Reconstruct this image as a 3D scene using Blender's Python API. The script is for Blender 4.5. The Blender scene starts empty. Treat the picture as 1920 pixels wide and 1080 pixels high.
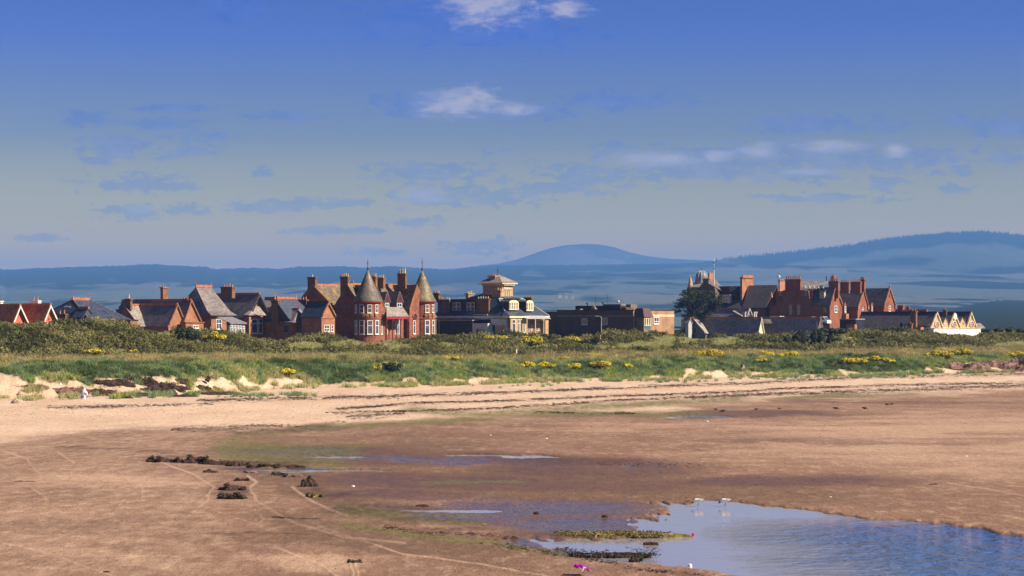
import bpy, math, random
import numpy as np
from mathutils import Vector, Matrix

# ------------------------------------------------------------------ camera, light, exposure
scene = bpy.context.scene
col = scene.collection
FPX, HC, HZ = 3850.0, 10.0, 600.0        # focal length in photo pixels, eye height, horizon row
SUN_EL, SUN_AZ = math.radians(39), math.radians(108)   # azimuth clockwise from +Y
SUN_STRENGTH, SKY_STRENGTH, EXPOSURE = 5.0, 0.066, 0.95
HAZE_DENSITY, HAZE_COLOR = 1.0e-4, (0.15, 0.395, 0.93)

cam = bpy.data.cameras.new('camera')
cam.sensor_width = 36.0
cam.lens = FPX / 1920 * 36
cam.shift_y = (HZ - 540) / 1920
cam.clip_start, cam.clip_end = 1.0, 60000
cam_o = bpy.data.objects.new('camera', cam)
cam_o.location = (0, 0, HC)
cam_o.rotation_euler = (math.radians(90), 0, 0)
col.objects.link(cam_o)
scene.camera = cam_o

sd = Vector((math.sin(SUN_AZ) * math.cos(SUN_EL), math.cos(SUN_AZ) * math.cos(SUN_EL), math.sin(SUN_EL)))
sun = bpy.data.lights.new('sun', 'SUN')
sun.energy, sun.angle, sun.color = SUN_STRENGTH, math.radians(0.55), (1.0, 0.85, 0.64)
sun_o = bpy.data.objects.new('sun', sun)
sun_o.rotation_euler = (-sd).to_track_quat('-Z', 'Y').to_euler()
sun_o.location = sd * 300
col.objects.link(sun_o)

scene.view_settings.view_transform = 'Standard'
scene.view_settings.look = 'None'
scene.view_settings.gamma = 1
scene.view_settings.use_curve_mapping = False
scene.view_settings.exposure = EXPOSURE
cy = scene.cycles
cy.use_denoising = True
cy.max_bounces, cy.diffuse_bounces, cy.glossy_bounces = 5, 1, 3
cy.transparent_max_bounces, cy.transmission_bounces, cy.volume_bounces = 6, 2, 1
cy.caustics_reflective = cy.caustics_refractive = False


# ------------------------------------------------------------------ small node helpers
class NT:
    def __init__(s, nt):
        s.nt = nt
        nt.nodes.clear()

    def n(s, kind, **kw):
        nd = s.nt.nodes.new(kind)
        for k, v in kw.items():
            setattr(nd, k, v)
        return nd

    def put(s, sock, v):
        if isinstance(v, bpy.types.NodeSocket):
            s.nt.links.new(v, sock)
        elif v is not None:
            if isinstance(v, (tuple, list)) and len(v) == 3 and getattr(sock, 'type', '') == 'RGBA':
                v = (*v, 1)
            sock.default_value = v

    def m(s, op, a, b=None, c=None, clamp=False):
        nd = s.n('ShaderNodeMath', operation=op, use_clamp=clamp)
        for i, v in enumerate((a, b, c)):
            if v is not None:
                s.put(nd.inputs[i], v)
        return nd.outputs[0]

    def vm(s, op, a, b=None):
        nd = s.n('ShaderNodeVectorMath', operation=op)
        s.put(nd.inputs[0], a)
        if b is not None:
            s.put(nd.inputs[3] if op == 'SCALE' else nd.inputs[1], b)
        return nd.outputs['Value'] if op in ('LENGTH', 'DOT_PRODUCT') else nd.outputs[0]

    def mix(s, f, a, b, mode='MIX'):
        nd = s.n('ShaderNodeMix', data_type='RGBA', blend_type=mode)
        s.put(nd.inputs[0], f); s.put(nd.inputs[6], a); s.put(nd.inputs[7], b)
        return nd.outputs[2]

    def noise(s, vec, scale, detail=3, rough=0.55, dim='3D', dist=0.0):
        nd = s.n('ShaderNodeTexNoise', noise_dimensions=dim)
        if vec is not None:
            s.put(nd.inputs['Vector'], vec)
        nd.inputs['Scale'].default_value = scale
        nd.inputs['Detail'].default_value = detail
        nd.inputs['Roughness'].default_value = rough
        nd.inputs['Distortion'].default_value = dist
        return nd.outputs[0]

    def remap(s, v, a, b, c=0.0, d=1.0, smooth=True):
        nd = s.n('ShaderNodeMapRange', interpolation_type='SMOOTHSTEP' if smooth else 'LINEAR')
        s.put(nd.inputs[0], v)
        for i, x in enumerate((a, b, c, d)):
            s.put(nd.inputs[i + 1], x)
        return nd.outputs[0]

    def ramp(s, v, stops):
        nd = s.n('ShaderNodeValToRGB')
        s.put(nd.inputs[0], v)
        e = nd.color_ramp.elements
        while len(e) < len(stops):
            e.new(0.5)
        for el, (p, c) in zip(e, stops):
            el.position = p; el.color = (*c, 1)
        return nd.outputs[0]

    def bump(s, h, strength, dist=0.1):
        nd = s.n('ShaderNodeBump')
        nd.inputs['Strength'].default_value = strength
        nd.inputs['Distance'].default_value = dist
        s.put(nd.inputs['Height'], h)
        return nd.outputs[0]


def lin(r, g, b):
    f = lambda c: (c / 255 / 12.92) if c / 255 < 0.04045 else ((c / 255 + 0.055) / 1.055) ** 2.4
    return (f(r), f(g), f(b))


# ------------------------------------------------------------------ sky
world = bpy.data.worlds.new('World')
scene.world = world
world.use_nodes = True
w = NT(world.node_tree)
geo = w.n('ShaderNodeTexCoord')
D = w.vm('NORMALIZE', geo.outputs['Generated'])
sky = w.n('ShaderNodeTexSky', sky_type='NISHITA')
sky.sun_disc = False
sky.sun_elevation = SUN_EL
sky.sun_rotation = SUN_AZ
sky.air_density, sky.dust_density, sky.ozone_density = 1.2, 0.8, 2.0
sep = w.n('ShaderNodeSeparateXYZ'); w.put(sep.inputs[0], D)
Z = sep.outputs[2]
# colour of the clear air by height above the horizon (the deep violet blue high up, lilac grey low down)
tint = w.ramp(w.remap(Z, -0.02, 0.40, 0, 1, smooth=False), [
    (0.0, (2.4, 1.36, 0.0)), (0.10, (2.25, 1.30, 0.0)), (0.17, (1.20, 0.84, 0.20)), (0.26, (0.47, 0.42, 0.51)),
    (0.37, (0.195, 0.255, 0.80)), (0.50, (0.10, 0.165, 0.56)), (1.0, (0.07, 0.12, 0.40))])
base = w.mix(1.0, sky.outputs[0], tint, 'MULTIPLY')
# clouds, placed by compass bearing and height in the sky
yy = w.m('MAXIMUM', sep.outputs[1], 0.05)
U = w.m('DIVIDE', sep.outputs[0], yy)
V = w.m('DIVIDE', Z, yy)
cmb = w.n('ShaderNodeCombineXYZ'); w.put(cmb.inputs[0], U); w.put(cmb.inputs[1], V)
UV = cmb.outputs[0]
n1 = w.noise(w.vm('MULTIPLY', UV, (1.0, 2.1, 1.0)), 34, 6, 0.62)
n2 = w.noise(w.vm('MULTIPLY', UV, (1.0, 2.2, 1.0)), 130, 7, 0.72)
n3 = w.noise(w.vm('MULTIPLY', UV, (1.0, 1.6, 1.0)), 60, 6, 0.7)
wob = w.m('ADD', w.m('MULTIPLY', w.m('SUBTRACT', n1, 0.5), 2.6), w.m('MULTIPLY', w.m('SUBTRACT', n2, 0.5), 6.0))


def cloud_set(lst):
    d = None
    for (px, py, rx, ry) in lst:
        c = w.vm('SUBTRACT', UV, ((px - 960) / FPX, (600 - py) / FPX, 0))
        c = w.vm('MULTIPLY', c, (FPX / rx, FPX / ry, 0))
        l = w.vm('LENGTH', c)
        d = l if d is None else w.m('MINIMUM', d, l)
    return d


grey = [(175, 222, 60, 17), (310, 232, 80, 12), (320, 203, 60, 8), (215, 272, 65, 18), (350, 285, 55, 12), (360, 255, 70, 10),
        (270, 345, 90, 17), (180, 305, 25, 9), (245, 395, 60, 15), (350, 393, 45, 9), (75, 445, 40, 9), (545, 217, 60, 10),
        (490, 388, 75, 12), (620, 382, 95, 9), (620, 432, 80, 8), (815, 325, 105, 18), (780, 415, 45, 12), (870, 370, 130, 18),
        (1175, 188, 115, 15), (1545, 232, 125, 16), (1870, 238, 75, 16), (1790, 225, 25, 14), (1540, 372, 105, 9), (1790, 355, 30, 10),
        (1080, 330, 60, 26), (1050, 352, 130, 13), (1665, 345, 45, 14), (1530, 325, 70, 14), (1480, 300, 350, 30), (1300, 320, 200, 20), (960, 60, 120, 30), (790, 195, 90, 20),
        (960, 212, 110, 14), (900, 462, 70, 14), (700, 472, 45, 8), (1905, 298, 40, 6), (495, 325, 20, 10), (1880, 300, 30, 8),
        (860, 30, 170, 45), (430, 15, 60, 20)]
white = [(865, 192, 106, 37), (1225, 300, 106, 21), (1425, 285, 44, 24), (1560, 275, 84, 18), (1350, 293, 39, 14), (1680, 282, 31, 17),
         (790, 368, 67, 18), (915, 5, 106, 55), (1060, 15, 50, 23), (1520, 322, 61, 10), (260, 392, 35, 13), (960, 205, 67, 17)]
gd = w.m('ADD', cloud_set(grey), wob)
wd = w.m('ADD', cloud_set(white), w.m('MULTIPLY', wob, 0.30))
gm = w.remap(gd, 0.70, 1.20, 1, 0)
wm = w.remap(wd, 0.05, 1.10, 1, 0)
hi = w.remap(Z, 0.02, 0.14, 0, 1)
greyc = w.mix(hi, lin(146, 156, 166), lin(58, 92, 198))
greyc = w.mix(w.remap(n3, 0.40, 0.62, 0, 0.9), greyc, w.mix(hi, lin(184, 178, 178), lin(84, 112, 205)))
whitec = w.mix(w.remap(n1, 0.35, 0.65), lin(214, 200, 200), lin(178, 178, 200))
k = 1.0 / SKY_STRENGTH
base = w.mix(w.m('MULTIPLY', gm, w.mix(hi, (0.52,) * 3, (0.72,) * 3)), base, w.vm('SCALE', greyc, k * 0.52))
base = w.mix(w.m('MULTIPLY', wm, 0.66), base, w.vm('SCALE', whitec, k * 0.56))
bg = w.n('ShaderNodeBackground')
w.put(bg.inputs[0], base)
bg.inputs[1].default_value = SKY_STRENGTH
wo = w.n('ShaderNodeOutputWorld')
world.node_tree.links.new(bg.outputs[0], wo.inputs[0])


# ------------------------------------------------------------------ object helpers
def tag(o, label=None, cat=None, group=None, kind=None):
    if label: o['label'] = label
    if cat: o['category'] = cat
    if group: o['group'] = group
    if kind: o['kind'] = kind
    return o


def empty(name, loc, rz=0.0):
    o = bpy.data.objects.new(name, None)
    o.location = loc
    o.rotation_euler = (0, 0, rz)
    o.empty_display_size = 0.5
    col.objects.link(o)
    return o


class MB:
    """collects faces, then links them as one mesh object"""
    def __init__(s):
        s.v, s.f, s.M = [], [], None

    def add(s, vs, fs):
        k = len(s.v)
        if s.M is not None:
            vs = [tuple(s.M @ Vector(p)) for p in vs]
        s.v += [tuple(p) for p in vs]
        s.f += [tuple(i + k for i in f) for f in fs]
        return s

    def box(s, x0, x1, y0, y1, z0, z1):
        x0, x1 = min(x0, x1), max(x0, x1); y0, y1 = min(y0, y1), max(y0, y1); z0, z1 = min(z0, z1), max(z0, z1)
        return s.add([(x0, y0, z0), (x1, y0, z0), (x1, y1, z0), (x0, y1, z0), (x0, y0, z1), (x1, y0, z1), (x1, y1, z1), (x0, y1, z1)],
                     [(3, 2, 1, 0), (4, 5, 6, 7), (0, 1, 5, 4), (1, 2, 6, 5), (2, 3, 7, 6), (3, 0, 4, 7)])

    def prism(s, pts, off):
        """closed solid from a polygon of 3D points pushed by vector off"""
        n = len(pts)
        q = [tuple(a + b for a, b in zip(p, off)) for p in pts]
        return s.add(list(pts) + q, [tuple(range(n)), tuple(range(2 * n - 1, n - 1, -1))] +
                     [(i, i + n, (i + 1) % n + n, (i + 1) % n) for i in range(n)])

    def slab(s, pts, t):
        a, b, c = (Vector(p) for p in pts[:3])
        nrm = (b - a).cross(c - a).normalized()
        if nrm.z < 0: nrm = -nrm
        return s.prism([tuple(p) for p in pts], tuple(nrm * t))

    def lathe(s, x, y, prof, n=24):
        k, m = [], len(prof)
        vs = []
        for r, z in prof:
            for i in range(n):
                a = 2 * math.pi * i / n
                vs.append((x + r * math.cos(a), y + r * math.sin(a), z))
        fs = [(j * n + i, j * n + (i + 1) % n, (j + 1) * n + (i + 1) % n, (j + 1) * n + i) for j in range(m - 1) for i in range(n)]
        fs += [tuple(range(n - 1, -1, -1)), tuple(range((m - 1) * n, m * n))]
        return s.add(vs, fs)

    def tube(s, pts, r, n=6, r1=None):
        pts = [Vector(p) for p in pts]
        r1 = r if r1 is None else r1
        vs = []
        for i, p in enumerate(pts):
            d = (pts[min(i + 1, len(pts) - 1)] - pts[max(i - 1, 0)]).normalized()
            u = d.cross(Vector((0, 0, 1)))
            if u.length < 0.01: u = Vector((1, 0, 0))
            u.normalize(); v = d.cross(u)
            rr = r + (r1 - r) * i / max(1, len(pts) - 1)
            for k in range(n):
                a = 2 * math.pi * k / n
                vs.append(tuple(p + (u * math.cos(a) + v * math.sin(a)) * rr))
        m = len(pts)
        fs = [(j * n + i, j * n + (i + 1) % n, (j + 1) * n + (i + 1) % n, (j + 1) * n + i) for j in range(m - 1) for i in range(n)]
        fs += [tuple(range(n - 1, -1, -1)), tuple(range((m - 1) * n, m * n))]
        return s.add(vs, fs)

    def build(s, name, mat, parent=None, dz=0.0, smooth=False):
        me = bpy.data.meshes.new(name)
        me.from_pydata([(a, b, c - dz) for a, b, c in s.v] if dz else s.v, [], s.f)
        me.materials.append(mat)
        if smooth:
            me.polygons.foreach_set('use_smooth', [True] * len(me.polygons))
        o = bpy.data.objects.new(name, me)
        col.objects.link(o)
        if parent: o.parent = parent
        return o


def fast_mesh(name, V, F, mat, smooth=False):
    """numpy arrays to a mesh; F is (n,3) or (n,4)"""
    me = bpy.data.meshes.new(name)
    V = np.asarray(V, np.float32); F = np.asarray(F, np.int32)
    me.vertices.add(len(V)); me.vertices.foreach_set('co', V.ravel())
    k = F.shape[1]
    me.loops.add(F.size); me.loops.foreach_set('vertex_index', F.ravel())
    me.polygons.add(len(F))
    me.polygons.foreach_set('loop_start', np.arange(0, F.size, k, dtype=np.int32))
    me.polygons.foreach_set('use_smooth', np.full(len(F), smooth))
    me.update(calc_edges=True)
    me.materials.append(mat)
    return me


def mat(name, c, rough=0.8, var=0.25, scale=1.5, c2=None, bump=0.0, spec=0.3, bscale=None, mask=(0.35, 0.65), metal=0.0):
    m = bpy.data.materials.new(name)
    m.use_nodes = True
    t = NT(m.node_tree)
    p = t.n('ShaderNodeBsdfPrincipled')
    o = t.n('ShaderNodeOutputMaterial')
    t.nt.links.new(p.outputs[0], o.inputs[0])
    tc = t.n('ShaderNodeTexCoord').outputs['Object']
    if c2 is None:
        c2 = tuple(x * (1 - var) for x in c)
        c1 = tuple(min(1, x * (1 + var * 0.6)) for x in c)
    else:
        c1 = c
    nz = t.noise(tc, scale, 5, 0.65)
    cc = t.mix(t.remap(nz, *mask), c1, c2)
    fine = t.noise(tc, scale * 7, 2, 0.6)
    cc = t.mix(1.0, cc, t.ramp(fine, [(0.3, (0.78,) * 3), (0.7, (1.18,) * 3)]), 'MULTIPLY')
    t.put(p.inputs['Base Color'], cc)
    p.inputs['Roughness'].default_value = rough
    p.inputs['Specular IOR Level'].default_value = spec
    p.inputs['Metallic'].default_value = metal
    if bump:
        t.put(p.inputs['Normal'], t.bump(t.noise(tc, bscale or scale * 5, 3), bump, 0.08))
    return m


def masonry(name, c, c2, mortar, bw=0.55, bh=0.28, rough=0.9):
    """squared rubble: coursed blocks of slightly different stone"""
    m = bpy.data.materials.new(name)
    m.use_nodes = True
    t = NT(m.node_tree)
    p = t.n('ShaderNodeBsdfPrincipled'); o = t.n('ShaderNodeOutputMaterial')
    t.nt.links.new(p.outputs[0], o.inputs[0])
    tc = t.n('ShaderNodeTexCoord').outputs['Object']
    s = t.n('ShaderNodeSeparateXYZ'); t.put(s.inputs[0], tc)
    cb = t.n('ShaderNodeCombineXYZ')
    t.put(cb.inputs[0], t.m('ADD', s.outputs[0], s.outputs[1])); t.put(cb.inputs[1], s.outputs[2])
    b = t.n('ShaderNodeTexBrick')
    t.put(b.inputs['Vector'], cb.outputs[0])
    b.inputs['Color1'].default_value = (*c, 1); b.inputs['Color2'].default_value = (*c2, 1); b.inputs['Mortar'].default_value = (*mortar, 1)
    b.inputs['Scale'].default_value = 1.0
    b.inputs['Mortar Size'].default_value = 0.02
    b.inputs['Bias'].default_value = 0.0
    b.inputs['Brick Width'].default_value = bw; b.inputs['Row Height'].default_value = bh
    big = t.noise(tc, 0.45, 4, 0.6)
    cc = t.mix(1.0, b.outputs[0], t.ramp(big, [(0.3, (0.62, 0.60, 0.58)), (0.55, (1, 1, 1)), (0.75, (1.15, 1.12, 1.1))]), 'MULTIPLY')
    streak = t.noise(t.vm('MULTIPLY', tc, (3, 3, 0.35)), 1.2, 3, 0.6)
    cc = t.mix(t.remap(streak, 0.58, 0.75, 0, 0.4), cc, tuple(x * 0.4 for x in c))
    t.put(p.inputs['Base Color'], cc)
    p.inputs['Roughness'].default_value = rough
    p.inputs['Specular IOR Level'].default_value = 0.2
    t.put(p.inputs['Normal'], t.bump(b.outputs['Fac'], -0.4, 0.03))
    return m


def slates(name, c, c2, lichen=None, rough=0.55, row=0.28):
    """courses of slates or tiles, with faint rows, patches and lichen"""
    m = bpy.data.materials.new(name)
    m.use_nodes = True
    t = NT(m.node_tree)
    p = t.n('ShaderNodeBsdfPrincipled'); o = t.n('ShaderNodeOutputMaterial')
    t.nt.links.new(p.outputs[0], o.inputs[0])
    tc = t.n('ShaderNodeTexCoord').outputs['Object']
    big = t.noise(tc, 0.5, 5, 0.65)
    cc = t.mix(t.remap(big, 0.35, 0.65), c, c2)
    s = t.n('ShaderNodeSeparateXYZ'); t.put(s.inputs[0], tc)
    cb = t.n('ShaderNodeCombineXYZ')
    t.put(cb.inputs[0], t.m('ADD', s.outputs[0], s.outputs[1])); t.put(cb.inputs[1], s.outputs[2])
    b = t.n('ShaderNodeTexBrick')
    t.put(b.inputs['Vector'], cb.outputs[0])
    b.inputs['Color1'].default_value = (0.75, 0.75, 0.75, 1); b.inputs['Color2'].default_value = (1.25, 1.25, 1.25, 1); b.inputs['Mortar'].default_value = (0.6, 0.6, 0.6, 1)
    b.inputs['Scale'].default_value = 1.0; b.inputs['Mortar Size'].default_value = 0.012
    b.inputs['Brick Width'].default_value = 0.42; b.inputs['Row Height'].default_value = row
    cc = t.mix(1.0, cc, b.outputs[0], 'MULTIPLY')
    if lichen:
        ln = t.noise(tc, 0.9, 6, 0.7)
        cc = t.mix(t.remap(ln, lichen[1], lichen[1] + 0.14, 0, 0.8), cc, lichen[0])
    t.put(p.inputs['Base Color'], cc)
    t.put(p.inputs['Roughness'], t.remap(big, 0.3, 0.7, rough - 0.08, rough + 0.15))
    p.inputs['Specular IOR Level'].default_value = 0.35
    t.put(p.inputs['Normal'], t.bump(b.outputs['Fac'], -0.5, 0.03))
    return m


# ------------------------------------------------------------------ numpy noise
def _hash(ix, iy, seed):
    h = (ix.astype(np.int64) * 374761393 + iy.astype(np.int64) * 668265263 + seed * 974711) & 0xffffffff
    h = ((h ^ (h >> 13)) * 1274126177) & 0xffffffff
    return ((h ^ (h >> 16)) & 0xffff) / 65535.0


def vnoise(x, y, seed=0):
    ix, iy = np.floor(x), np.floor(y)
    fx, fy = x - ix, y - iy
    fx = fx * fx * (3 - 2 * fx); fy = fy * fy * (3 - 2 * fy)
    a, b = _hash(ix, iy, seed), _hash(ix + 1, iy, seed)
    c, d = _hash(ix, iy + 1, seed), _hash(ix + 1, iy + 1, seed)
    return (a * (1 - fx) + b * fx) * (1 - fy) + (c * (1 - fx) + d * fx) * fy


def fbm(x, y, seed=0, octv=4, gain=0.5):
    s, a, t = 0.0, 1.0, 0.0
    for o in range(octv):
        s = s + a * vnoise(x * 2 ** o + 17.3 * o, y * 2 ** o - 9.1 * o, seed + o)
        t += a; a *= gain
    return s / t


def sstep(a, b, x):
    t = np.clip((x - a) / (b - a), 0, 1)
    return t * t * (3 - 2 * t)


def curve(pts):
    xs, ys = zip(*pts)
    return lambda x: np.interp(x, xs, ys)

# ------------------------------------------------------------------ the lie of the land
c_foot = curve([(-900, 790), (0, 748), (130, 745), (300, 742), (440, 735), (500, 728), (620, 724), (760, 724), (900, 719), (1000, 715),
                (1200, 713), (1400, 706), (1600, 704), (1750, 700), (1920, 697), (2800, 690)])
c_bank = curve([(-900, 700), (0, 688), (200, 685), (400, 682), (600, 680), (800, 682), (1000, 683), (1200, 676), (1400, 674), (1600, 672),
                (1920, 668), (2800, 664)])
c_back = curve([(-900, 680), (0, 672), (200, 675), (300, 672), (400, 668), (600, 671), (800, 673), (900, 671), (1000, 667), (1200, 664),
                (1400, 662), (1600, 662), (1750, 658), (1920, 653), (2800, 648)])
c_crest = curve([(-900, 612), (0, 607), (60, 606), (110, 605), (180, 601), (215, 602), (250, 611), (290, 624), (320, 622), (345, 617), (400, 619),
                 (440, 625), (500, 634), (530, 634), (560, 628), (600, 626), (640, 632), (690, 640), (715, 638), (745, 631), (800, 629), (850, 627),
                 (900, 623), (960, 622), (1000, 625), (1050, 628), (1100, 631), (1150, 622), (1190, 620), (1250, 624), (1290, 630), (1340, 633),
                 (1390, 626), (1440, 626), (1500, 622), (1530, 619), (1560, 611), (1600, 613), (1660, 617), (1740, 619), (1800, 626), (1830, 630),
                 (1845, 622), (1865, 614), (1920, 612), (2300, 624), (2800, 626)])
c_green = curve([(-900, 735), (0, 701), (34, 705), (40, 708), (50, 722), (62, 722), (66, 706), (91, 718), (125, 722), (135, 706), (160, 724), (175, 725),
                 (182, 708), (227, 714), (234, 709), (260, 707), (312, 709), (355, 718), (365, 718), (372, 708), (406, 716), (414, 706),
                 (430, 716), (443, 723), (452, 706), (480, 722), (495, 722), (502, 708), (520, 710), (567, 711), (591, 722), (619, 722), (643, 719),
                 (669, 718), (718, 714), (734, 722), (749, 721), (755, 708), (778, 708), (794, 722), (840, 722), (851, 709), (874, 715),
                 (887, 709), (908, 709), (912, 706), (952, 713), (991, 708), (1020, 709), (1046, 713), (1108, 710), (1155, 714), (1212, 710),
                 (1222, 704), (1262, 711), (1280, 708), (1286, 694), (1301, 692), (1322, 696), (1350, 696), (1380, 702), (1409, 696),
                 (1448, 699), (1516, 704), (1552, 702), (1575, 693), (1617, 701), (1662, 699), (1730, 696), (1742, 688), (1789, 695), (1800, 682),
                 (1860, 680), (1920, 676), (2800, 690)])


def dist_of(py, z):
    return (HC - z) * FPX / (py - HZ)


def ground(x, y):
    """height of the land at world x, y (arrays)"""
    x = np.asarray(x, float); y = np.asarray(y, float)
    px = 960 + FPX * x / np.maximum(y, 20.0)
    px = np.clip(px, -900, 2800)
    zf = 0.55
    yF = dist_of(c_foot(px), zf)
    wob = (fbm(x / 9, y * 0 + 3.1, 5) - 0.5) * 3
    yT = yF + 15 + wob
    zT = HC - (c_bank(px) - HZ) * yT / FPX
    yK = yT + 21
    zK = HC - (c_back(px) - HZ) * yK / FPX
    yC = yK + 30
    zC = HC - (c_crest(px) - HZ) * yC / FPX - 0.35 * sstep(200, 420, px) - 0.75
    # beach
    z = 0.06 + 0.5 * sstep(0, 1, (y - (yF - 80)) / 80) ** 1.5
    t = np.clip((y - yF) / (yT - yF), 0, 1)
    scarp = 1 - (1 - t) ** 2.0
    z = np.where(y > yF, zf + (zT - zf) * scarp, z)
    t = np.clip((y - yT) / (yK - yT), 0, 1)
    z = np.where(y > yT, zT + (zK - zT) * t, z)
    t = np.clip((y - yK) / (yC - yK), 0, 1)
    z = np.where(y > yK, zK + (zC - zK) * (1 - (1 - t) ** 1.7), z)
    t = np.clip((y - yC) / 22, 0, 1)
    back = np.minimum(5.4, zC - 0.6)
    z = np.where(y > yC, zC + (back - zC) * (t * t * (3 - 2 * t)), z)
    # lumps of the dunes
    wd = sstep(0, 6, y - yF) * (1 - sstep(8, 24, y - yC))
    z = z + wd * ((fbm(x / 6, y / 5, 11, 3) - 0.5) * 0.9 + (fbm(x / 2.2, y / 2.0, 12, 3) - 0.5) * 0.55)
    bk = sstep(0, 4, y - yF) * (1 - sstep(-2, 5, y - yT))
    z = z + bk * (fbm(x / 2.8, y / 2.4, 14, 3) - 0.46) * 1.3
    wsl = sstep(4, 12, y - yK) * (1 - sstep(0, 10, y - yC))
    z = z + wsl * (fbm(x / 4.5 + 3, y / 3.0, 19, 3) - 0.5) * 1.9
    far = sstep(900, 3000, y)
    z = z - 6.0 * sstep(620, 1400, y)
    z = z + far * (fbm(x / 400, y / 300, 31, 3) - 0.5) * 2
    return z


def zones(x, y, z=None):
    """position of points within the profile: apparent row and the distances of the four profile lines"""
    x = np.asarray(x, float); y = np.asarray(y, float)
    if z is None: z = ground(x, y)
    px = 960 + FPX * x / y
    py = HZ + (HC - z) * FPX / y
    pc = np.clip(px, -900, 2800)
    yF = dist_of(c_foot(pc), 0.55)
    yT = yF + 15 + (fbm(x / 9, y * 0 + 3.1, 5) - 0.5) * 3
    return px, py, yF, yT, yT + 21, yT + 51


# ---- marks on the beach, each given where it lies on the flat sand
def ell(px, py, cx, cy_, rx, ry, soft=0.5, slope=0.0):
    d = np.sqrt(((px - cx) / rx) ** 2 + ((py - cy_ - slope * (px - cx)) / ry) ** 2)
    return 1 - sstep(1 - soft, 1 + soft, d)


def stroke(px, py, pts, w0, soft=0.6, taper=True):
    xs = np.array([p[0] for p in pts], float); ys = np.array([p[1] for p in pts], float)
    c = np.interp(px, xs, ys)
    d = np.abs(py - c) / w0
    e = sstep(xs[0] - 25, xs[0] + 25, px) * (1 - sstep(xs[-1] - 25, xs[-1] + 25, px))
    return (1 - sstep(1 - soft, 1 + soft, d)) * (e if taper else 1)


def path(px, py, pts, w0):
    """a line that may run in any direction, w0 pixels half wide"""
    best = np.full(px.shape, 1e9)
    for (x0, y0), (x1, y1) in zip(pts[:-1], pts[1:]):
        dx, dy = x1 - x0, y1 - y0
        t = np.clip(((px - x0) * dx + (py - y0) * dy) / (dx * dx + dy * dy), 0, 1)
        best = np.minimum(best, np.hypot(px - x0 - t * dx, (py - y0 - t * dy) * 1.6))
    return 1 - sstep(w0 * 0.4, w0 * 1.5, best)


pool_top = curve([(970, 1011), (1000, 1008), (1190, 1010), (1205, 988), (1222, 966), (1240, 952), (1264, 943), (1312, 936), (1369, 938), (1440, 946),
                  (1519, 955), (1575, 963), (1600, 965), (1632, 974), (1699, 974), (1770, 980), (1807, 986), (1840, 988), (1872, 998),
                  (1920, 1003), (2100, 1018), (2400, 1050), (2800, 1100)])
pool_low = curve([(970, 1008), (1001, 1016), (1056, 1034), (1110, 1050), (1220, 1059), (1300, 1067), (1400, 1082), (1500, 1105), (1700, 1180), (2800, 1500)])

STRANDS = [([(380, 752), (560, 748), (700, 744), (830, 741), (1000, 735), (1134, 729), (1290, 723), (1400, 720), (1500, 714), (1617, 708), (1795, 704), (1980, 701)], 1.0, 2.2),
           ([(640, 768), (780, 757), (900, 754), (1004, 750), (1121, 745), (1290, 739), (1400, 735), (1460, 730), (1587, 726), (1706, 723), (1980, 717)], 0.9, 1.8),
           ([(620, 776), (760, 772), (900, 768), (978, 763), (1082, 757), (1186, 750), (1290, 746)], 0.7, 1.8),
           ([(1300, 746), (1400, 741), (1600, 735), (1765, 729), (1980, 722)], 1.1, 2.8),
           ([(1012, 774), (1100, 776), (1180, 776)], 0.7, 1.4),
           ([(100, 765), (180, 764), (255, 762)], 0.9, 2.2),
           ([(260, 762), (330, 760), (390, 759)], 0.6, 2.0),
           ([(430, 746), (600, 748), (740, 746)], 0.35, 2.5),
           ([(660, 783), (700, 781), (748, 776)], 1.3, 3.5),
           ([(470, 800), (560, 801), (640, 792)], 0.3, 2.5),
           ([(330, 806), (400, 804), (520, 800)], 0.8, 3.5),
           ([(420, 868), (500, 871), (565, 876)], 1.2, 3.0),
           ([(730, 992), (800, 1001), (880, 1004), (960, 1011)], 0.5, 4.0),
           ([(900, 1022), (980, 1030), (1050, 1042), (1180, 1062)], 0.3, 4.0),
           ([(1050, 1032), (1130, 1038), (1235, 1036)], 0.6, 5.0),
           ([(1060, 999), (1150, 999), (1250, 1001)], 0.4, 2.5),
           ([(1180, 1068), (1260, 1076), (1330, 1084)], 0.5, 3.0),
           ([(1120, 872), (1260, 873), (1340, 874)], 0.15, 4.0),
           ([(520, 972), (560, 975), (610, 976)], 0.4, 1.2)]


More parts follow.
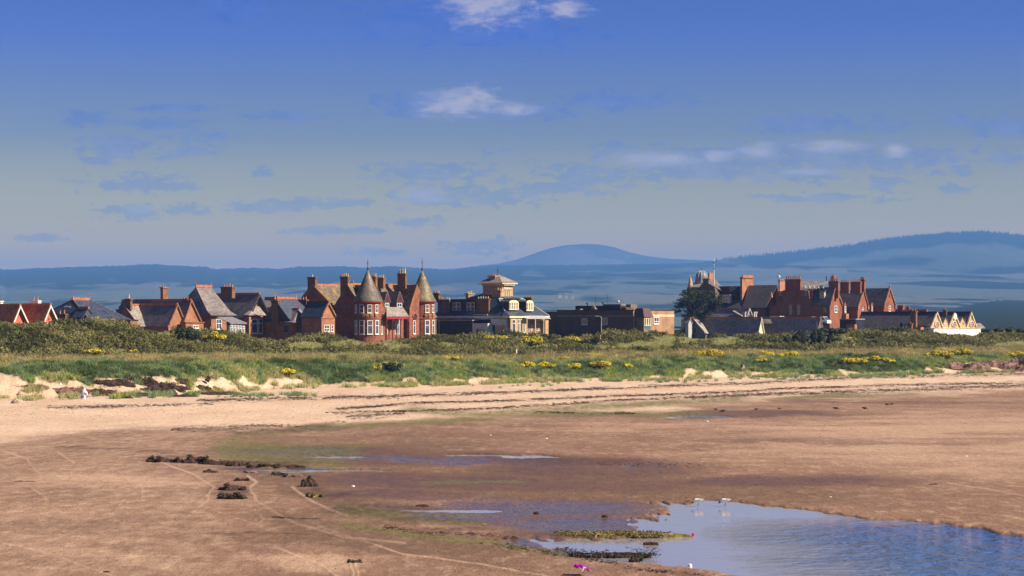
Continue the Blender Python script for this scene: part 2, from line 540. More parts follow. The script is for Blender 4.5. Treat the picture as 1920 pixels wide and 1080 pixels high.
def beach_marks(px, py, x, y):
    """wet, weed, algae, dry, depth, track masks"""
    n1 = fbm(x / 7, y / 12, 41, 4) - 0.5
    n2 = fbm(x / 1.6, y / 3.2, 42, 3) - 0.5
    qx, qy = px + n1 * 160 + n2 * 60, py + n1 * 16 + n2 * 9
    n3 = fbm(x / 0.34, y / 0.9, 43, 3) - 0.5
    wet = np.zeros_like(px)
    # upper limit of the damp sand: dry pale above, brown below
    damp_top = curve([(-900, 900), (0, 830), (120, 812), (250, 800), (380, 802), (560, 800), (700, 790), (830, 782), (1000, 776), (1240, 772), (1400, 750),
                      (1600, 742), (1920, 728), (2800, 712)])
    damp = sstep(-8, 12, qy - damp_top(px)) * (0.85 + 0.15 * sstep(300, 520, px))
    dry = (1 - damp)
    wet = damp * 0.30
    for a in [(1130, 779, 300, 6), (1420, 777, 230, 9), (1700, 755, 330, 6), (900, 797, 200, 3), (1090, 868, 190, 16), (820, 862, 330, 17), (620, 850, 210, 18),
              (1020, 962, 270, 42), (760, 930, 200, 12), (1150, 1000, 240, 42), (560, 822, 150, 7), (1000, 910, 420, 18), (1600, 830, 400, 5),
              (1450, 905, 350, 14), (880, 960, 190, 22), (1120, 880, 260, 26), (760, 905, 200, 20)]:
        wet = np.maximum(wet, ell(qx, qy, *a, soft=0.55) * (0.75 if a[3] > 7 else 0.6))
    film = np.maximum.reduce([ell(qx, qy, 1010, 952, 230, 18), ell(qx, qy, 1120, 985, 170, 16), ell(qx, qy, 900, 972, 120, 6), ell(qx, qy, 1060, 1020, 110, 9),
                              ell(qx, qy, 1180, 1040, 120, 12), ell(qx, qy, 760, 860, 160, 4), ell(qx, qy, 560, 883, 110, 3), ell(qx, qy, 1215, 876, 60, 1.6),
                              ell(qx, qy, 900, 868, 110, 5)])
    U, L = pool_top(px), pool_low(px)
    edge_ = 1 + 3.0 * sstep(1330, 1200, px)
    ry = py + n2 * 5.0 * edge_ + n3 * 4.5 * edge_
    U = pool_top(px + (n2 * 90 + n3 * 60) * sstep(1380, 1250, px))
    pool = sstep(-2, 5, ry - U) * sstep(-2, 6, L - ry) * sstep(965, 1020, px)
    pool = pool * (1 - 0.97 * ell(px + n2 * 60, py + n3 * 6, 1150, 1001, 95, 5, 0.4)) * (1 - 0.8 * ell(px + n2 * 90, py + n3 * 14, 1150, 1038, 85, 7, 0.6))
    small = np.maximum.reduce([ell(px, py + n3 * 1.0, 1311, 782.0, 66, 3.0, 0.2), ell(px + n2 * 30, py + n3 * 2, 993, 856, 50, 3.6, 0.3), ell(px + n2 * 60, py + n3 * 2, 900, 853, 55, 1.8, 0.5),
                               ell(px + n2 * 50, py + n3 * 2, 525, 882.5, 70, 3.4, 0.4), ell(px + n2 * 40, py + n3 * 2, 665, 882, 65, 2.0, 0.5),
                               ell(px + n2 * 60, py + n3 * 2, 830, 957, 90, 2.5, 0.5), ell(px + n2 * 60, py + n3 * 2, 640, 856, 50, 1.6, 0.5)])
    depth = np.maximum(pool, small)
    wet = np.maximum(wet, np.maximum(film * 0.95, sstep(0.02, 0.5, depth)))
    wet = np.clip(wet + n1 * 0.25 * damp, 0, 1)
    weed = np.zeros_like(px)
    for pts, s, hw in STRANDS:
        weed = np.maximum(weed, stroke(px, py + n2 * 5, pts, hw * 1.6) * s * sstep(-0.12, 0.16, n3 + n2 * 0.6))
    for a in [(175, 842, 70, 3), (300, 848, 45, 5), (430, 800, 60, 4), (400, 808, 40, 3), (435, 920, 34, 12), (340, 863, 60, 7), (730, 957, 70, 10), (650, 935, 45, 10),
              (600, 925, 20, 10), (1100, 866, 120, 7), (470, 1001, 120, 2), (860, 995, 90, 4), (700, 960, 110, 12), (800, 978, 110, 7), (560, 806, 120, 4), (540, 872, 90, 6)]:
        weed = np.maximum(weed, ell(qx, qy, *a, soft=0.6) * 0.85 * (0.45 + 0.55 * sstep(-0.12, 0.1, n3)))
    algae = np.zeros_like(px)
    for pts, hw in [([(415, 850), (430, 822), (560, 806), (700, 797), (850, 790), (930, 786)], 4), ([(940, 776), (1100, 775), (1240, 779), (1330, 775)], 4.5),
                    ([(400, 842), (480, 856), (560, 862), (650, 866)], 12), ([(425, 828), (470, 838), (560, 846), (680, 850)], 7), ([(460, 830), (600, 835), (700, 836)], 3), ([(1450, 748), (1600, 742), (1720, 740)], 2.5),
                    ([(640, 960), (800, 972), (900, 975)], 9), ([(640, 985), (760, 1003), (940, 1022), (1080, 1045)], 5), ([(790, 907), (900, 906), (980, 904)], 2.2),
                    ([(1060, 998), (1250, 1001)], 6), ([(760, 768), (900, 778), (1000, 770), (1400, 748)], 5)]:
        algae = np.maximum(algae, stroke(px, py + n2 * 7, pts, hw * 1.25, 0.8) * (0.6 + 0.4 * sstep(-0.16, 0.10, n3 + n1 * 0.6)))
    track = np.zeros_like(px)
    for pts, w0 in [([(462, 893), (478, 905), (468, 920), (480, 940), (505, 958), (560, 985), (640, 1008), (760, 1022)], 3.5),
                    ([(548, 915), (575, 935), (610, 955), (650, 970)], 3), ([(260, 932), (268, 925), (268, 912)], 2), ([(232, 938), (222, 950), (216, 962)], 2),
                    ([(380, 950), (420, 965), (480, 985), (492, 975), (484, 966)], 2), ([(55, 915), (78, 930), (85, 945)], 2), ([(660, 1058), (662, 1090)], 1.8), ([(668, 1058), (671, 1090)], 1.8),
                    ([(0, 845), (50, 862), (62, 880)], 2), ([(110, 850), (135, 868)], 2), ([(300, 868), (360, 890), (400, 915), (380, 950), (330, 985)], 2.2),
                    ([(0, 1020), (90, 1040), (170, 1068), (230, 1090)], 2.2), ([(1780, 908), (1850, 918), (1940, 935)], 1.6), ([(600, 990), (750, 1040), (900, 1060), (1040, 1085)], 2.2),
                    ([(520, 1030), (600, 1062), (640, 1090)], 2.5)]:
        track = np.maximum(track, path(px + n2 * 14, py + n2 * 5, pts, w0) * (0.35 + 0.65 * sstep(-0.2, 0.15, n1 + n3 * 0.5)))
    tone = np.zeros_like(px)
    for cx, cy_, rx, ry_, sl, v in [(640, 935, 150, 26, 0.30, -0.8), (820, 1030, 300, 24, 0.16, -0.9), (560, 990, 170, 20, 0.2, -0.5), (430, 900, 180, 22, 0.1, -0.4), (150, 985, 260, 10, 0.05, -0.35),
                                    (480, 1012, 300, 7, 0.02, -0.7), (1250, 915, 300, 22, 0.02, -0.55), (1650, 930, 260, 22, 0.03, -0.45), (1150, 815, 300, 8, 0.0, -0.2),
                                    (1750, 850, 420, 32, 0.0, 0.75), (1450, 805, 420, 12, 0.0, 0.6), (1850, 790, 300, 20, 0.0, 0.6), (300, 900, 200, 12, 0.03, 0.6), (320, 1010, 130, 9, 0.02, 0.5),
                                    (600, 1060, 90, 18, 0.1, 0.9), (120, 900, 150, 14, 0.0, 0.4), (60, 960, 140, 10, 0.03, 0.35), (1080, 1070, 90, 10, 0.1, 0.4), (900, 890, 400, 50, 0.05, -0.55), (1100, 930, 350, 40, 0.02, -0.35), (700, 840, 260, 26, 0.0, -0.4), (780, 985, 90, 5, 0.1, 0.6), (230, 1050, 160, 12, 0.1, 0.5)]:
        tone = tone + v * ell(qx, qy, cx, cy_, rx, ry_, 0.7, sl)
    return wet, np.clip(weed, 0, 1), np.clip(algae, 0, 1), dry, np.maximum(depth, 0), track, film, n3, np.clip(tone, -1, 1)


# ---- one sheet of land from behind the camera to beyond the hills
def build_land():
    cols = np.concatenate([-900 - 60 * 1.12 ** np.arange(42)[::-1], np.linspace(-900, -60, 60, endpoint=False), np.arange(-60, 1984, 3.0), np.linspace(1986, 2800, 60), 2800 + 60 * 1.12 ** np.arange(42)])
    ys = [14.0]
    while ys[-1] < 22000:
        y = ys[-1]
        if y < 60: d = 2.5
        elif y < 240: d = y * y / 38500 * 1.25
        elif y < 480: d = 1.0
        else: d = (y - 400) * 0.03
        ys.append(y + d)
    ys = np.array(ys)
    P, Y = np.meshgrid(cols, ys)
    X = (P - 960) / FPX * Y
    X = X * 1.0
    Zg = ground(X, Y)
    px, py = P, HZ + (HC - Zg) * FPX / Y
    wet, weed, algae, dry, depth, track, film, n3, tone = beach_marks(px, py, X, Y)
    yF = dist_of(c_foot(np.clip(px, -900, 2800)), 0.55)
    beach = 1 - sstep(-4, 2, Y - yF)
    # relief of the sand: soft ripples, humps and footprints up the beach, pools below the water line
    rel = (fbm(X / 1.1, Y / 1.6, 61, 3) - 0.5) * 0.07 * (1 - 0.75 * wet) + (fbm(X / 5, Y / 9, 62, 2) - 0.5) * 0.08 * (1 - 0.6 * wet)
    low = np.clip(1 - np.maximum(film, depth), 0, 1)
    Zb = Zg + 0.035 * low + np.abs(rel) * low + track * 0.035 * beach
    Zb = np.where(beach > 0.5, Zb - (0.048) * film * (1 - depth) + film * (1 - depth) * 0.012, Zb)
    Zb = Zb - depth * 0.22 * (beach > 0.5)
    Zb = np.where(beach > 0.5, Zb + weed * 0.05, Zb)
    nr, nc = X.shape
    V = np.stack([X, Y, Zb], -1).reshape(-1, 3)
    i = np.arange(nr * nc).reshape(nr, nc)
    F = np.stack([i[:-1, :-1], i[:-1, 1:], i[1:, 1:], i[1:, :-1]], -1).reshape(-1, 4)
    me = fast_mesh('ground', V, F, land_material(), True)
    pxr, pyr, yF, yT, yK, yC = zones(X, Y, Zg)
    g = c_green(np.clip(px, -900, 2800)) + (fbm(X / 1.5, Y / 1.5, 71, 3) - 0.5) * 7
    veg = np.where(Y > yF - 1, sstep(2, -3, 1.0 * (pyr - g) + (n3 + 0) * 6), 0) * np.where(Y > yF - 3, 1, 0)
    veg = np.where(Y > yT, 1.0, veg)
    for nm, a in (('wet', wet * beach), ('weed', weed * beach), ('algae', algae * beach), ('dry', dry), ('veg', veg), ('track', track), ('tone', tone), ('film', film * beach)):
        at = me.attributes.new(nm, 'FLOAT', 'POINT')
        at.data.foreach_set('value', np.ascontiguousarray(a, np.float32).ravel())
    o = bpy.data.objects.new('ground', me)
    col.objects.link(o)
    tag(o, 'broad sandy beach running up to low dunes and the land behind', kind='structure')
    return o


def land_material():
    m = bpy.data.materials.new('beach_sand')
    m.use_nodes = True
    t = NT(m.node_tree)
    p = t.n('ShaderNodeBsdfPrincipled'); o = t.n('ShaderNodeOutputMaterial')
    t.nt.links.new(p.outputs[0], o.inputs[0])
    A = lambda nm: t.n('ShaderNodeAttribute', attribute_name=nm).outputs['Fac']
    wet, weed, algae, dry, veg, track, tone, film = (A(k) for k in ('wet', 'weed', 'algae', 'dry', 'veg', 'track', 'tone', 'film'))
    tc = t.n('ShaderNodeTexCoord').outputs['Object']
    flat = t.vm('MULTIPLY', tc, (1.0, 0.45, 1.0))
    big = t.noise(flat, 0.16, 5, 0.6)
    mid = t.noise(flat, 1.1, 5, 0.65)
    fine = t.noise(flat, 9.0, 4, 0.7)
    grit = t.noise(flat, 3.6, 5, 0.75)
    drys = t.mix(t.remap(big, 0.3, 0.7), (0.66, 0.50, 0.37), (0.56, 0.40, 0.285))
    damps = t.mix(t.remap(big, 0.35, 0.65), (0.27, 0.162, 0.108), (0.21, 0.122, 0.080))
    damps = t.mix(t.remap(mid, 0.48, 0.72, 0, 0.6), damps, (0.40, 0.26, 0.18))
    broad = t.noise(t.vm('MULTIPLY', tc, (0.35, 0.5, 1.0)), 0.22, 6, 0.62)
    tn = t.m('ADD', tone, t.m('MULTIPLY', t.m('SUBTRACT', broad, 0.5), 2.4))
    damps = t.mix(t.remap(tn, 0.0, 1.0, 0, 0.85), damps, (0.46, 0.31, 0.215))
    damps = t.mix(t.remap(t.m('MULTIPLY', tn, -1.0), 0.0, 1.0, 0, 0.9), damps, (0.150, 0.088, 0.055))
    c = t.mix(t.m('ADD', dry, t.m('MULTIPLY', t.m('SUBTRACT', mid, 0.5), 0.9), clamp=True), damps, drys)
    wets = t.mix(t.remap(mid, 0.35, 0.65), (0.15, 0.082, 0.052), (0.095, 0.053, 0.036))
    speck = t.noise(flat, 5.5, 4, 0.75)
    wv_ = t.m('ADD', wet, t.m('MULTIPLY', t.m('SUBTRACT', speck, 0.5), t.m('MULTIPLY', t.m('MULTIPLY', wet, t.m('SUBTRACT', 1.25, wet)), 3.0)))
    c = t.mix(t.remap(wv_, 0.2, 0.95), c, wets)
    c = t.mix(t.m('MULTIPLY', track, 0.75), c, (0.50, 0.34, 0.25))
    # fine tone and specks of weed
    c = t.mix(1.0, c, t.ramp(fine, [(0.3, (0.80,) * 3), (0.7, (1.16,) * 3)]), 'MULTIPLY')
    c = t.mix(1.0, c, t.ramp(grit, [(0.32, (0.74, 0.72, 0.70)), (0.6, (1.06,) * 3)]), 'MULTIPLY')
    streak = t.noise(t.vm('MULTIPLY', tc, (0.5, 1.4, 1.0)), 1.7, 4, 0.75)
    c = t.mix(t.remap(streak, 0.63, 0.71, 0, 0.8), c, (0.06, 0.035, 0.025))
    c = t.mix(t.m('MULTIPLY', algae, t.remap(grit, 0.34, 0.56, 0.5, 1.0)), c, t.mix(t.remap(grit, 0.4, 0.6), (0.075, 0.080, 0.018), (0.17, 0.15, 0.055)))
    wcol = t.mix(t.remap(grit, 0.4, 0.65), (0.030, 0.018, 0.014), (0.085, 0.045, 0.03))
    c = t.mix(t.m('MULTIPLY', weed, t.remap(grit, 0.35, 0.6, 0.35, 1.0)), c, wcol)
    under = t.mix(t.remap(mid, 0.35, 0.65), (0.07, 0.075, 0.03), (0.14, 0.14, 0.06))
    c = t.mix(veg, c, under)
    t.put(p.inputs['Base Color'], c)
    r = t.m('SUBTRACT', 0.92, t.m('MULTIPLY', t.remap(wet, 0.45, 0.98), 0.55))
    r = t.mix(t.m('MULTIPLY', film, t.remap(speck, 0.40, 0.56)), r, (0.10, 0.10, 0.10))
    t.put(p.inputs['Roughness'], t.m('MAXIMUM', r, t.m('MULTIPLY', t.m('MAXIMUM', weed, veg), 0.8)))
    t.put(p.inputs['Specular IOR Level'], t.m('ADD', 0.3, t.m('MULTIPLY', film, 0.5)))
    h = t.m('ADD', t.m('MULTIPLY', mid, 0.5), t.m('ADD', t.m('MULTIPLY', grit, 0.5), t.m('MULTIPLY', fine, 0.12)))
    bp = t.n('ShaderNodeBump')
    bp.inputs['Distance'].default_value = 0.35
    t.put(bp.inputs['Strength'], t.m('SUBTRACT', 0.70, t.m('MULTIPLY', wet, 0.52)))
    t.put(bp.inputs['Height'], h)
    t.put(p.inputs['Normal'], bp.outputs[0])
    return m


build_land()


def build_water():
    m = bpy.data.materials.new('shallow_water')
    m.use_nodes = True
    t = NT(m.node_tree)
    p = t.n('ShaderNodeBsdfPrincipled'); o = t.n('ShaderNodeOutputMaterial')
    t.nt.links.new(p.outputs[0], o.inputs[0])
    tc = t.n('ShaderNodeTexCoord').outputs['Object']
    s = t.n('ShaderNodeSeparateXYZ'); t.put(s.inputs[0], tc)
    big = t.noise(tc, 0.12, 4, 0.6)
    # the wind ruffles the open side of the pool, the near-left end lies sheltered
    xx = t.m('ADD', s.outputs[0], t.m('MULTIPLY', t.m('SUBTRACT', big, 0.5), 9))
    yy_ = t.m('ADD', s.outputs[1], t.m('MULTIPLY', t.m('SUBTRACT', big, 0.5), 14))
    open_ = t.m('MULTIPLY', t.remap(xx, 8.0, 17), t.remap(t.m('SUBTRACT', yy_, t.m('MULTIPLY', s.outputs[0], 0.25)), 93, 102, 1, 0))
    wv = t.noise(t.vm('MULTIPLY', tc, (0.75, 0.85, 1.0)), 1.5, 3, 0.6, dist=0.3)
    wv2 = t.noise(t.vm('MULTIPLY', tc, (1.0, 1.6, 1.0)), 7.0, 2, 0.6)
    wv3 = t.noise(t.vm('MULTIPLY', tc, (0.35, 0.6, 1.0)), 0.9, 2, 0.5)
    h = t.m('ADD', t.m('ADD', wv, t.m('MULTIPLY', wv2, 0.10)), t.m('MULTIPLY', wv3, 1.1))
    bp = t.n('ShaderNodeBump')
    bp.inputs['Distance'].default_value = 0.6
    t.put(bp.inputs['Strength'], t.m('ADD', 0.01, t.m('MULTIPLY', open_, 0.9)))
    t.put(bp.inputs['Height'], h)
    t.put(p.inputs['Normal'], bp.outputs[0])
    t.put(p.inputs['Base Color'], t.mix(open_, (0.30, 0.29, 0.33), (0.05, 0.12, 0.33)))  # sky reflection put into the colour: pale where calm, blue where ruffled
    p.inputs['Roughness'].default_value = 0.06
    p.inputs['IOR'].default_value = 1.5
    p.inputs['Specular IOR Level'].default_value = 0.6
    b = MB().add([(-60, 62, 0), (90, 62, 0), (140, 235, 0), (-60, 235, 0)], [(0, 1, 2, 3)])
    wo_ = b.build('water', m)
    tag(wo_, 'shallow tide pool water left on the beach', kind='structure')


build_water()


# ------------------------------------------------------------------ hills
def hill_material(name, field, wood, scale, thr, seed=0.0, strips=()):
    m = bpy.data.materials.new(name)
    m.use_nodes = True
    t = NT(m.node_tree)
    p = t.n('ShaderNodeBsdfPrincipled'); o = t.n('ShaderNodeOutputMaterial')
    t.nt.links.new(p.outputs[0], o.inputs[0])
    at = t.n('ShaderNodeAttribute', attribute_name='wood').outputs['Fac']
    tc = t.vm('ADD', t.n('ShaderNodeTexCoord').outputs['Object'], (seed * 1000, seed * 700, 0))
    q = t.vm('MULTIPLY', tc, (1.0, 0.55, 0.2))
    vor = t.n('ShaderNodeTexVoronoi', feature='F1')
    vor.inputs['Scale'].default_value = scale
    t.put(vor.inputs['Vector'], t.vm('ADD', q, t.vm('SCALE', t.n('ShaderNodeTexNoise').outputs[1], 0.0)))
    sp = t.n('ShaderNodeSeparateColor'); t.put(sp.inputs[0], vor.outputs['Color'])
    nz = t.noise(q, scale * 0.7, 5, 0.6)
    f2 = t.mix(sp.outputs[0], tuple(x * 0.8 for x in field), tuple(min(1, x * 1.12) for x in field))
    f2 = t.mix(t.remap(sp.outputs[1], 0.7, 0.8), f2, (field[0] * 1.3, field[1] * 1.1, field[2]))
    isw = t.m('MAXIMUM', t.remap(t.m('ADD', nz, t.m('MULTIPLY', sp.outputs[2], 0.12)), thr, thr + 0.03), at)
    c = t.mix(isw, f2, wood)
    c = t.mix(1.0, c, t.ramp(t.noise(q, scale * 14, 3, 0.7), [(0.3, (0.8,) * 3), (0.7, (1.15,) * 3)]), 'MULTIPLY')
    t.put(p.inputs['Base Color'], c)
    p.inputs['Roughness'].default_value = 1.0
    p.inputs['Specular IOR Level'].default_value = 0.0
    return m


def hill(name, label, ridge, y0, y1, mt, px0, px1, base_py=607, jag=0.0, wood_fn=None, undul=5.0, step=4, seed=0, rows=60):
    """a range of hills whose skyline follows the given bearings and heights"""
    cx = np.arange(px0, px1 + 1, step)
    tt = np.linspace(0, 1.18, rows)
    P, T = np.meshgrid(cx, tt)
    R = curve(ridge)(P)
    Y = y0 + (y1 - y0) * T
    X = (P - 960) / FPX * Y
    Tn = np.clip(T, 0, 1)
    prof = np.where(T <= 1, np.sin(Tn * math.pi / 2) ** 0.9, 1)
    py = base_py + (R - base_py) * prof
    und = (fbm(X / 900, Y / 700, 80 + seed, 4) - 0.5) * 2 * undul * np.sin(Tn * math.pi) ** 0.7
    jg = jag * (vnoise(P * 0.32, T * 40, 5 + seed) ** 2) * sstep(0.94, 1.0, T)
    zz = HC - (py + und - jg - HZ) * Y / FPX
    zz = np.where(T > 1, zz * (1 - (T - 1) * 2.5), zz)
    nr, nc = X.shape
    V = np.stack([X, Y, np.maximum(zz, -1.0)], -1).reshape(-1, 3)
    i = np.arange(nr * nc).reshape(nr, nc)
    F = np.stack([i[:-1, :-1], i[:-1, 1:], i[1:, 1:], i[1:, :-1]], -1).reshape(-1, 4)
    me = fast_mesh(name, V, F, mt, True)
    at = me.attributes.new('wood', 'FLOAT', 'POINT')
    wd = wood_fn(P, py + und, T) if wood_fn else np.zeros_like(P)
    at.data.foreach_set('value', np.ascontiguousarray(wd, np.float32).ravel())
    o = bpy.data.objects.new(name, me)
    col.objects.link(o)
    tag(o, label, kind='structure')


def wood_main(P, py, T):
    n = (fbm(P / 40, py / 9, 91, 4) - 0.5)
    top = curve([(-900, 24), (0, 30), (300, 36), (430, 26), (700, 34), (900, 26), (1000, 14), (1300, 12), (1400, 14)])(P)
    crest = sstep(top + 3, top - 3, py - (curve(RIDGE)(P)) + n * 26)
    band = ell(P + n * 80, py + n * 9, 1090, 540, 60, 4) + ell(P + n * 80, py + n * 9, 1120, 560, 40, 5) + ell(P + n * 80, py, 960, 532, 60, 4) \
        + ell(P + n * 80, py + n * 8, 130, 540, 90, 3) + ell(P + n * 90, py + n * 8, 660, 545, 120, 4) + ell(P, py + n * 8, 1240, 575, 60, 5) + ell(P + n * 90, py + n * 8, 1250, 520, 70, 3.5)
    return np.clip(crest + band, 0, 1)


def wood_right(P, py, T):
    n = (fbm(P / 30, py / 7, 93, 4) - 0.5)
    R = curve(RIDGE_R)(P)
    crest = sstep(23, 17, py - R + n * 16) * sstep(1330, 1420, P) * sstep(2400, 2300, P)
    band = ell(P + n * 50, py + n * 6, 1690, 491, 66, 7, 0.3, slope=-0.07) + ell(P + n * 60, py + n * 8, 1560, 525, 60, 6) + ell(P + n * 60, py + n * 9, 1890, 507, 80, 8, 0.4, -0.06) \
        + ell(P + n * 60, py + n * 6, 1400, 515, 70, 7) + ell(P + n * 60, py + n * 6, 1800, 540, 110, 4, 0.4, -0.03) + ell(P, py + n * 5, 1430, 540, 60, 4)
    return np.clip(crest + band, 0, 1)


RIDGE = [(-900, 512), (-300, 508), (0, 505), (12, 507), (60, 504), (150, 501), (220, 499), (290, 496), (330, 499), (385, 501), (400, 505), (440, 504), (480, 503),
         (520, 505), (560, 501), (640, 500), (690, 503), (730, 499), (790, 504), (850, 506), (880, 502), (920, 498), (1000, 497), (1060, 498), (1180, 496),
         (1300, 494), (1345, 489), (1500, 486), (1900, 490), (2800, 500)]
RIDGE_R = [(1250, 560), (1300, 520), (1330, 500), (1345, 489), (1380, 485), (1440, 479), (1490, 474), (1540, 468), (1600, 461), (1640, 453), (1700, 446), (1760, 440),
           (1830, 436), (1880, 439), (1930, 446), (2100, 462), (2400, 480), (2800, 500)]
RIDGE_C = [(700, 512), (860, 503), (930, 495), (965, 488), (1000, 476), (1030, 466), (1060, 460), (1090, 458), (1120, 458), (1150, 463), (1180, 473), (1210, 480), (1250, 485),
           (1330, 489), (1500, 497), (1700, 510)]
RIDGE_W = [(1560, 600), (1640, 590), (1700, 585), (1760, 580), (1790, 576), (1830, 570), (1870, 565), (1900, 564), (1940, 565), (2100, 572), (2400, 590)]
FIELD = (0.095, 0.115, 0.10)
WOOD = (0.022, 0.030, 0.020)
hill('distant_hill', 'pale blue rounded hill far behind the ridge', RIDGE_C, 12600, 14700, hill_material('far_heath', (0.13, 0.11, 0.09), (0.07, 0.07, 0.05), 0.0008, 0.60, 3),
     700, 1700, 560, 0.6, None, 1.5, seed=3)
hill('hills', 'long wooded ridge above pale fields behind the town', RIDGE, 2500, 12300, hill_material('fields_and_woods', FIELD, WOOD, 0.0021, 0.60), -900, 2800, 612, 2.5, wood_main, 5.0, step=4)
hill('high_ridge', 'higher hillside of fields with a tree line along its crest', RIDGE_R, 6600, 11400, hill_material('upland_fields', FIELD, WOOD, 0.0018, 0.68, 1), 1250, 2800, 600, 4.0, wood_right, 4.0, step=3, seed=1)
hill('wooded_hill', 'dark wooded rise behind the right end of the dunes', RIDGE_W, 1500, 4500, hill_material('woodland', (0.03, 0.04, 0.022), (0.022, 0.030, 0.018), 0.008, 0.42, 2),
     1560, 2400, 619, 4.0, lambda P, py, T: np.ones_like(P), 2.0, step=2, seed=2, rows=40)


def ridge_trees():
    """conifers standing along the crest of the high ridge, too many to count"""
    rng = np.random.default_rng(5)
    n = 900
    P = 1340 + (rng.random(n) ** 0.8) * 600
    T = 0.97 + rng.random(n) * 0.04
    Y = 6600 + 4800 * T
    X = (P - 960) / FPX * Y
    zr = HC - (curve(RIDGE_R)(P) - HZ) * Y / FPX
    vs, fs = [], []
    for x, y, z in zip(X, Y, zr):
        h = rng.uniform(9, 28); r = h * 0.22
        k = len(vs)
        for a in range(5):
            vs.append((x + r * math.cos(a * 1.257), y + r * math.sin(a * 1.257), z - 9))
        vs.append((x, y, z + h - 6))
        fs += [(k + a, k + (a + 1) % 5, k + 5) for a in range(5)]
    o = bpy.data.objects.new('tree_line', fast_mesh('tree_line', vs, fs, mat('conifer_green', (0.02, 0.03, 0.018), 1.0)))
    col.objects.link(o)
    tag(o, 'dark line of conifers along the crest of the high ridge', kind='stuff')


ridge_trees()


def build_haze():
    m = bpy.data.materials.new('air')
    m.use_nodes = True
    t = NT(m.node_tree)
    v = t.n('ShaderNodeVolumePrincipled'); o = t.n('ShaderNodeOutputMaterial')
    t.nt.links.new(v.outputs[0], o.inputs['Volume'])
    v.inputs['Color'].default_value = (*HAZE_COLOR, 1)
    v.inputs['Density'].default_value = HAZE_DENSITY
    b = MB().box(-24000, 25000, -400, 20500, -6.0, 590)
    o = b.build('haze', m)
    tag(o, 'thin blue summer haze over the land', kind='stuff')


build_haze()


# ------------------------------------------------------------------ plants
def leaf_mat(name, stops, rough=0.75, transl=0.15, tip=None):
    """leaf colour chosen by the 'tint' each clump carries, with a little noise"""
    m = bpy.data.materials.new(name)
    m.use_nodes = True
    t = NT(m.node_tree)
    p = t.n('ShaderNodeBsdfPrincipled'); o = t.n('ShaderNodeOutputMaterial')
    at = t.n('ShaderNodeAttribute', attribute_name='tint', attribute_type='INSTANCER').outputs['Fac']
    g = t.n('ShaderNodeNewGeometry')
    nz = t.noise(g.outputs['Position'], 1.3, 3, 0.7)
    v = t.m('ADD', at, t.m('MULTIPLY', t.m('SUBTRACT', nz, 0.5), 0.5), clamp=True)
    c = t.ramp(v, stops)
    t.put(p.inputs['Base Color'], c)
    p.inputs['Roughness'].default_value = rough
    p.inputs['Specular IOR Level'].default_value = 0.2
    tr = t.n('ShaderNodeBsdfTranslucent'); t.put(tr.inputs[0], c)
    mx = t.n('ShaderNodeMixShader'); mx.inputs[0].default_value = transl
    t.nt.links.new(p.outputs[0], mx.inputs[1]); t.nt.links.new(tr.outputs[0], mx.inputs[2])
    t.nt.links.new(mx.outputs[0], o.inputs[0])
    return m


def leaf_cloud(rng, n, centre, rad, size, up=0.35, hollow=0.45, elong=1.0):
    """n leaf-like quads spread through an ellipsoid; returns arrays"""
    d = rng.normal(size=(n, 3)); d /= np.linalg.norm(d, axis=1)[:, None]
    r = hollow + (1 - hollow) * rng.random(n) ** 0.6
    c = d * r[:, None] * np.array(rad) + np.array(centre)
    nrm = d + rng.normal(size=(n, 3)) * 0.55 + np.array([0, 0, up])
    nrm /= np.linalg.norm(nrm, axis=1)[:, None]
    u = np.cross(nrm, rng.normal(size=(n, 3))); u /= np.linalg.norm(u, axis=1)[:, None]
    v = np.cross(nrm, u)
    s = size * rng.uniform(0.6, 1.3, n)[:, None]
    a, b = u * s, v * s * elong
    q = np.stack([c - a * 0.5, c - b * 0.5 + a * 0.1, c + a * 0.5, c + b * 0.5], 1)
    V = q.reshape(-1, 3)
    F = np.arange(n * 4).reshape(n, 4)
    return V, F


def merge(parts):
    V, F, k = [], [], 0
    for v, f in parts:
        V.append(v); F.append(f + k); k += len(v)
    return np.concatenate(V), np.concatenate(F)


def blades(rng, n, h, spread, wid, lean):
    base = rng.normal(size=(n, 2)) * spread
    hh = h * rng.uniform(0.55, 1.1, n)
    ang = rng.random(n) * 2 * math.pi
    out = base * 0.9 + np.stack([np.cos(ang), np.sin(ang)], 1) * lean * rng.random((n, 1)) + np.array([-0.12, 0.0]) * h
    wd = rng.random(n) * math.pi
    wv = np.stack([np.cos(wd), np.sin(wd)], 1) * wid
    z0 = np.zeros(n) - 0.08
    def p3(xy, z): return np.column_stack([xy, z])
    a, b = p3(base - wv, z0), p3(base + wv, z0)
    c, d = p3(base + out * 0.45 + wv * 0.8, hh * 0.65), p3(base + out * 0.45 - wv * 0.8, hh * 0.65)
    e, f = p3(base + out * 1.1, hh), p3(base + out * 1.1 + wv * 0.15, hh)
    V = np.stack([a, b, c, d, e, f], 1).reshape(-1, 3)
    i = np.arange(n)[:, None] * 6
    F = np.concatenate([i + np.array([[0, 1, 2, 3]]), i + np.array([[3, 2, 5, 4]])])
    return V, F


def source(name, variants, material):
    """clump shapes kept in a collection of their own that is not part of the scene"""
    c = bpy.data.collections.new(name + '_shapes')
    for i, (V, F) in enumerate(variants):
        me = fast_mesh(name + '_shape', V, F, material)
        c.objects.link(bpy.data.objects.new(name + '_shape', me))
    return c


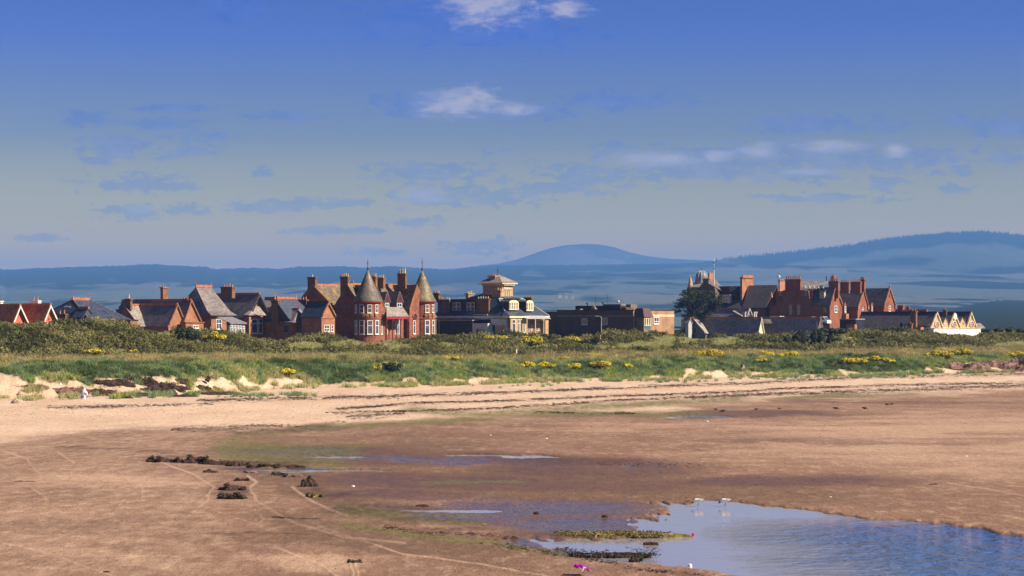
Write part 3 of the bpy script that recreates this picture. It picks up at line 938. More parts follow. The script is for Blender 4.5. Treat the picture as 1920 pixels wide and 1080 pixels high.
def scatter(name, label, P, scale, tint, shapes, nvar, seed, tilt=0.15):
    rng = np.random.default_rng(seed)
    n = len(P)
    me = bpy.data.meshes.new(name)
    me.vertices.add(n)
    me.vertices.foreach_set('co', np.ascontiguousarray(P, np.float32).ravel())
    rot = np.column_stack([rng.normal(size=n) * tilt, rng.normal(size=n) * tilt, rng.random(n) * 2 * math.pi])
    for nm, ty, key, a in (('rot', 'FLOAT_VECTOR', 'vector', rot), ('size', 'FLOAT', 'value', scale), ('tint', 'FLOAT', 'value', tint)):
        at = me.attributes.new(nm, ty, 'POINT')
        at.data.foreach_set(key, np.ascontiguousarray(a, np.float32).ravel())
    at = me.attributes.new('pick', 'INT', 'POINT')
    at.data.foreach_set('value', rng.integers(0, nvar, n).astype(np.int32))
    me.update()
    o = bpy.data.objects.new(name, me)
    col.objects.link(o)
    ng = bpy.data.node_groups.new(name + '_scatter', 'GeometryNodeTree')
    ng.interface.new_socket('Geometry', in_out='INPUT', socket_type='NodeSocketGeometry')
    ng.interface.new_socket('Geometry', in_out='OUTPUT', socket_type='NodeSocketGeometry')
    gi, go = ng.nodes.new('NodeGroupInput'), ng.nodes.new('NodeGroupOutput')
    ci = ng.nodes.new('GeometryNodeCollectionInfo')
    ci.inputs['Collection'].default_value = shapes
    ci.inputs['Separate Children'].default_value = True
    ip = ng.nodes.new('GeometryNodeInstanceOnPoints')
    ip.inputs['Pick Instance'].default_value = True

    def attr(nm, ty):
        a = ng.nodes.new('GeometryNodeInputNamedAttribute')
        a.data_type = ty
        a.inputs['Name'].default_value = nm
        return a.outputs['Attribute']
    L = ng.links.new
    L(gi.outputs[0], ip.inputs['Points']); L(ci.outputs[0], ip.inputs['Instance'])
    L(attr('pick', 'INT'), ip.inputs['Instance Index'])
    L(attr('rot', 'FLOAT_VECTOR'), ip.inputs['Rotation'])
    L(attr('size', 'FLOAT'), ip.inputs['Scale'])
    L(ip.outputs[0], go.inputs[0])
    md = o.modifiers.new('scatter', 'NODES')
    md.node_group = ng
    tag(o, label, kind='stuff')
    return o


YB = [(400, 640, 30, 13, 'yellow flowering bush on the dune below the house with the pale hipped roof', 1.3),
      (345, 636, 20, 6, 'small sparse yellow bush left of the brighter one below the hipped house', 0.6),
      (175, 668, 42, 8, 'narrow sloping strip of yellow flowers on the left dune face', 0.8),
      (252, 667, 16, 6, 'small faint yellow clump low on the left dune', 0.6),
      (930, 640, 34, 9, 'yellow clump in the scrub below the white dormers', 1.0),
      (998, 650, 32, 18, 'tallest bright yellow clump in the scrub just left of the flat roofed building', 1.4),
      (1016, 630, 12, 6, 'tiny yellow tuft on the crest beside the villa veranda', 0.9),
      (1065, 644, 44, 9, 'spreading yellow clump below the left half of the long brown wall', 0.9),
      (1062, 622, 26, 7, 'yellow green bush at the foot of the long brown wall, first of two', 0.3),
      (1165, 622, 30, 8, 'yellow green bush against the brown wall near its lit corner', 0.4),
      (845, 677, 26, 7, 'olive yellow clump on the grass edge below the villa', 0.8),
      (708, 697, 18, 10, 'small yellow clump on the marram bank beside the dark round bush', 0.7),
      (537, 704, 26, 10, 'lime yellow bush standing at the foot of the marram bank', 0.8),
      (988, 692, 22, 11, 'round yellow bush low on the bank, leftmost of the middle group', 1.4),
      (1022, 692, 30, 11, 'wide yellow bush right of the round one on the middle bank', 1.2),
      (1055, 680, 28, 8, 'pale yellow patch in the grass above the middle bank', 0.7),
      (1075, 694, 26, 9, 'dull yellow bush at the centre of the middle bank', 0.8),
      (1115, 674, 30, 9, 'yellow clump high on the bank right of the pale patch', 1.0),
      (1125, 693, 32, 12, 'bright yellow bush low on the bank, rightmost of the middle group', 1.3),
      (1178, 692, 14, 6, 'small yellow sprig in the thick green bank below the lit brown wall', 0.7),
      (1330, 673, 52, 16, 'largest bright yellow bush, mounded above the green bank', 1.6),
      (1430, 670, 38, 9, 'flat bright yellow bush right of the largest mound', 1.5),
      (1478, 671, 36, 9, 'long bright yellow bush joining the flat one on its right', 1.5),
      (1428, 682, 18, 6, 'small yellow sprig below the pair of bright bushes', 0.7),
      (1600, 684, 44, 12, 'sloping yellow bush below the slate cottages', 1.1),
      (1640, 680, 40, 9, 'thin yellow clump between the sloping bush and the post', 0.8),
      (1670, 682, 14, 5, 'tiny yellow tuft on the bank near the wooden post', 0.7),
      (1757, 672, 46, 12, 'broad yellow bush above the brown eroded bank, left half', 1.3),
      (1803, 668, 34, 11, 'bright yellow bush above the brown eroded bank, right half', 1.5),
      (1765, 662, 34, 8, 'paler yellow clump behind the broad bush', 0.8),
      (1893, 672, 22, 7, 'yellow clump close to the right edge of the dunes', 1.0),
      (1908, 668, 22, 7, 'rightmost bright yellow clump of the dunes', 1.4),
      (1590, 640, 12, 6, 'little yellow tuft in the bare notch of the scrub', 0.6)]
DB = [(1282, 625, 34, 17, 'dark dense bush at the right end of the flat roofed building'),
      (1437, 630, 52, 24, 'dark bush with a rounded top against the slate cottage roofs'),
      (1392, 624, 38, 11, 'low green bush in front of the grey cottage roof'),
      (1475, 624, 30, 9, 'bright green low bush beside the dark rounded one'),
      (1520, 646, 96, 22, 'widest dark bush lying over the dune crest below the hotel'),
      (1560, 628, 60, 12, 'dark hummocky bush above the widest one'),
      (350, 640, 44, 24, 'dark rounded bush below the two red gables'),
      (735, 700, 36, 18, 'dark green round bush on the marram bank'),
      (1113, 624, 14, 7, 'small dark shrub at the foot of the lamp post'),
      (1838, 628, 40, 10, 'dark low bush at the end of the white wall'),
      (1888, 626, 70, 8, 'dark hedge like bush along the crest at the right'),
      (131, 674, 8, 9, 'small black green bush at the foot of the left dune')]
rng = np.random.default_rng(11)
scrub_m = leaf_mat('buckthorn_leaf', [(0.0, (0.055, 0.060, 0.020)), (0.35, (0.135, 0.135, 0.045)), (0.7, (0.22, 0.21, 0.075)), (1.0, (0.30, 0.28, 0.11))], transl=0.25)
grass_m = leaf_mat('marram_blade', [(0.0, (0.10, 0.155, 0.045)), (0.25, (0.18, 0.26, 0.10)), (0.45, (0.26, 0.36, 0.21)), (0.6, (0.28, 0.37, 0.07)), (0.8, (0.40, 0.42, 0.14)), (1.0, (0.52, 0.50, 0.26))], transl=0.35)
dry_m = leaf_mat('dry_grass_blade', [(0.0, (0.20, 0.20, 0.07)), (0.5, (0.42, 0.36, 0.15)), (1.0, (0.62, 0.50, 0.26))], transl=0.35)
weed_m = leaf_mat('dried_seaweed', [(0.0, (0.020, 0.012, 0.010)), (0.6, (0.055, 0.030, 0.022)), (1.0, (0.12, 0.085, 0.05))], transl=0.0)


def bush_variant(k):
    parts = [leaf_cloud(rng, 42, (0, 0, 0.18), (0.5, 0.5, 0.42), 0.19)]
    for _ in range(4):
        parts.append(leaf_cloud(rng, 12, (rng.uniform(-.35, .35), rng.uniform(-.35, .35), rng.uniform(.3, .65)), (0.16, 0.16, 0.26), 0.15, hollow=0.2))
    return merge(parts)


sc_shapes = source('scrub', [bush_variant(i) for i in range(6)], scrub_m)
gr_shapes = source('marram', [blades(rng, 34, 0.75, 0.17, 0.030, 0.35) for i in range(5)], grass_m)
dr_shapes = source('dry_grass', [blades(rng, 26, 0.85, 0.20, 0.024, 0.22) for i in range(5)], dry_m)
we_shapes = source('seaweed', [merge([leaf_cloud(rng, 14, (0, 0, 0.03), (0.32, 0.22, 0.06), 0.13, up=0.6, hollow=0.1, elong=0.5)]) for i in range(5)], weed_m)

# candidate points over the dunes
N = 420000
X = rng.uniform(-118, 150, N); Y = rng.uniform(236, 500, N)
ang = 960 + FPX * X / Y
keep = (ang > -330) & (ang < 2250)
X, Y = X[keep], Y[keep]
Zg = ground(X, Y)
px, py, yF, yT, yK, yC = zones(X, Y, Zg)
keep = (Y > yF - 14) & (Y < yC + 9)
X, Y, Zg, px, py, yF, yT, yK, yC = (a[keep] for a in (X, Y, Zg, px, py, yF, yT, yK, yC))
patch = fbm(X / 7, Y / 6, 101, 4)
fine = fbm(X / 1.8, Y / 1.8, 102, 3)
patch2 = fbm(X / 14 + 5, Y / 9, 103, 3)
rnd = rng.random(len(X))
# pale grass openings within the scrub, where the photograph shows them
opening = np.maximum.reduce([ell(px, py, *a, soft=0.5) for a in [(575, 652, 40, 9), (635, 650, 25, 8), (700, 645, 60, 9), (745, 655, 40, 8), (1150, 655, 50, 5), (1215, 650, 60, 9),
                             (1250, 640, 30, 8), (1365, 643, 40, 9), (1575, 638, 14, 12), (1300, 640, 40, 8), (315, 630, 22, 6), (1900, 650, 50, 8),
                             (1010, 652, 40, 5), (840, 650, 30, 4)]])
bright = np.maximum.reduce([ell(px, py, *a, soft=0.6) for a in [(1890, 636, 60, 12), (1870, 645, 60, 10)]])
clear = np.maximum.reduce([ell(px, py, q[0], q[1] - q[3] * 0.30, q[2] * 0.5, q[3] * 0.50, 0.15) for q in YB + DB]) > 0.5
edge = yK - 4 + (fbm(X / 3, Y * 0, 104, 2) - 0.5) * 8
is_scrub = (Y > edge) & (opening * 1.1 < fine * 0.9 + 0.25) & (rnd < 0.42)
t = np.clip(0.40 + (patch - 0.5) * 1.5 + (fine - 0.5) * 1.1 + 0.02 + 0.20 * bright, 0, 1)
S = is_scrub & ~clear
scatter('scrub', 'dense grey green sea buckthorn scrub over the dune crest', np.column_stack([X, Y, Zg - 0.05])[S],
        (0.55 + 0.75 * rng.random(S.sum())) * (0.8 + 0.6 * fine[S]), t[S], sc_shapes, 6, 21)
open_g = (Y > edge) & ~((opening * 1.1 < fine * 0.9 + 0.25)) & (rnd < 0.9)
# marram on the seaward bank, thinning out in tongues onto the sand
g = c_green(np.clip(px, -900, 2800)) + (fine - 0.5) * 8
bank = (Y > yF - 2) & (Y <= yT + 4 * (patch - 0.3) * 4) & (py < g) & (rnd < 0.95)
sparse = (Y > yF - 9) & (Y <= yT) & (py >= g) & (fine > 0.63) & (rnd < 0.6)
M = (bank | sparse | open_g) & ~clear
fine2 = fbm(X / 0.9, Y / 0.9, 105, 2)
tt = np.clip(0.24 + (patch2 - 0.45) * 1.3 + (fine - 0.5) * 1.6 + (fine2 - 0.5) * 0.7 + sstep(698, 714, py) * 0.34, 0, 1)
tt = np.where(open_g, 0.88 + (fine - 0.5) * 0.5, tt)
scatter('marram_grass', 'green marram grass on the sandy bank above the beach', np.column_stack([X, Y, Zg - 0.02])[M],
        (0.45 + 0.5 * rng.random(M.sum()) + 0.9 * np.clip(fine[M] - 0.42, 0, 1)) * np.where(open_g, 0.8, 1.0)[M], tt[M], gr_shapes, 5, 22)
dryz = (Y > yT - 3 + (patch - 0.5) * 8) & (Y <= edge + 2) & (rnd < 0.8) & (patch2 + (fine - 0.5) * 0.5 > 0.30)
dry2 = (Y > yT) & (Y <= edge) & ~dryz & (rnd < 0.8)
scatter('dry_grass', 'straw coloured tall grass along the foot of the scrub', np.column_stack([X, Y, Zg])[dryz],
        0.6 + 0.6 * rng.random(dryz.sum()), np.clip(0.45 + (fine - 0.5) * 1.2 + rng.normal(size=len(X)) * 0.12, 0, 1)[dryz], dr_shapes, 5, 23)
scatter('rough_grass', 'rough green grass between the straw coloured patches', np.column_stack([X, Y, Zg])[dry2],
        0.5 + 0.5 * rng.random(dry2.sum()), np.clip(0.5 + (fine - 0.5) * 1.0, 0, 1)[dry2], gr_shapes, 5, 24)


def on_beach(px, py, z=0.06):
    Yb = (HC - z) * FPX / (py - HZ)
    for _ in range(4):
        zz = ground((px - 960) / FPX * Yb, Yb)
        Yb = (HC - zz) * FPX / (py - HZ)
    return (px - 960) / FPX * Yb, Yb


def hit(px, py, y0=60.0, y1=520.0):
    """where the line of sight through a photo position first meets the land"""
    ys = np.arange(y0, y1, 0.4)
    xs = (px - 960) / FPX * ys
    g_ = ground(xs, ys)
    los = HC - (py - HZ) * ys / FPX
    k = np.argmax(g_ >= los)
    if g_[k] < los[k]: k = len(ys) - 1
    return float(xs[k]), float(ys[k]), float(g_[k])


# seaweed scraps: along the strandlines and loosely over the whole beach
pp, qq, ss, tt_ = [], [], [], []
for pts, s, hw in STRANDS:
    xs = np.array([p[0] for p in pts]); yv = np.array([p[1] for p in pts])
    n = int((xs[-1] - xs[0]) * 3.2 * s)
    a = rng.uniform(xs[0] - 10, xs[-1] + 10, n)
    b = np.interp(a, xs, yv) + rng.normal(size=n) * hw * 0.6
    X_, Y_ = on_beach(a, b)
    k = fbm(X_ / 2.0, Y_ / 3.0, 120, 2) + rng.random(n) * 0.3 > 0.58
    pp.append(a[k]); qq.append(b[k]); ss.append(rng.uniform(0.4, 1.25, k.sum())); tt_.append(rng.random(k.sum()))
n = 13000
a = rng.uniform(-200, 2100, n); b = 722 + (1100 - 722) * rng.random(n) ** 1.15
X_, Y_ = on_beach(a, b)
dens = fbm(X_ / 6, Y_ / 12, 121, 3)
zone = ell(a, b, 1050, 955, 330, 50, 0.5) + ell(a, b, 1100, 1045, 260, 30, 0.5) + ell(a, b, 1120, 868, 150, 12, 0.5) * 0.8 + ell(a, b, 700, 950, 130, 25) + ell(a, b, 430, 925, 60, 22) + ell(a, b, 600, 760, 500, 26) * 0.6 + ell(a, b, 700, 1010, 150, 20) * 0.6
k = rng.random(n) < 0.16 + 0.5 * (dens > 0.56) * 0.6 + zone * 0.75 + 0.35 * (b < 800) * (dens > 0.5)
inpool = (b > pool_top(a) - 1) & (b < pool_low(a)) & (a > 1225)
k &= ~inpool
pp.append(a[k]); qq.append(b[k]); ss.append(rng.uniform(0.16, 0.55, k.sum())); tt_.append(rng.random(k.sum()))
a, b = np.concatenate(pp), np.concatenate(qq)
X_, Y_ = on_beach(a, b)
sc_ = np.concatenate(ss) * np.clip(Y_ / 260, 0.38, 1.0)
scatter('seaweed_scraps', 'dark scraps of dried seaweed strewn along the tide lines', np.column_stack([X_, Y_, ground(X_, Y_) + 0.05]), sc_, np.concatenate(tt_), we_shapes, 5, 25, tilt=0.05)
# small green tufts on the upper beach
pts = []
for (cx, cy_, rx, ry, n) in [(480, 743, 60, 2, 40), (560, 742, 20, 1.5, 30), (1000, 722, 60, 4, 14), (1250, 716, 60, 2, 30), (1560, 708, 120, 2.0, 90), (1650, 705, 60, 2, 60), (1760, 699, 60, 2, 40),
                             (680, 722, 50, 2, 14), (860, 720, 40, 3, 20), (930, 717, 20, 3, 14), (1440, 711, 60, 2, 25), (1330, 705, 60, 2, 10), (1900, 699, 20, 2, 12)]:
    a = cx + rng.normal(size=n) * rx * 0.6; b = cy_ + rng.normal(size=n) * ry * 0.7
    X_, Y_ = on_beach(a, b, 0.5)
    pts.append(np.column_stack([X_, Y_, ground(X_, Y_)]))
pts = np.concatenate(pts)
scatter('beach_tufts', 'small green tufts rooted on the upper beach', pts, rng.uniform(0.4, 0.9, len(pts)), rng.uniform(0.2, 0.6, len(pts)), gr_shapes, 5, 26)

# ---- bushes with yellow flowers, each a plant of its own
bush_leaf = mat('bush_leaf', (0.13, 0.19, 0.045), 0.8, var=0.5, scale=1.5)
dark_leaf = mat('dark_bush_leaf', (0.042, 0.058, 0.024), 0.8, var=0.5, scale=1.2)
yellow = mat('yellow_petals', (0.72, 0.56, 0.01), 0.7, var=0.35, scale=2.0)
twig = mat('twig_bark', (0.10, 0.075, 0.05), 0.9)


def mesh_obj(name, V, F, m, parent=None):
    o = bpy.data.objects.new(name, fast_mesh(name, V, F, m))
    col.objects.link(o)
    if parent: o.parent = parent
    return o


def shrub(px_, py_, wpx, hpx, label, flowers=0, leaf=None, name='flowering_bush', cat='bush', group=None, seed=0, lift=0.0):
    x, y, z = hit(px_, py_)
    r = np.random.default_rng(900 + seed)
    s = y / FPX
    w_, h_ = wpx * s, hpx * s
    root = empty(name, (x, y, z))
    tag(root, label, cat, group)
    lobes = max(3, int(wpx / 9))
    parts, fl = [], []
    for i in range(lobes):
        u = (i + 0.5) / lobes - 0.5 + r.normal() * 0.06
        hh = h_ * 1.15 * (1 - 1.4 * u * u) * r.uniform(0.7, 1.05)
        c = (u * w_, r.uniform(-0.25, 0.35) * min(w_, 3.0) * 0.5, hh * 0.5 + lift + 0.15)
        rad = (w_ / lobes * 0.95, max(0.5, w_ / lobes * 0.8), hh * 0.55)
        parts.append(leaf_cloud(r, int((130 if flowers else 200) * max(1.0, rad[0] * rad[2] * 5)), c, rad, 0.24))
        if flowers:
            k = int(flowers * r.uniform(170, 320))
            V, F = leaf_cloud(r, k, (c[0], c[1] - 0.1, c[2] + hh * 0.12), (rad[0] * 1.02, rad[1] * 1.05, rad[2]), 0.15, up=0.8, hollow=0.85)
            fl.append((V, F))
    V, F = merge(parts)
    mesh_obj('foliage', V, F, leaf or bush_leaf, root)
    if fl:
        V, F = merge(fl)
        tag(mesh_obj('flowers', V, F, yellow, root), kind='stuff')
    b = MB()
    for i in range(4):
        dx = r.uniform(-0.3, 0.3) * w_
        b.tube([(dx * 0.3, 0, -0.2), (dx * 0.7, 0, h_ * 0.3), (dx, 0, h_ * 0.6)], 0.05, 5, 0.02)
    b.build('stem', twig, root)
    return root


for i, (a, b_, c_, d_, lb, fl) in enumerate(YB):
    shrub(a, b_, c_, d_, lb, fl, group='yellow flowering bushes on the dunes', seed=i)
for i, (a, b_, c_, d_, lb) in enumerate(DB):
    shrub(a, b_, c_, d_, lb, 0, bush_leaf if 'bright green' in lb else dark_leaf, 'leafy_bush', group='dark bushes on the dunes', seed=100 + i)


def pine():
    y = 505.0; s = y / FPX
    x = (1306 - 960) * s
    z = float(ground(x, y))
    root = empty('pine_tree', (x, y, z))
    tag(root, 'big dark pine tree with a spreading crown beside the hotel', 'tree')
    r = np.random.default_rng(77)
    lob = [(1310, 552, 26, 9), (1290, 560, 14, 9), (1335, 563, 20, 10), (1277, 572, 11, 8), (1303, 573, 20, 10), (1338, 576, 14, 8), (1273, 582, 8, 5), (1298, 588, 16, 8), (1318, 590, 18, 8),
           (1325, 550, 12, 6), (1296, 549, 12, 6), (1346, 568, 8, 7), (1283, 566, 9, 6), (1310, 600, 14, 6), (1290, 597, 10, 5)]
    parts = []
    br = MB()
    for (a, b, rx, ry) in lob:
        cx, cz, dy = (a - 1306) * s, HC - (b - HZ) * s - z, r.uniform(-2.5, 2.5)
        for _ in range(int(rx * ry / 5)):
            c = (cx + r.normal() * rx * s * 0.5, dy + r.normal() * rx * s * 0.45, cz + r.normal() * ry * s * 0.45)
            q = r.uniform(0.45, 0.9)
            parts.append(leaf_cloud(r, 46, c, (q * 1.2, q, q * 0.62), 0.24, up=0.5, hollow=0.3))
        br.tube([(0, 0, 2.0), (cx * 0.4, dy * 0.4, cz * 0.55), (cx, dy, cz - 0.3)], 0.16, 6, 0.05)
    V, F = merge(parts)
    mesh_obj('crown', V, F, mat('pine_needles', (0.04, 0.055, 0.024), 0.85, var=0.5, scale=0.7), root)
    br.build('limbs', twig, root)
    MB().tube([(0.2, 0, -0.5), (0, 0, 2.5), (-0.3, 0.2, 5.5), (0.2, 0, 8.0)], 0.34, 8, 0.12).build('trunk', mat('pine_bark', (0.13, 0.085, 0.06), 0.9), root)


pine()


# ------------------------------------------------------------------ buildings
M_RED = masonry('red_sandstone', (0.34, 0.150, 0.085), (0.42, 0.20, 0.12), (0.30, 0.17, 0.11))
M_BRICKRED = masonry('deep_red_sandstone', (0.30, 0.115, 0.070), (0.22, 0.078, 0.050), (0.28, 0.13, 0.09))
M_BROWNST = masonry('brown_sandstone', (0.34, 0.17, 0.085), (0.27, 0.125, 0.065), (0.20, 0.12, 0.08))
M_CREAM = masonry('cream_sandstone', (0.56, 0.38, 0.22), (0.48, 0.31, 0.17), (0.40, 0.29, 0.19))
M_GREYST = masonry('grey_whinstone', (0.16, 0.13, 0.12), (0.11, 0.09, 0.09), (0.20, 0.17, 0.15))
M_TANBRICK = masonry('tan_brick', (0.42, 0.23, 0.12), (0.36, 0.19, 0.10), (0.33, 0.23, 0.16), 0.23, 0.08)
M_SHADEBRICK = masonry('shaded_brick', (0.17, 0.09, 0.065), (0.14, 0.07, 0.055), (0.14, 0.09, 0.07), 0.23, 0.08)  # tan brick darkened: shade of the side wall put into its colour
M_CHIM = masonry('sooty_stone', (0.23, 0.125, 0.07), (0.17, 0.09, 0.055), (0.14, 0.09, 0.06))
M_SLATE = slates('grey_slate', (0.21, 0.18, 0.18), (0.135, 0.118, 0.122), ((0.30, 0.25, 0.17), 0.58))
M_SLATEB = slates('blue_slate', (0.062, 0.075, 0.115), (0.042, 0.052, 0.082), None, 0.42)
M_SLATEG = slates('pale_slate', (0.30, 0.265, 0.235), (0.21, 0.18, 0.17), ((0.28, 0.24, 0.16), 0.58))
M_SLATEK = slates('charcoal_slate', (0.115, 0.100, 0.100), (0.080, 0.070, 0.074), ((0.20, 0.15, 0.09), 0.62))
M_SLATEY = slates('lichened_slate', (0.15, 0.12, 0.085), (0.11, 0.09, 0.075), ((0.42, 0.25, 0.04), 0.50))
M_TILE = slates('red_clay_tile', (0.58, 0.20, 0.065), (0.44, 0.15, 0.05), ((0.45, 0.26, 0.09), 0.60), 0.8)
M_RIDGE = mat('ridge_clay', (0.42, 0.155, 0.075), 0.8, var=0.4, scale=3)
M_POT = mat('chimney_pot_clay', (0.45, 0.20, 0.11), 0.8, var=0.3, scale=3)
M_POTC = mat('buff_pot_clay', (0.58, 0.44, 0.27), 0.8, var=0.3, scale=3)
M_WHITE = mat('white_paint', (0.80, 0.78, 0.72), 0.5, var=0.10, scale=1)
M_BLUEW = mat('shade_blue_white', (0.52, 0.60, 0.66), 0.6, var=0.10, scale=1)  # white paint with the blue of the shade put into its colour
M_CREAMP = mat('cream_paint', (0.74, 0.66, 0.46), 0.6, var=0.12, scale=1)
M_RENDER = mat('pinkish_render', (0.55, 0.15, 0.09), 0.9, var=0.15, scale=1)
M_MAROON = mat('maroon_paint', (0.085, 0.018, 0.028), 0.6, var=0.2, scale=1)
M_CRIMSON = mat('crimson_paint', (0.34, 0.02, 0.035), 0.5, var=0.2, scale=1)
M_DARK = mat('tarred_timber', (0.035, 0.030, 0.030), 0.8, var=0.3, scale=1)
M_LEAD = mat('weathered_lead', (0.22, 0.22, 0.24), 0.5, var=0.3, scale=2)
M_LEADP = mat('pale_lead', (0.44, 0.44, 0.45), 0.55, var=0.25, scale=2)
M_IRON = mat('dark_iron', (0.03, 0.03, 0.035), 0.5, var=0.2, scale=4)
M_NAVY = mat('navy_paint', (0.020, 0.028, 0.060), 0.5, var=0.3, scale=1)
M_FELT = mat('roofing_felt', (0.045, 0.042, 0.048), 0.9, var=0.4, scale=1)
M_TEAL = mat('teal_panel', (0.02, 0.20, 0.24), 0.5, var=0.2, scale=2)
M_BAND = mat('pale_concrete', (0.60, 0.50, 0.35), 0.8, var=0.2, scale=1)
M_BANDD = mat('shaded_concrete', (0.20, 0.16, 0.13), 0.8, var=0.2, scale=1)  # pale concrete darkened: shade of the side band put into its colour
M_BLIND = mat('fawn_blind', (0.42, 0.34, 0.27), 0.8, var=0.15, scale=2)
M_BLUEP = mat('blue_paint', (0.02, 0.07, 0.36), 0.5, var=0.1, scale=2)

M_GLASS = bpy.data.materials.new('window_glass')
M_GLASS.use_nodes = True
_t = NT(M_GLASS.node_tree)
_p = _t.n('ShaderNodeBsdfPrincipled'); _o = _t.n('ShaderNodeOutputMaterial')
_t.nt.links.new(_p.outputs[0], _o.inputs[0])
_c = _t.noise(_t.n('ShaderNodeTexCoord').outputs['Object'], 0.9, 2)
_t.put(_p.inputs['Base Color'], _t.mix(_t.remap(_c, 0.4, 0.6), (0.035, 0.055, 0.12), (0.075, 0.095, 0.16)))
_p.inputs['Roughness'].default_value = 0.08
_p.inputs['Specular IOR Level'].default_value = 0.8


class Bld:
    """a house: local x runs along the shaded side wall towards the viewer, local y along the sunlit front away from the viewer.
    Positions are read off the photograph on known wall planes; q = (ox, oy, s) says which enlargement they were read from."""
    def __init__(s, name, label, px, Y, q, th=40.0, zb=4.3, cat='house', group=None):
        s.q, s.zb = q, zb
        t = math.radians(th)
        s.ex, s.ey = (math.cos(t), -math.sin(t)), (math.sin(t), math.cos(t))
        P = q[0] + px / q[2]
        s.o = ((P - 960) / FPX * Y, Y)
        s.root = empty(name, (s.o[0], s.o[1], zb), -t)
        tag(s.root, label, cat, group)
        s.m = FPX / Y * q[2]                       # enlarged pixels per metre

    def k(s, px): return (s.q[0] + px / s.q[2] - 960) / FPX

    def X(s, px, y=0.0):
        k = s.k(px)
        return (k * (s.o[1] + s.ey[1] * y) - s.o[0] - s.ey[0] * y) / (s.ex[0] - k * s.ex[1])

    def Y(s, px, x=0.0):
        k = s.k(px)
        return (k * (s.o[1] + s.ex[1] * x) - s.o[0] - s.ex[0] * x) / (s.ey[0] - k * s.ey[1])

    def Z(s, py, x=0.0, y=0.0):
        Yw = s.o[1] + s.ex[1] * x + s.ey[1] * y
        return HC - (s.q[1] + py / s.q[2] - HZ) * Yw / FPX

    def on(s, px, py, a, b, c):
        """point of the plane through a, b, c that is seen at the given position (local x, y and true height)"""
        a, b, c = Vector(a), Vector(b), Vector(c)
        n = (b - a).cross(c - a)
        # camera and ray in local axes
        d = (-s.o[0], -s.o[1])
        ox_, oy_ = d[0] * s.ex[0] + d[1] * s.ex[1], d[0] * s.ey[0] + d[1] * s.ey[1]
        r = (s.k(px), 1.0)
        rx, ry = r[0] * s.ex[0] + r[1] * s.ex[1], r[0] * s.ey[0] + r[1] * s.ey[1]
        O = Vector((ox_, oy_, HC)); R = Vector((rx, ry, -(s.q[1] + py / s.q[2] - HZ) / FPX))
        t = n.dot(a - O) / n.dot(R)
        return tuple(O + R * t)

    def put(s, b, name, m, parent=None, smooth=False):
        return b.build(name, m, parent or s.root, s.zb, smooth)

    # --- solids
    def wall(s, x0, x1, y0, y1, z1, m, z0=None, name='wall'):
        return s.put(MB().box(x0, x1, y0, y1, s.zb if z0 is None else z0, z1), name, m)

    def poly_lit(s, pts, m, x=0.0, depth=0.4, name='wall', parent=None):
        """wall slab in the sunlit plane; pts are enlarged pixel positions"""
        P = [(x, s.Y(a, x), s.Z(b, x, s.Y(a, x))) for a, b in pts]
        return s.put(MB().prism(P, (-depth, 0, 0)), name, m, parent)

    def poly_dark(s, pts, m, y=0.0, depth=0.4, name='wall', parent=None):
        P = [(s.X(a, y), y, s.Z(b, s.X(a, y), y)) for a, b in pts]
        return s.put(MB().prism(P, (0, depth, 0)), name, m, parent)

    def gable(s, x0, x1, y0, y1, ze, zr, wm, rm, axis='x', over=0.25, ym=None, ridge=True, verge=0.15, tk=0.16, ridge_m=None, z0=None, skew=None):
        """block with a pitched roof, ridge along the given local axis"""
        z0 = s.zb if z0 is None else z0
        if axis == 'x':
            ym = (y0 + y1) / 2 if ym is None else ym
            pr = [(x0, y0, z0), (x0, y1, z0), (x0, y1, ze), (x0, ym, zr), (x0, y0, ze)]
            s.put(MB().prism(pr, (x1 - x0, 0, 0)), 'wall', wm)
            b = MB()
            for ye, sg in ((y0, -1), (y1, 1)):
                sl = (zr - ze) / (ym - ye)
                yo = ye + sg * over; zo = ze + sl * sg * over
                b.slab([(x0 - verge, yo, zo), (x1 + verge, yo, zo), (x1 + verge, ym, zr), (x0 - verge, ym, zr)], tk)
            r = s.put(b, 'roof', rm)
            if ridge: s.put(MB().box(x0 - verge, x1 + verge, ym - 0.16, ym + 0.16, zr + 0.08, zr + 0.52), 'ridge_tiles', ridge_m or M_RIDGE, r)
            if skew:
                b = MB()
                for ye in (y0, y1):
                    b.prism([(x1 - 0.05, ye, ze - 0.1), (x1 - 0.05, ym, zr), (x1 - 0.05, ym, zr + 0.42), (x1 - 0.05, ye, ze + 0.35)], (0.38, 0, 0))
                s.put(b, 'gable_coping', skew)
        else:
            xm = (x0 + x1) / 2 if ym is None else ym
            pr = [(x0, y0, z0), (x1, y0, z0), (x1, y0, ze), (xm, y0, zr), (x0, y0, ze)]
            s.put(MB().prism(pr, (0, y1 - y0, 0)), 'wall', wm)
            b = MB()
            for xe, sg in ((x0, -1), (x1, 1)):
                sl = (zr - ze) / (xm - xe)
                xo = xe + sg * over; zo = ze + sl * sg * over
                b.slab([(xo, y0 - verge, zo), (xo, y1 + verge, zo), (xm, y1 + verge, zr), (xm, y0 - verge, zr)], tk)
            r = s.put(b, 'roof', rm)
            if ridge: s.put(MB().box(xm - 0.16, xm + 0.16, y0 - verge, y1 + verge, zr + 0.08, zr + 0.52), 'ridge_tiles', ridge_m or M_RIDGE, r)
            if skew:
                b = MB()
                for xe in (x0, x1):
                    b.prism([(xe, y0 + 0.05, ze - 0.1), (xm, y0 + 0.05, zr), (xm, y0 + 0.05, zr + 0.42), (xe, y0 + 0.05, ze + 0.35)], (0, -0.38, 0))
                s.put(b, 'gable_coping', skew)
        return r

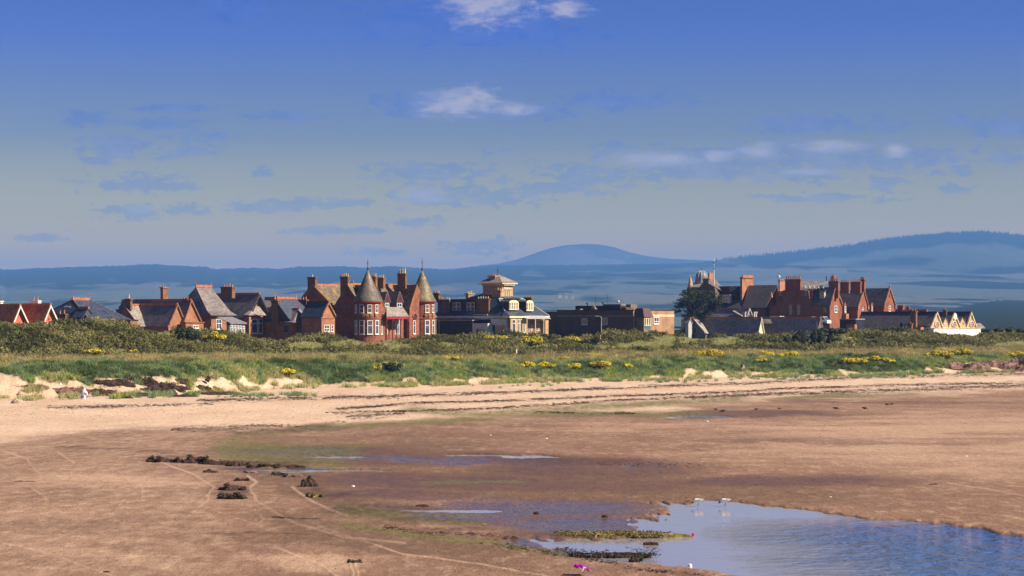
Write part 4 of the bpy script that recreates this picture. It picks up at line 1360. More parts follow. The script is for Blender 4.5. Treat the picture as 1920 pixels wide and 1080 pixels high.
    def hip(s, x0, x1, y0, y1, ze, ra, rb, zr, wm, rm, over=0.35, cream=None, z0=None, ridge=True, flare=0.0):
        """block with a hipped roof; ra, rb are the ends of the ridge"""
        if wm: s.put(MB().box(x0, x1, y0, y1, s.zb if z0 is None else z0, ze), 'wall', wm)
        a, b_, c, d = (x0 - over, y0 - over, ze), (x1 + over, y0 - over, ze), (x1 + over, y1 + over, ze), (x0 - over, y1 + over, ze)
        A, B = (ra[0], ra[1], zr), (rb[0], rb[1], zr)
        m = MB()
        low = [(p[0], p[1], ze - 0.12) for p in (a, b_, c, d)]
        if flare:                                    # bell-cast eaves: a lower ring at a gentler slope
            def inn(p, R): return (p[0] + (R[0] - p[0]) * flare, p[1] + (R[1] - p[1]) * flare, ze + (zr - ze) * flare * 0.55)
            alongy = abs(rb[1] - ra[1]) > abs(rb[0] - ra[0])
            Rs = (A, A, B, B) if alongy else (A, B, B, A)
            a2, b2, c2, d2 = (inn(p, R) for p, R in zip((a, b_, c, d), Rs))
            m.add(low + [a, b_, c, d, a2, b2, c2, d2, A, B],
                  [(3, 2, 1, 0), (0, 1, 5, 4), (1, 2, 6, 5), (2, 3, 7, 6), (3, 0, 4, 7), (4, 5, 9, 8), (5, 6, 10, 9), (6, 7, 11, 10), (7, 4, 8, 11)] +
                  ([(8, 9, 12), (9, 10, 13, 12), (10, 11, 13), (11, 8, 12, 13)] if alongy else [(8, 9, 13, 12), (9, 10, 13), (10, 11, 12, 13), (11, 8, 12)]))
        else:
            alongy = abs(rb[1] - ra[1]) > abs(rb[0] - ra[0])
            m.add(low + [a, b_, c, d, A, B], [(3, 2, 1, 0), (0, 1, 5, 4), (1, 2, 6, 5), (2, 3, 7, 6), (3, 0, 4, 7)] +
                  ([(4, 5, 8), (5, 6, 9, 8), (6, 7, 9), (7, 4, 8, 9)] if alongy else [(4, 5, 9, 8), (5, 6, 9), (6, 7, 8, 9), (7, 4, 8)]))
        r = s.put(m, 'roof', rm)
        if ridge:
            s.put(MB().box(min(ra[0], rb[0]) - 0.14, max(ra[0], rb[0]) + 0.14, min(ra[1], rb[1]) - 0.14, max(ra[1], rb[1]) + 0.14, zr - 0.05, zr + 0.42), 'ridge_tiles', M_RIDGE, r)
            for q in (ra, rb): s.put(MB().lathe(q[0], q[1], [(0.09, zr + 0.3), (0.16, zr + 0.55), (0.05, zr + 0.7), (0.1, zr + 0.8), (0.02, zr + 1.05)], 8), 'finial', M_RIDGE, r)
        # lead along the two near hips
        b = MB()
        for p, R in (((a, A), (b_, A if alongy else B), (c, B)) if not flare else ()):
            b.tube([(p[0], p[1], p[2] + 0.04), (R[0], R[1], R[2] + 0.04)], 0.09, 5)
        if b.v: s.put(b, 'hip_lead', cream or M_LEAD, r)
        return r

    def chimney(s, p0, pc, p1, top, bot, y, m=None, pots=3, cap=0.14, potm=None, poth=0.75, potr=0.14):
        """stack: dark face from p0 to corner pc, lit face from pc to p1, on the plane y"""
        xc = s.X(pc, y); x0 = s.X(p0, y); y1 = max(s.Y(p1, xc), y + 0.45)
        zt, zb_ = s.Z(top, xc, y), s.Z(bot, xc, y)
        st = s.put(MB().box(x0, xc, y, y1, zb_ - 0.6, zt - 0.22), 'chimney', m or M_CHIM)
        s.put(MB().box(x0 - cap, xc + cap, y - cap, y1 + cap, zt - 0.22, zt).box(x0 - cap * .4, xc + cap * .4, y - cap * .4, y1 + cap * .4, zt - 0.55, zt - 0.40), 'cap', m or M_CHIM, st)
        L, W_ = xc - x0, y1 - y
        for i in range(pots):
            f = (i + 0.5) / pots
            if L >= W_: a, b_ = x0 + L * f, (y + y1) / 2
            else: a, b_ = (x0 + xc) / 2, y + W_ * f
            h = poth * (0.85 + 0.3 * ((i * 7) % 3) / 2)
            s.put(MB().lathe(a, b_, [(potr, zt - 0.02), (potr * 0.85, zt + h * 0.8), (potr * 1.15, zt + h * 0.85), (potr * 1.1, zt + h)], 8), 'chimney_pot', potm or M_POT, st)
        return st

    def window(s, p0, p1, t, b, side='lit', at=0.0, fm=None, gm=None, cols=1, mid=0.5, fw=0.10, M=None, sill=True, name='window'):
        """framed window lying on a wall plane (side lit: plane x = at; side dark: plane y = at)"""
        if M is not None: w2, zt, zb_ = p1 / 2, t, b
        elif side == 'lit':
            y0, y1 = s.Y(p0, at), s.Y(p1, at)
            zt, zb_ = s.Z(t, at, (y0 + y1) / 2), s.Z(b, at, (y0 + y1) / 2)
            M = Matrix.Translation((at, (y0 + y1) / 2, 0)) @ Matrix.Rotation(math.radians(90), 4, 'Z'); w2 = (y1 - y0) / 2
        else:
            x0, x1 = s.X(p0, at), s.X(p1, at)
            zt, zb_ = s.Z(t, (x0 + x1) / 2, at), s.Z(b, (x0 + x1) / 2, at)
            M = Matrix.Translation(((x0 + x1) / 2, at, 0)); w2 = (x1 - x0) / 2
        # in window axes: x across, -y outwards
        m = MB(); m.M = M
        fw = min(fw, w2 * 0.4)
        m.box(-w2, -w2 + fw, -0.07, 0.02, zb_, zt); m.box(w2 - fw, w2, -0.07, 0.02, zb_, zt)
        m.box(-w2 + fw, w2 - fw, -0.07, 0.02, zt - fw, zt); m.box(-w2 + fw, w2 - fw, -0.07, 0.02, zb_, zb_ + fw)
        if mid: zm = zb_ + (zt - zb_) * mid; m.box(-w2 + fw, w2 - fw, -0.065, 0.02, zm - fw * 0.45, zm + fw * 0.45)
        for i in range(1, cols):
            xx = -w2 + 2 * w2 * i / cols
            m.box(xx - fw * 0.4, xx + fw * 0.4, -0.062, 0.02, zb_ + fw, zt - fw)
        if sill: m.box(-w2 - 0.06, w2 + 0.06, -0.14, 0.02, zb_ - 0.12, zb_)
        f = s.put(m, name, fm or M_WHITE)
        g = MB(); g.M = M
        g.box(-w2 + fw * 0.5, w2 - fw * 0.5, -0.03, 0.01, zb_ + fw * 0.5, zt - fw * 0.5)
        s.put(g, 'pane', gm or M_GLASS, f)
        return f

    def arch(s, pc, w, top, bot, at, m, m2, fm=None):
        """round-headed opening with a stone hood, on the sunlit plane"""
        yc = s.Y(pc, at); r = w / s.m / math.sin(math.radians(40)) / 2
        zt = s.Z(top, at, yc); zb_ = s.Z(bot, at, yc); zs = zt - r * 1.0
        out = MB(); inn = MB()
        n = 10
        A = [(math.cos(math.pi * i / n), math.sin(math.pi * i / n)) for i in range(n + 1)]
        pts = [(at - 0.02, yc + r * 0.82 * c, zs + r * 0.82 * q) for c, q in A] + [(at - 0.02, yc - r * 0.82, zb_), (at - 0.02, yc + r * 0.82, zb_)]
        inn.prism(pts, (0.05, 0, 0))
        for (c0, q0), (c1, q1) in zip(A[:-1], A[1:]):
            out.prism([(at - 0.02, yc + r * 0.82 * c0, zs + r * 0.82 * q0), (at - 0.02, yc + r * 1.08 * c0, zs + r * 1.08 * q0),
                       (at - 0.02, yc + r * 1.08 * c1, zs + r * 1.08 * q1), (at - 0.02, yc + r * 0.82 * c1, zs + r * 0.82 * q1)], (0.22, 0, 0))
        o = s.put(out, 'arch', m2)
        s.put(inn, 'recess', m, o)
        return o

    def skylight(s, pts, plane, fm=None, name='skylight'):
        P = [s.on(a, b, *plane) for a, b in pts]
        C = [sum(c) / 4 for c in zip(*P)]
        f = s.put(MB().slab(P, 0.10), name, fm or M_WHITE)
        Q = [tuple(C[i] + (p[i] - C[i]) * 0.74 for i in range(3)) for p in P]
        s.put(MB().slab(Q, 0.13), 'pane', M_GLASS, f)


Q1, Q2, Q3, Q4, Q5 = (0, 480, 6), (220, 480, 6), (400, 480, 6), (540, 470, 6), (800, 480, 6.354)
Q6, Q7, Q8, QR, Q6B = (1000, 540, 6.4), (1250, 480, 6.748), (1440, 490, 7.2), (1600, 540, 6), (1660, 570, 9.6)


def bungalow(cx, ax, rx, top, left, label, chim):
    B = Bld('bungalow', label, cx, 352, Q1, zb=5.5, group='red tiled bungalows at the left')
    y1 = B.Y(rx); ym = B.Y(ax)
    ze, zr = B.Z(800), B.Z(top, 0, ym)
    x0 = B.X(left)
    B.gable(x0, 0, 0, y1, ze, zr, M_RENDER, M_TILE, over=0.3, ym=ym, verge=0.55, ridge_m=M_TILE)
    b = MB()
    for ye, sg in ((-0.35, -1), (y1 + 0.35, 1)):
        sl = (zr - ze) / (ym - (0 if sg < 0 else y1))
        zo = ze + sl * (ye - (0 if sg < 0 else y1))
        b.prism([(0.50, ye, zo - 0.18), (0.50, ym, zr - 0.18), (0.50, ym, zr + 0.24), (0.50, ye, zo + 0.24)], (0.16, 0, 0))
    B.put(b, 'bargeboard', M_WHITE)
    B.put(MB().lathe(0.5, ym, [(0.06, zr + 0.1), (0.1, zr + 0.35), (0.03, zr + 0.7)], 6), 'finial', M_MAROON)
    if chim: B.chimney(*chim)
    return B


bungalow(115, 207, 315, 570, -420, 'red tiled bungalow with a white edged gable at the left edge', (-70, 6, 20, 505, 575, 3.2, M_WHITE, 1))
b2 = bungalow(453, 548, 658, 565, 60, 'red tiled bungalow with a square white chimney and white edged gable', (340, 428, 462, 500, 575, 4.2, M_WHITE, 2, 0.05))

# dark slate hipped house
B = Bld('hipped_house', 'large dark slate hipped roof with a skylight and small red ridged dormer', 1040, 372, Q1, zb=5.0)
ze = B.Z(748); x0 = B.X(310); y1 = B.Y(1490)
xm = x0 / 2
ya = B.Y(820, xm); yb = B.Y(1005, xm)
zr = B.Z(492, xm, (ya + yb) / 2)
B.hip(x0, 0, 0, y1, ze, (xm, ya), (xm, yb), zr, M_RED, M_SLATEB)
pd = ((x0, 0, ze), (0, 0, ze), (xm, ya, zr)); pl = ((0, 0, ze), (0, y1, ze), (xm, yb, zr))
B.skylight([(710, 612), (775, 618), (805, 570), (738, 565)], pd)
B.skylight([(1150, 620), (1205, 655), (1235, 660), (1180, 625)], pl, M_DARK)
# dormer
x = -3.2; yd = B.Y(930, x); yd2 = B.Y(1058, x)
B.gable(-6.0, x, yd, yd2, B.Z(690, x, yd), B.Z(600, x, yd), M_SLATEB, M_SLATEB, over=0.1)
B.chimney(640, 735, 760, 652, 745, -2.0, M_CHIM, 2)
B.put(MB().lathe(-6, y1 - 2, [(0.15, zr - 3.4), (0.2, zr - 2.0), (0.24, zr - 1.9)], 8), 'chimney_pot', M_POT)

# small brick lean-to
B = Bld('outhouse', 'small flat topped brick outhouse beside the blue slate roof', 1465, 366, Q1, zb=5.0, cat='outhouse')
B.wall(B.X(1360), 0, 0, B.Y(1555), B.Z(722), M_RED)
B.put(MB().box(B.X(1350), 0.2, -0.2, B.Y(1565), B.Z(722), B.Z(716)), 'roof', M_DARK)

# cross-gabled red stone house
B = Bld('stone_house', 'low red sandstone house with two front gables and a tall chimney', 575, 378, Q2, zb=4.6)
y1 = B.Y(762); ym = B.Y(672)
ze, zr = B.Z(775), B.Z(560, 0, ym)
B.gable(B.X(150), 0, 0, y1, ze, zr, M_RED, M_SLATE, over=0.2, ym=ym, skew=M_BROWNST)
# left cross wing, dark gable towards the viewer's left
xa = B.X(85, -1.5); xr_ = B.X(250, -1.5); xl = B.X(-70, -1.5)
B.gable(xl, xr_, -1.5, 7, B.Z(790, xr_, -1.5), B.Z(568, xa, -1.5), M_RED, M_SLATEG, axis='y', over=0.2, ym=xa)
B.chimney(92, 148, 165, 480, 575, -1.3, M_CHIM, 1, potm=M_POTC, poth=1.1)
B.chimney(-10, 35, 48, 600, 680, 4.0, M_CHIM, 1)
# second gable, further along the front
x2 = 0.6
ya, yb, ym2 = B.Y(742, x2), B.Y(938, x2), B.Y(825, x2)
B.gable(B.X(60, ym2), x2, ya, yb, B.Z(745, x2, yb), B.Z(512, x2, ym2), M_RED, M_SLATE, over=0.2, ym=ym2, skew=M_BROWNST)
B.chimney(485, 515, 568, 350, 530, ym2 + 1.5, M_BROWNST, 2, poth=0.3)
B.chimney(725, 792, 805, 490, 530, ym2 - 0.3, M_CHIM, 3, poth=0.5)
B.wall(x2 + 0.02, x2 + 1.4, B.Y(770, x2 + 1.4), B.Y(970, x2 + 1.4), B.Z(750, x2, yb), M_RED, name='bay')
B.put(MB().box(x2 - 0.1, x2 + 1.6, B.Y(762, x2 + 1.4), B.Y(975, x2 + 1.4), B.Z(750, x2, yb), B.Z(742, x2, yb)), 'bay_roof', M_BROWNST)
B.window(848, 912, 780, 812, at=x2 + 1.4, cols=2, mid=0)
B.window(775, 830, 782, 812, at=x2 + 1.4, fm=M_BROWNST, cols=2, mid=0)
B.window(655, 705, 782, 812, at=0.0, fm=M_BROWNST, mid=0, gm=M_BLIND)
B.put(MB().tube([(0.3, B.Y(757), B.Z(700)), (0.3, B.Y(757), B.Z(790))], 0.08).box(0.1, 0.45, B.Y(748), B.Y(766), B.Z(712), B.Z(700)), 'downpipe', M_DARK)

# big hipped house with bell-cast roof
B = Bld('hipped_house', 'tall pale grey hipped roof with red crested ridge over red stone walls', 1055, 392, Q2, zb=4.4)
ze = B.Z(662); x0 = B.X(600); y1 = B.Y(1300)
xm = x0 * 0.44; ya = B.Y(885, xm); yb = B.Y(1055, xm)
zr = B.Z(348, xm, ya)
B.hip(x0, 0, 0, y1, ze, (xm, ya), (xm, yb), zr, None, M_SLATE, over=0.5, flare=0.25)
B.wall(x0 + 0.3, -0.3, 0.3, B.Y(1228, -0.3), ze, M_RED)
B.window(1110, 1172, 708, 822, at=-0.28, cols=2, mid=0.55)
pd = ((x0, -0.5, ze), (0, -0.5, ze), (xm, ya, zr))
B.skylight([(865, 572), (925, 578), (942, 516), (882, 512)], pd, M_DARK)
B.chimney(1165, 1290, 1325, 345, 440, B.Y(1225, -6.5), M_CHIM, 4, poth=0.55)

# conservatory of the same house, in its own right a glazed lean-to
B = Bld('conservatory', 'white framed lean-to conservatory between the two hipped red stone houses', 1270, 385, Q2, zb=4.4, cat='conservatory')
xa, yb = B.X(1228), B.Y(1440)
zt, z0 = B.Z(765), B.Z(905)
B.put(MB().box(xa, 0, 0, yb, 4.4, z0), 'base_wall', M_RED)
B.put(MB().slab([(xa - 0.2, -0.2, zt), (0.3, -0.2, zt), (0.3, yb + 0.2, zt), (xa - 0.2, yb + 0.2, zt + 0.0)], 0.12)
      .slab([(0.3, -0.2, zt + 0.1), (0.3, yb + 0.2, zt + 0.1), (xa - 2.5, yb, B.Z(690)), (xa - 2.5, -0.2, B.Z(690))], 0.1), 'roof', M_LEAD)
for i in range(5):
    B.window(1272 + i * 34, 1296 + i * 34, 775 + i * 3, 870 + i * 3, at=0.02, mid=0.7, sill=False)
for i in range(2):
    B.window(1232 + i * 18, 1247 + i * 18, 778, 870, side='dark', at=-0.02, mid=0.7, sill=False, fm=M_BLUEW)
B.put(MB().box(xa, -0.02, 0.05, yb, z0, zt), 'glazing', M_GLASS)

# gabled house with dark overhanging gable and bay window
B = Bld('gabled_house', 'red stone house with deep dark gable overhang and a two light bay window', 385, 402, Q3, zb=4.3)
y1 = B.Y(598); ym = B.Y(488)
ze, zr = B.Z(668), B.Z(442, 0, ym)
B.gable(B.X(-60), 0, 0, y1, ze, zr, M_RED, M_SLATE, over=0.35, ym=ym, verge=0.9)
b = MB()
for ye, sg in ((-0.4, -1), (y1 + 0.4, 1)):
    sl = (zr - ze) / (ym - (0 if sg < 0 else y1)); zo = ze + sl * (ye - (0 if sg < 0 else y1))
    b.prism([(0.86, ye, zo - 0.25), (0.86, ym, zr - 0.25), (0.86, ym, zr + 0.2), (0.86, ye, zo + 0.2)], (0.14, 0, 0))
B.put(b, 'bargeboard', M_DARK)
xb_ = 1.3
ya, yb = B.Y(402, xb_), B.Y(575, xb_)
B.wall(-0.1, xb_, ya, yb, B.Z(685, xb_, ya), M_RED, name='bay')
B.window(428, 495, 708, 870, at=xb_, mid=0.68, fw=0.13)
B.window(509, 554, 706, 872, at=xb_, mid=0.68, fw=0.13)
z1, z2 = B.Z(672, xb_, ya), B.Z(572, 0, ym)
B.put(MB().slab([(xb_ + 0.2, ya - 0.25, z1), (xb_ + 0.2, yb + 0.25, z1), (0.05, ym + 0.5, z2), (0.05, ym - 0.5, z2)], 0.12)
      .slab([(xb_ + 0.2, ya - 0.25, z1), (0.05, ya - 0.25, z1 + 0.1), (0.05, ym - 0.5, z2)], 0.12)
      .slab([(xb_ + 0.2, yb + 0.25, z1), (0.05, yb + 0.25, z1 + 0.1), (0.05, ym + 0.5, z2)], 0.12), 'bay_roof', M_SLATEG)
B.chimney(90, 222, 243, 345, 440, ym + 0.1, M_CHIM, 4, poth=0.6)

# long low house with several hips, chimney and blue slates
B = Bld('hipped_house', 'low spreading house with blue and grey hipped roofs and a dark stack in front', 900, 398, Q3, zb=4.2)
ze = B.Z(740); x0 = B.X(575); y1 = B.Y(1225)
xm = -3.9; ya, yb = B.Y(690, xm), B.Y(930, xm); zr = B.Z(484, xm, (ya + yb) / 2)
B.hip(x0, 0, 0, y1, ze, (xm, ya), (xm, yb), zr, M_RED, M_SLATEB, over=0.4, flare=0.22)
# forward hip at the near corner
xh = 0.5
xm2a, ym2 = -3.0, 2.0
B.hip(B.X(560), xh, -0.7, B.Y(1160, xh), ze - 0.04, (B.X(830, ym2), ym2), (B.X(962, ym2), ym2), B.Z(594, -2, ym2), None, M_SLATE, over=0.25, ridge=False, flare=0.2)
B.put(MB().box(B.X(830, ym2), B.X(962, ym2), ym2 - 0.12, ym2 + 0.12, B.Z(596, -2, ym2), B.Z(586, -2, ym2)), 'ridge_tiles', M_CRIMSON)
B.put(MB().lathe(B.X(962, ym2), ym2, [(0.06, B.Z(590, -2, ym2)), (0.08, B.Z(560, -2, ym2)), (0.02, B.Z(538, -2, ym2))], 6), 'finial', M_CRIMSON)
B.chimney(652, 727, 748, 498, 735, -1.1, M_CHIM, 2, poth=0.85)
B.window(790, 850, 778, 860, side='dark', at=-0.02, fm=M_LEAD, mid=0.5)
B.window(968, 1042, 775, 855, at=0.02, mid=0.4, fw=0.06, fm=M_BLUEW)
B.window(1072, 1104, 778, 842, at=0.02, mid=0)
B.window(1130, 1158, 778, 842, at=0.02, mid=0)
B.window(1186, 1206, 775, 810, at=0.02, mid=0, gm=M_MAROON, fm=M_BROWNST)
# side dormer with greenish roof
yd = 5.5
xa, xb_ = B.X(565, yd), B.X(655, yd)
B.gable(xa - 1.5, xb_, yd, yd + 4, B.Z(575, xa, yd), B.Z(488, xa, yd), M_CREAM, M_SLATEG, over=0.2)
B.window(585, 622, 580, 650, side='dark', at=yd - 0.02, fm=M_LEAD)

# small gabled house in front of the turreted one
B = Bld('gabled_house', 'narrow red stone gabled house with dark blue roof left of the turreted house', 1218, 394, Q3, zb=4.2)
y1 = B.Y(1368); ym = B.Y(1290)
B.gable(B.X(990), 0, 0, y1, B.Z(680), B.Z(540, 0, ym), M_RED, M_SLATEB, over=0.15, ym=ym, skew=M_BROWNST, ridge_m=M_MAROON)
B.window(1245, 1305, 775, 850, at=0.02, cols=2, mid=0.45)
B.window(1325, 1351, 775, 850, at=0.02, mid=0.45)
B.put(MB().box(0, 0.1, B.Y(1225), B.Y(1365), B.Z(705), B.Z(698)), 'string_course', M_BROWNST)
B.chimney(955, 1045, 1068, 490, 550, ym + 4, M_CHIM, 3, poth=0.5)

# ---------------------------------------------------------------- the turreted house
B = Bld('turreted_house', 'red sandstone house with twin cone roofed round turrets and red trimmed veranda', 900, 408, Q4, zb=3.9)
S = B.m
xm = -5.6
zr = B.Z(398, xm, 6); zv = B.Z(612, -8.9, 0); ze = B.Z(745, 0, 4)
yE = B.Y(1440, xm)
# rear range with stepped gable
xr1 = B.X(275, 0); xl1 = B.X(20, 0)
B.gable(xl1, xr1 * 2 - xl1, 0.0, yE, B.Z(700, xl1, 0), zr, M_BRICKRED, M_SLATEY, axis='y', over=0.1, ym=xr1)
B.gable(-8.9 - 1.2, 0.0, 0.0, yE, ze, zr, M_BRICKRED, M_SLATEY, axis='y', over=0.2, ym=xm)
# crow steps on the two shaded gables
b = MB()
for apx, apz, ex_, ez in ((xr1, zr, xr1 + 5.4, B.Z(620, xr1, 0)), (xr1, zr, xl1 + 1.5, B.Z(640, xl1, 0))):
    n = 14
    for i in range(n):
        f0, f1 = i / n, (i + 1) / n
        xa, xb_ = apx + (ex_ - apx) * f0, apx + (ex_ - apx) * f1
        zt = apz + (ez - apz) * f0
        b.box(min(xa, xb_), max(xa, xb_), -0.12, 0.38, zt - 0.9, zt + 0.30 - 0.002 * i)
B.put(b, 'crow_steps', M_BROWNST)
B.chimney(220, 306, 328, 296, 440, 0.05, M_CHIM, 1, poth=0.7, potm=M_POTC)
# broad stack that grows out of the near gable
xs0, xs1 = B.X(588, -0.1), B.X(672, -0.1)
B.put(MB().prism([(B.X(505, -0.15), -0.15, B.Z(640, -8, 0)), (B.X(775, -0.15), -0.15, B.Z(640, -8, 0)), (xs1, -0.15, B.Z(505, -5, 0)), (xs0, -0.15, B.Z(505, -5, 0))], (0, 1.1, 0)), 'stack_shoulder', M_BRICKRED)
B.chimney(588, 672, 697, 290, 640, -0.1, M_CHIM, 4, poth=0.6, potm=M_POTC)
B.chimney(930, 985, 1005, 290, 395, 6.5, M_BROWNST, 3, poth=0.6, potm=M_POTC)
B.chimney(1007, 1072, 1095, 302, 392, 8.2, M_BROWNST, 3, poth=0.5, potm=M_POTC)
B.chimney(700, 735, 750, 360, 400, 9.0, M_CHIM, 2, poth=0.4)
B.chimney(1232, 1320, 1336, 255, 392, 12.0, M_CHIM, 3, poth=0.9, potm=M_POTC, potr=0.2)


def turret(cx, cy_, r, eave, tip, fin, cone_m, seed):
    z1 = B.Z(eave, cx, cy_); z2 = B.Z(tip, cx, cy_); z3 = B.Z(fin, cx, cy_)
    B.put(MB().lathe(cx, cy_, [(r, B.zb), (r, B.Z(768, cx, cy_)), (r + 0.1, B.Z(766, cx, cy_)), (r + 0.1, B.Z(758, cx, cy_)), (r - 0.05, B.Z(752, cx, cy_)), (r - 0.05, z1)], 28), 'turret', M_BRICKRED)
    h = z2 - z1
    c = B.put(MB().lathe(cx, cy_, [(r + 0.30, z1 - 0.10), (r + 0.34, z1 + 0.0), (r * 0.93, z1 + h * 0.14), (r * 0.70, z1 + h * 0.36), (r * 0.44, z1 + h * 0.62), (r * 0.18, z1 + h * 0.86), (0.10, z2)], 32), 'cone_roof', cone_m, None, True)
    B.put(MB().lathe(cx, cy_, [(0.14, z2 - 0.1), (0.16, z2 + 0.4), (0.06, z2 + 0.6), (0.05, z2 + (z3 - z2) * 0.55), (0.16, z2 + (z3 - z2) * 0.62), (0.05, z2 + (z3 - z2) * 0.7), (0.02, z3)], 8), 'finial', M_IRON, c)
    B.put(MB().lathe(cx, cy_, [(r + 0.32, z1 - 0.24), (r + 0.32, z1 - 0.11)], 28), 'gutter', M_CRIMSON, c)


def tw(cx, cy_, r, cpx, rpx, px0, px1, t, b_, **kw):
    """window let into a turret, at the bearing where it is seen"""
    f = max(-0.97, min(0.97, ((px0 + px1) / 2 - cpx) / rpx))
    phi = math.asin(f)
    # outward direction in world: towards viewer rotated by phi to the right; then into local axes
    wx, wy = math.sin(phi), -math.cos(phi)
    lx, ly = wx * B.ex[0] + wy * B.ex[1], wx * B.ey[0] + wy * B.ey[1]
    px_, py_ = cx + lx * (r + 0.02), cy_ + ly * (r + 0.02)
    ang = math.atan2(ly, lx) + math.pi / 2
    wd = (px1 - px0) / S / max(0.35, math.cos(phi))
    M = Matrix.Translation((px_, py_, 0)) @ Matrix.Rotation(ang, 4, 'Z')
    B.window(0, wd, B.Z(t, px_, py_), B.Z(b_, px_, py_), M=M, **kw)


R1 = 2.62
cy1 = B.Y(897, 0.0)
turret(0.0, cy1, R1, 570, 215, 92, slates('cone_slate', (0.165, 0.135, 0.105), (0.11, 0.092, 0.08), ((0.24, 0.19, 0.09), 0.60)), 1)
for (a, b_) in ((757, 776), (815, 862), (905, 955), (992, 1020)):
    tw(0, cy1, R1 - 0.05, 897, 151, a, b_, 606, 700, mid=0.55)
for (a, b_) in ((757, 784), (812, 868), (903, 964), (990, 1027)):
    tw(0, cy1, R1, 897, 151, a, b_, 783, 940, mid=0.62, fw=0.13)
x2 = -1.0
cy2 = B.Y(1509, x2)
turret(x2, cy2, R1, 568, 222, 80, slates('lichened_cone_slate', (0.19, 0.15, 0.085), (0.13, 0.11, 0.08), ((0.40, 0.26, 0.07), 0.52)), 2)
for (a, b_) in ((1554, 1597), (1630, 1650)):
    tw(x2, cy2, R1 - 0.05, 1509, 151, a, b_, 606, 695, mid=0.5)
for (a, b_) in ((1548, 1603), (1628, 1652)):
    tw(x2, cy2, R1, 1509, 151, a, b_, 780, 936, mid=0.62, fw=0.13)
# sunlit gables of the front
g1 = 0.9
B.poly_lit([(1000, 1010), (1000, 420), (986, 396), (1103, 690), (1104, 1010)], M_BRICKRED, x=g1, depth=3.0)
P = [(g1 + 0.1, B.Y(a, g1), B.Z(b_, g1, B.Y(a, g1))) for a, b_ in ((984, 385), (1108, 700))]
B.put(MB().slab([P[0], P[1], (-4.5, P[1][1], P[1][2]), (-5.0, P[0][1], P[0][2])], 0.18), 'roof', M_SLATEY)
B.window(1043, 1062, 783, 940, at=g1 + 0.01, mid=0.62)
g2 = 1.2
B.poly_lit([(1366, 1010), (1366, 668), (1455, 380), (1488, 452), (1476, 570), (1476, 1010)], M_BRICKRED, x=g2, depth=3.6)
b = MB()
for i in range(12):
    f0, f1 = i / 12, (i + 1) / 12
    a0, a1 = 1455 + (1366 - 1455) * f0, 1455 + (1366 - 1455) * f1
    t0 = 372 + (660 - 372) * f0
    b.box(g2 - 0.3, g2 + 0.08, B.Y(a0, g2), B.Y(a1, g2), B.Z(t0 + 60, g2, 14), B.Z(t0, g2, 14))
B.put(b, 'crow_steps', M_BROWNST)
ya = B.Y(1455, g2)
zg = B.Z(384, g2, ya)
B.put(MB().slab([(g2 - 0.35, ya, zg), (g2 - 0.35, B.Y(1366, g2), B.Z(668, g2, 14)), (-6.0, B.Y(1366, g2), B.Z(668, g2, 14)), (-6.0, ya, zg)], 0.15)
      .slab([(g2 - 0.35, ya, zg), (g2 - 0.35, B.Y(1490, g2), B.Z(470, g2, 15)), (-6.0, B.Y(1490, g2), B.Z(470, g2, 15)), (-6.0, ya, zg)], 0.15), 'roof', M_SLATEY)
B.window(1407, 1432, 785, 935, at=g2 + 0.01, mid=0.62)
B.arch(1424, 50, 705, 785, g2, M_MAROON, M_BROWNST)
B.arch(1056, 36, 708, 760, g1, M_MAROON, M_BROWNST)
# carved panels between the storeys of the turrets
for (cx, cyy, cpx, ps) in ((0, cy1, 897, (865, 905, 950, 1000)), (x2, cy2, 1509, (1560, 1600, 1640))):
    for a in ps:
        phi = math.asin(max(-0.95, min(0.95, (a - cpx) / 151)))
        wx, wy = math.sin(phi), -math.cos(phi)
        lx, ly = wx * B.ex[0] + wy * B.ex[1], wx * B.ey[0] + wy * B.ey[1]
        q, r_ = cx + lx * R1, cyy + ly * R1
        m_ = MB(); m_.M = Matrix.Translation((q, r_, 0)) @ Matrix.Rotation(math.atan2(ly, lx) + math.pi / 2, 4, 'Z')
        m_.box(-0.32, 0.32, -0.16, 0.05, B.Z(752, q, r_), B.Z(712, q, r_)); m_.box(-0.22, 0.22, -0.24, 0.0, B.Z(738, q, r_), B.Z(724, q, r_))
        B.put(m_, 'carved_panel', M_RED)
# dormers with steep maroon gables
for (a0, a1, ap, top) in ((1083, 1141, 1109, 476), (1219, 1286, 1248, 471)):
    xd = -0.4
    ya, yb, yp = B.Y(a0, xd), B.Y(a1, xd), B.Y(ap, xd)
    zt, zs = B.Z(top, xd, yp), B.Z(580, xd, yp)
    zl = B.Z(690, xd, yp)
    r = B.put(MB().prism([(xd, ya, zl), (xd, yb, zl), (xd, yb, zs), (xd, yp, zt), (xd, ya, zs)], (-4.4, 0, 0)), 'dormer', M_SLATE)
    B.put(MB().prism([(xd + 0.01, ya - 0.1, zs - 0.05), (xd + 0.01, yb + 0.1, zs - 0.05), (xd + 0.01, yp, zt + 0.2)], (0.22, 0, 0)), 'dormer_gable', M_MAROON, r)
    B.put(MB().slab([(xd + 0.25, ya - 0.15, zs - 0.1), (xd + 0.25, yp, zt + 0.2), (-4.4, yp, zt + 0.2), (-4.4, ya - 0.15, zs - 0.1)], 0.1)
          .slab([(xd + 0.25, yb + 0.15, zs - 0.1), (xd + 0.25, yp, zt + 0.2), (-4.4, yp, zt + 0.2), (-4.4, yb + 0.15, zs - 0.1)], 0.1), 'dormer_roof', M_SLATE, r)
    B.window(a0 + 6, a1 - 6, 588, 684, at=xd + 0.05, cols=2, mid=0.55)
    B.put(MB().box(xd, xd + 0.25, ya - 0.1, yb + 0.1, B.Z(697, xd, yp), B.Z(687, xd, yp)), 'dormer_sill', M_CRIMSON, r)
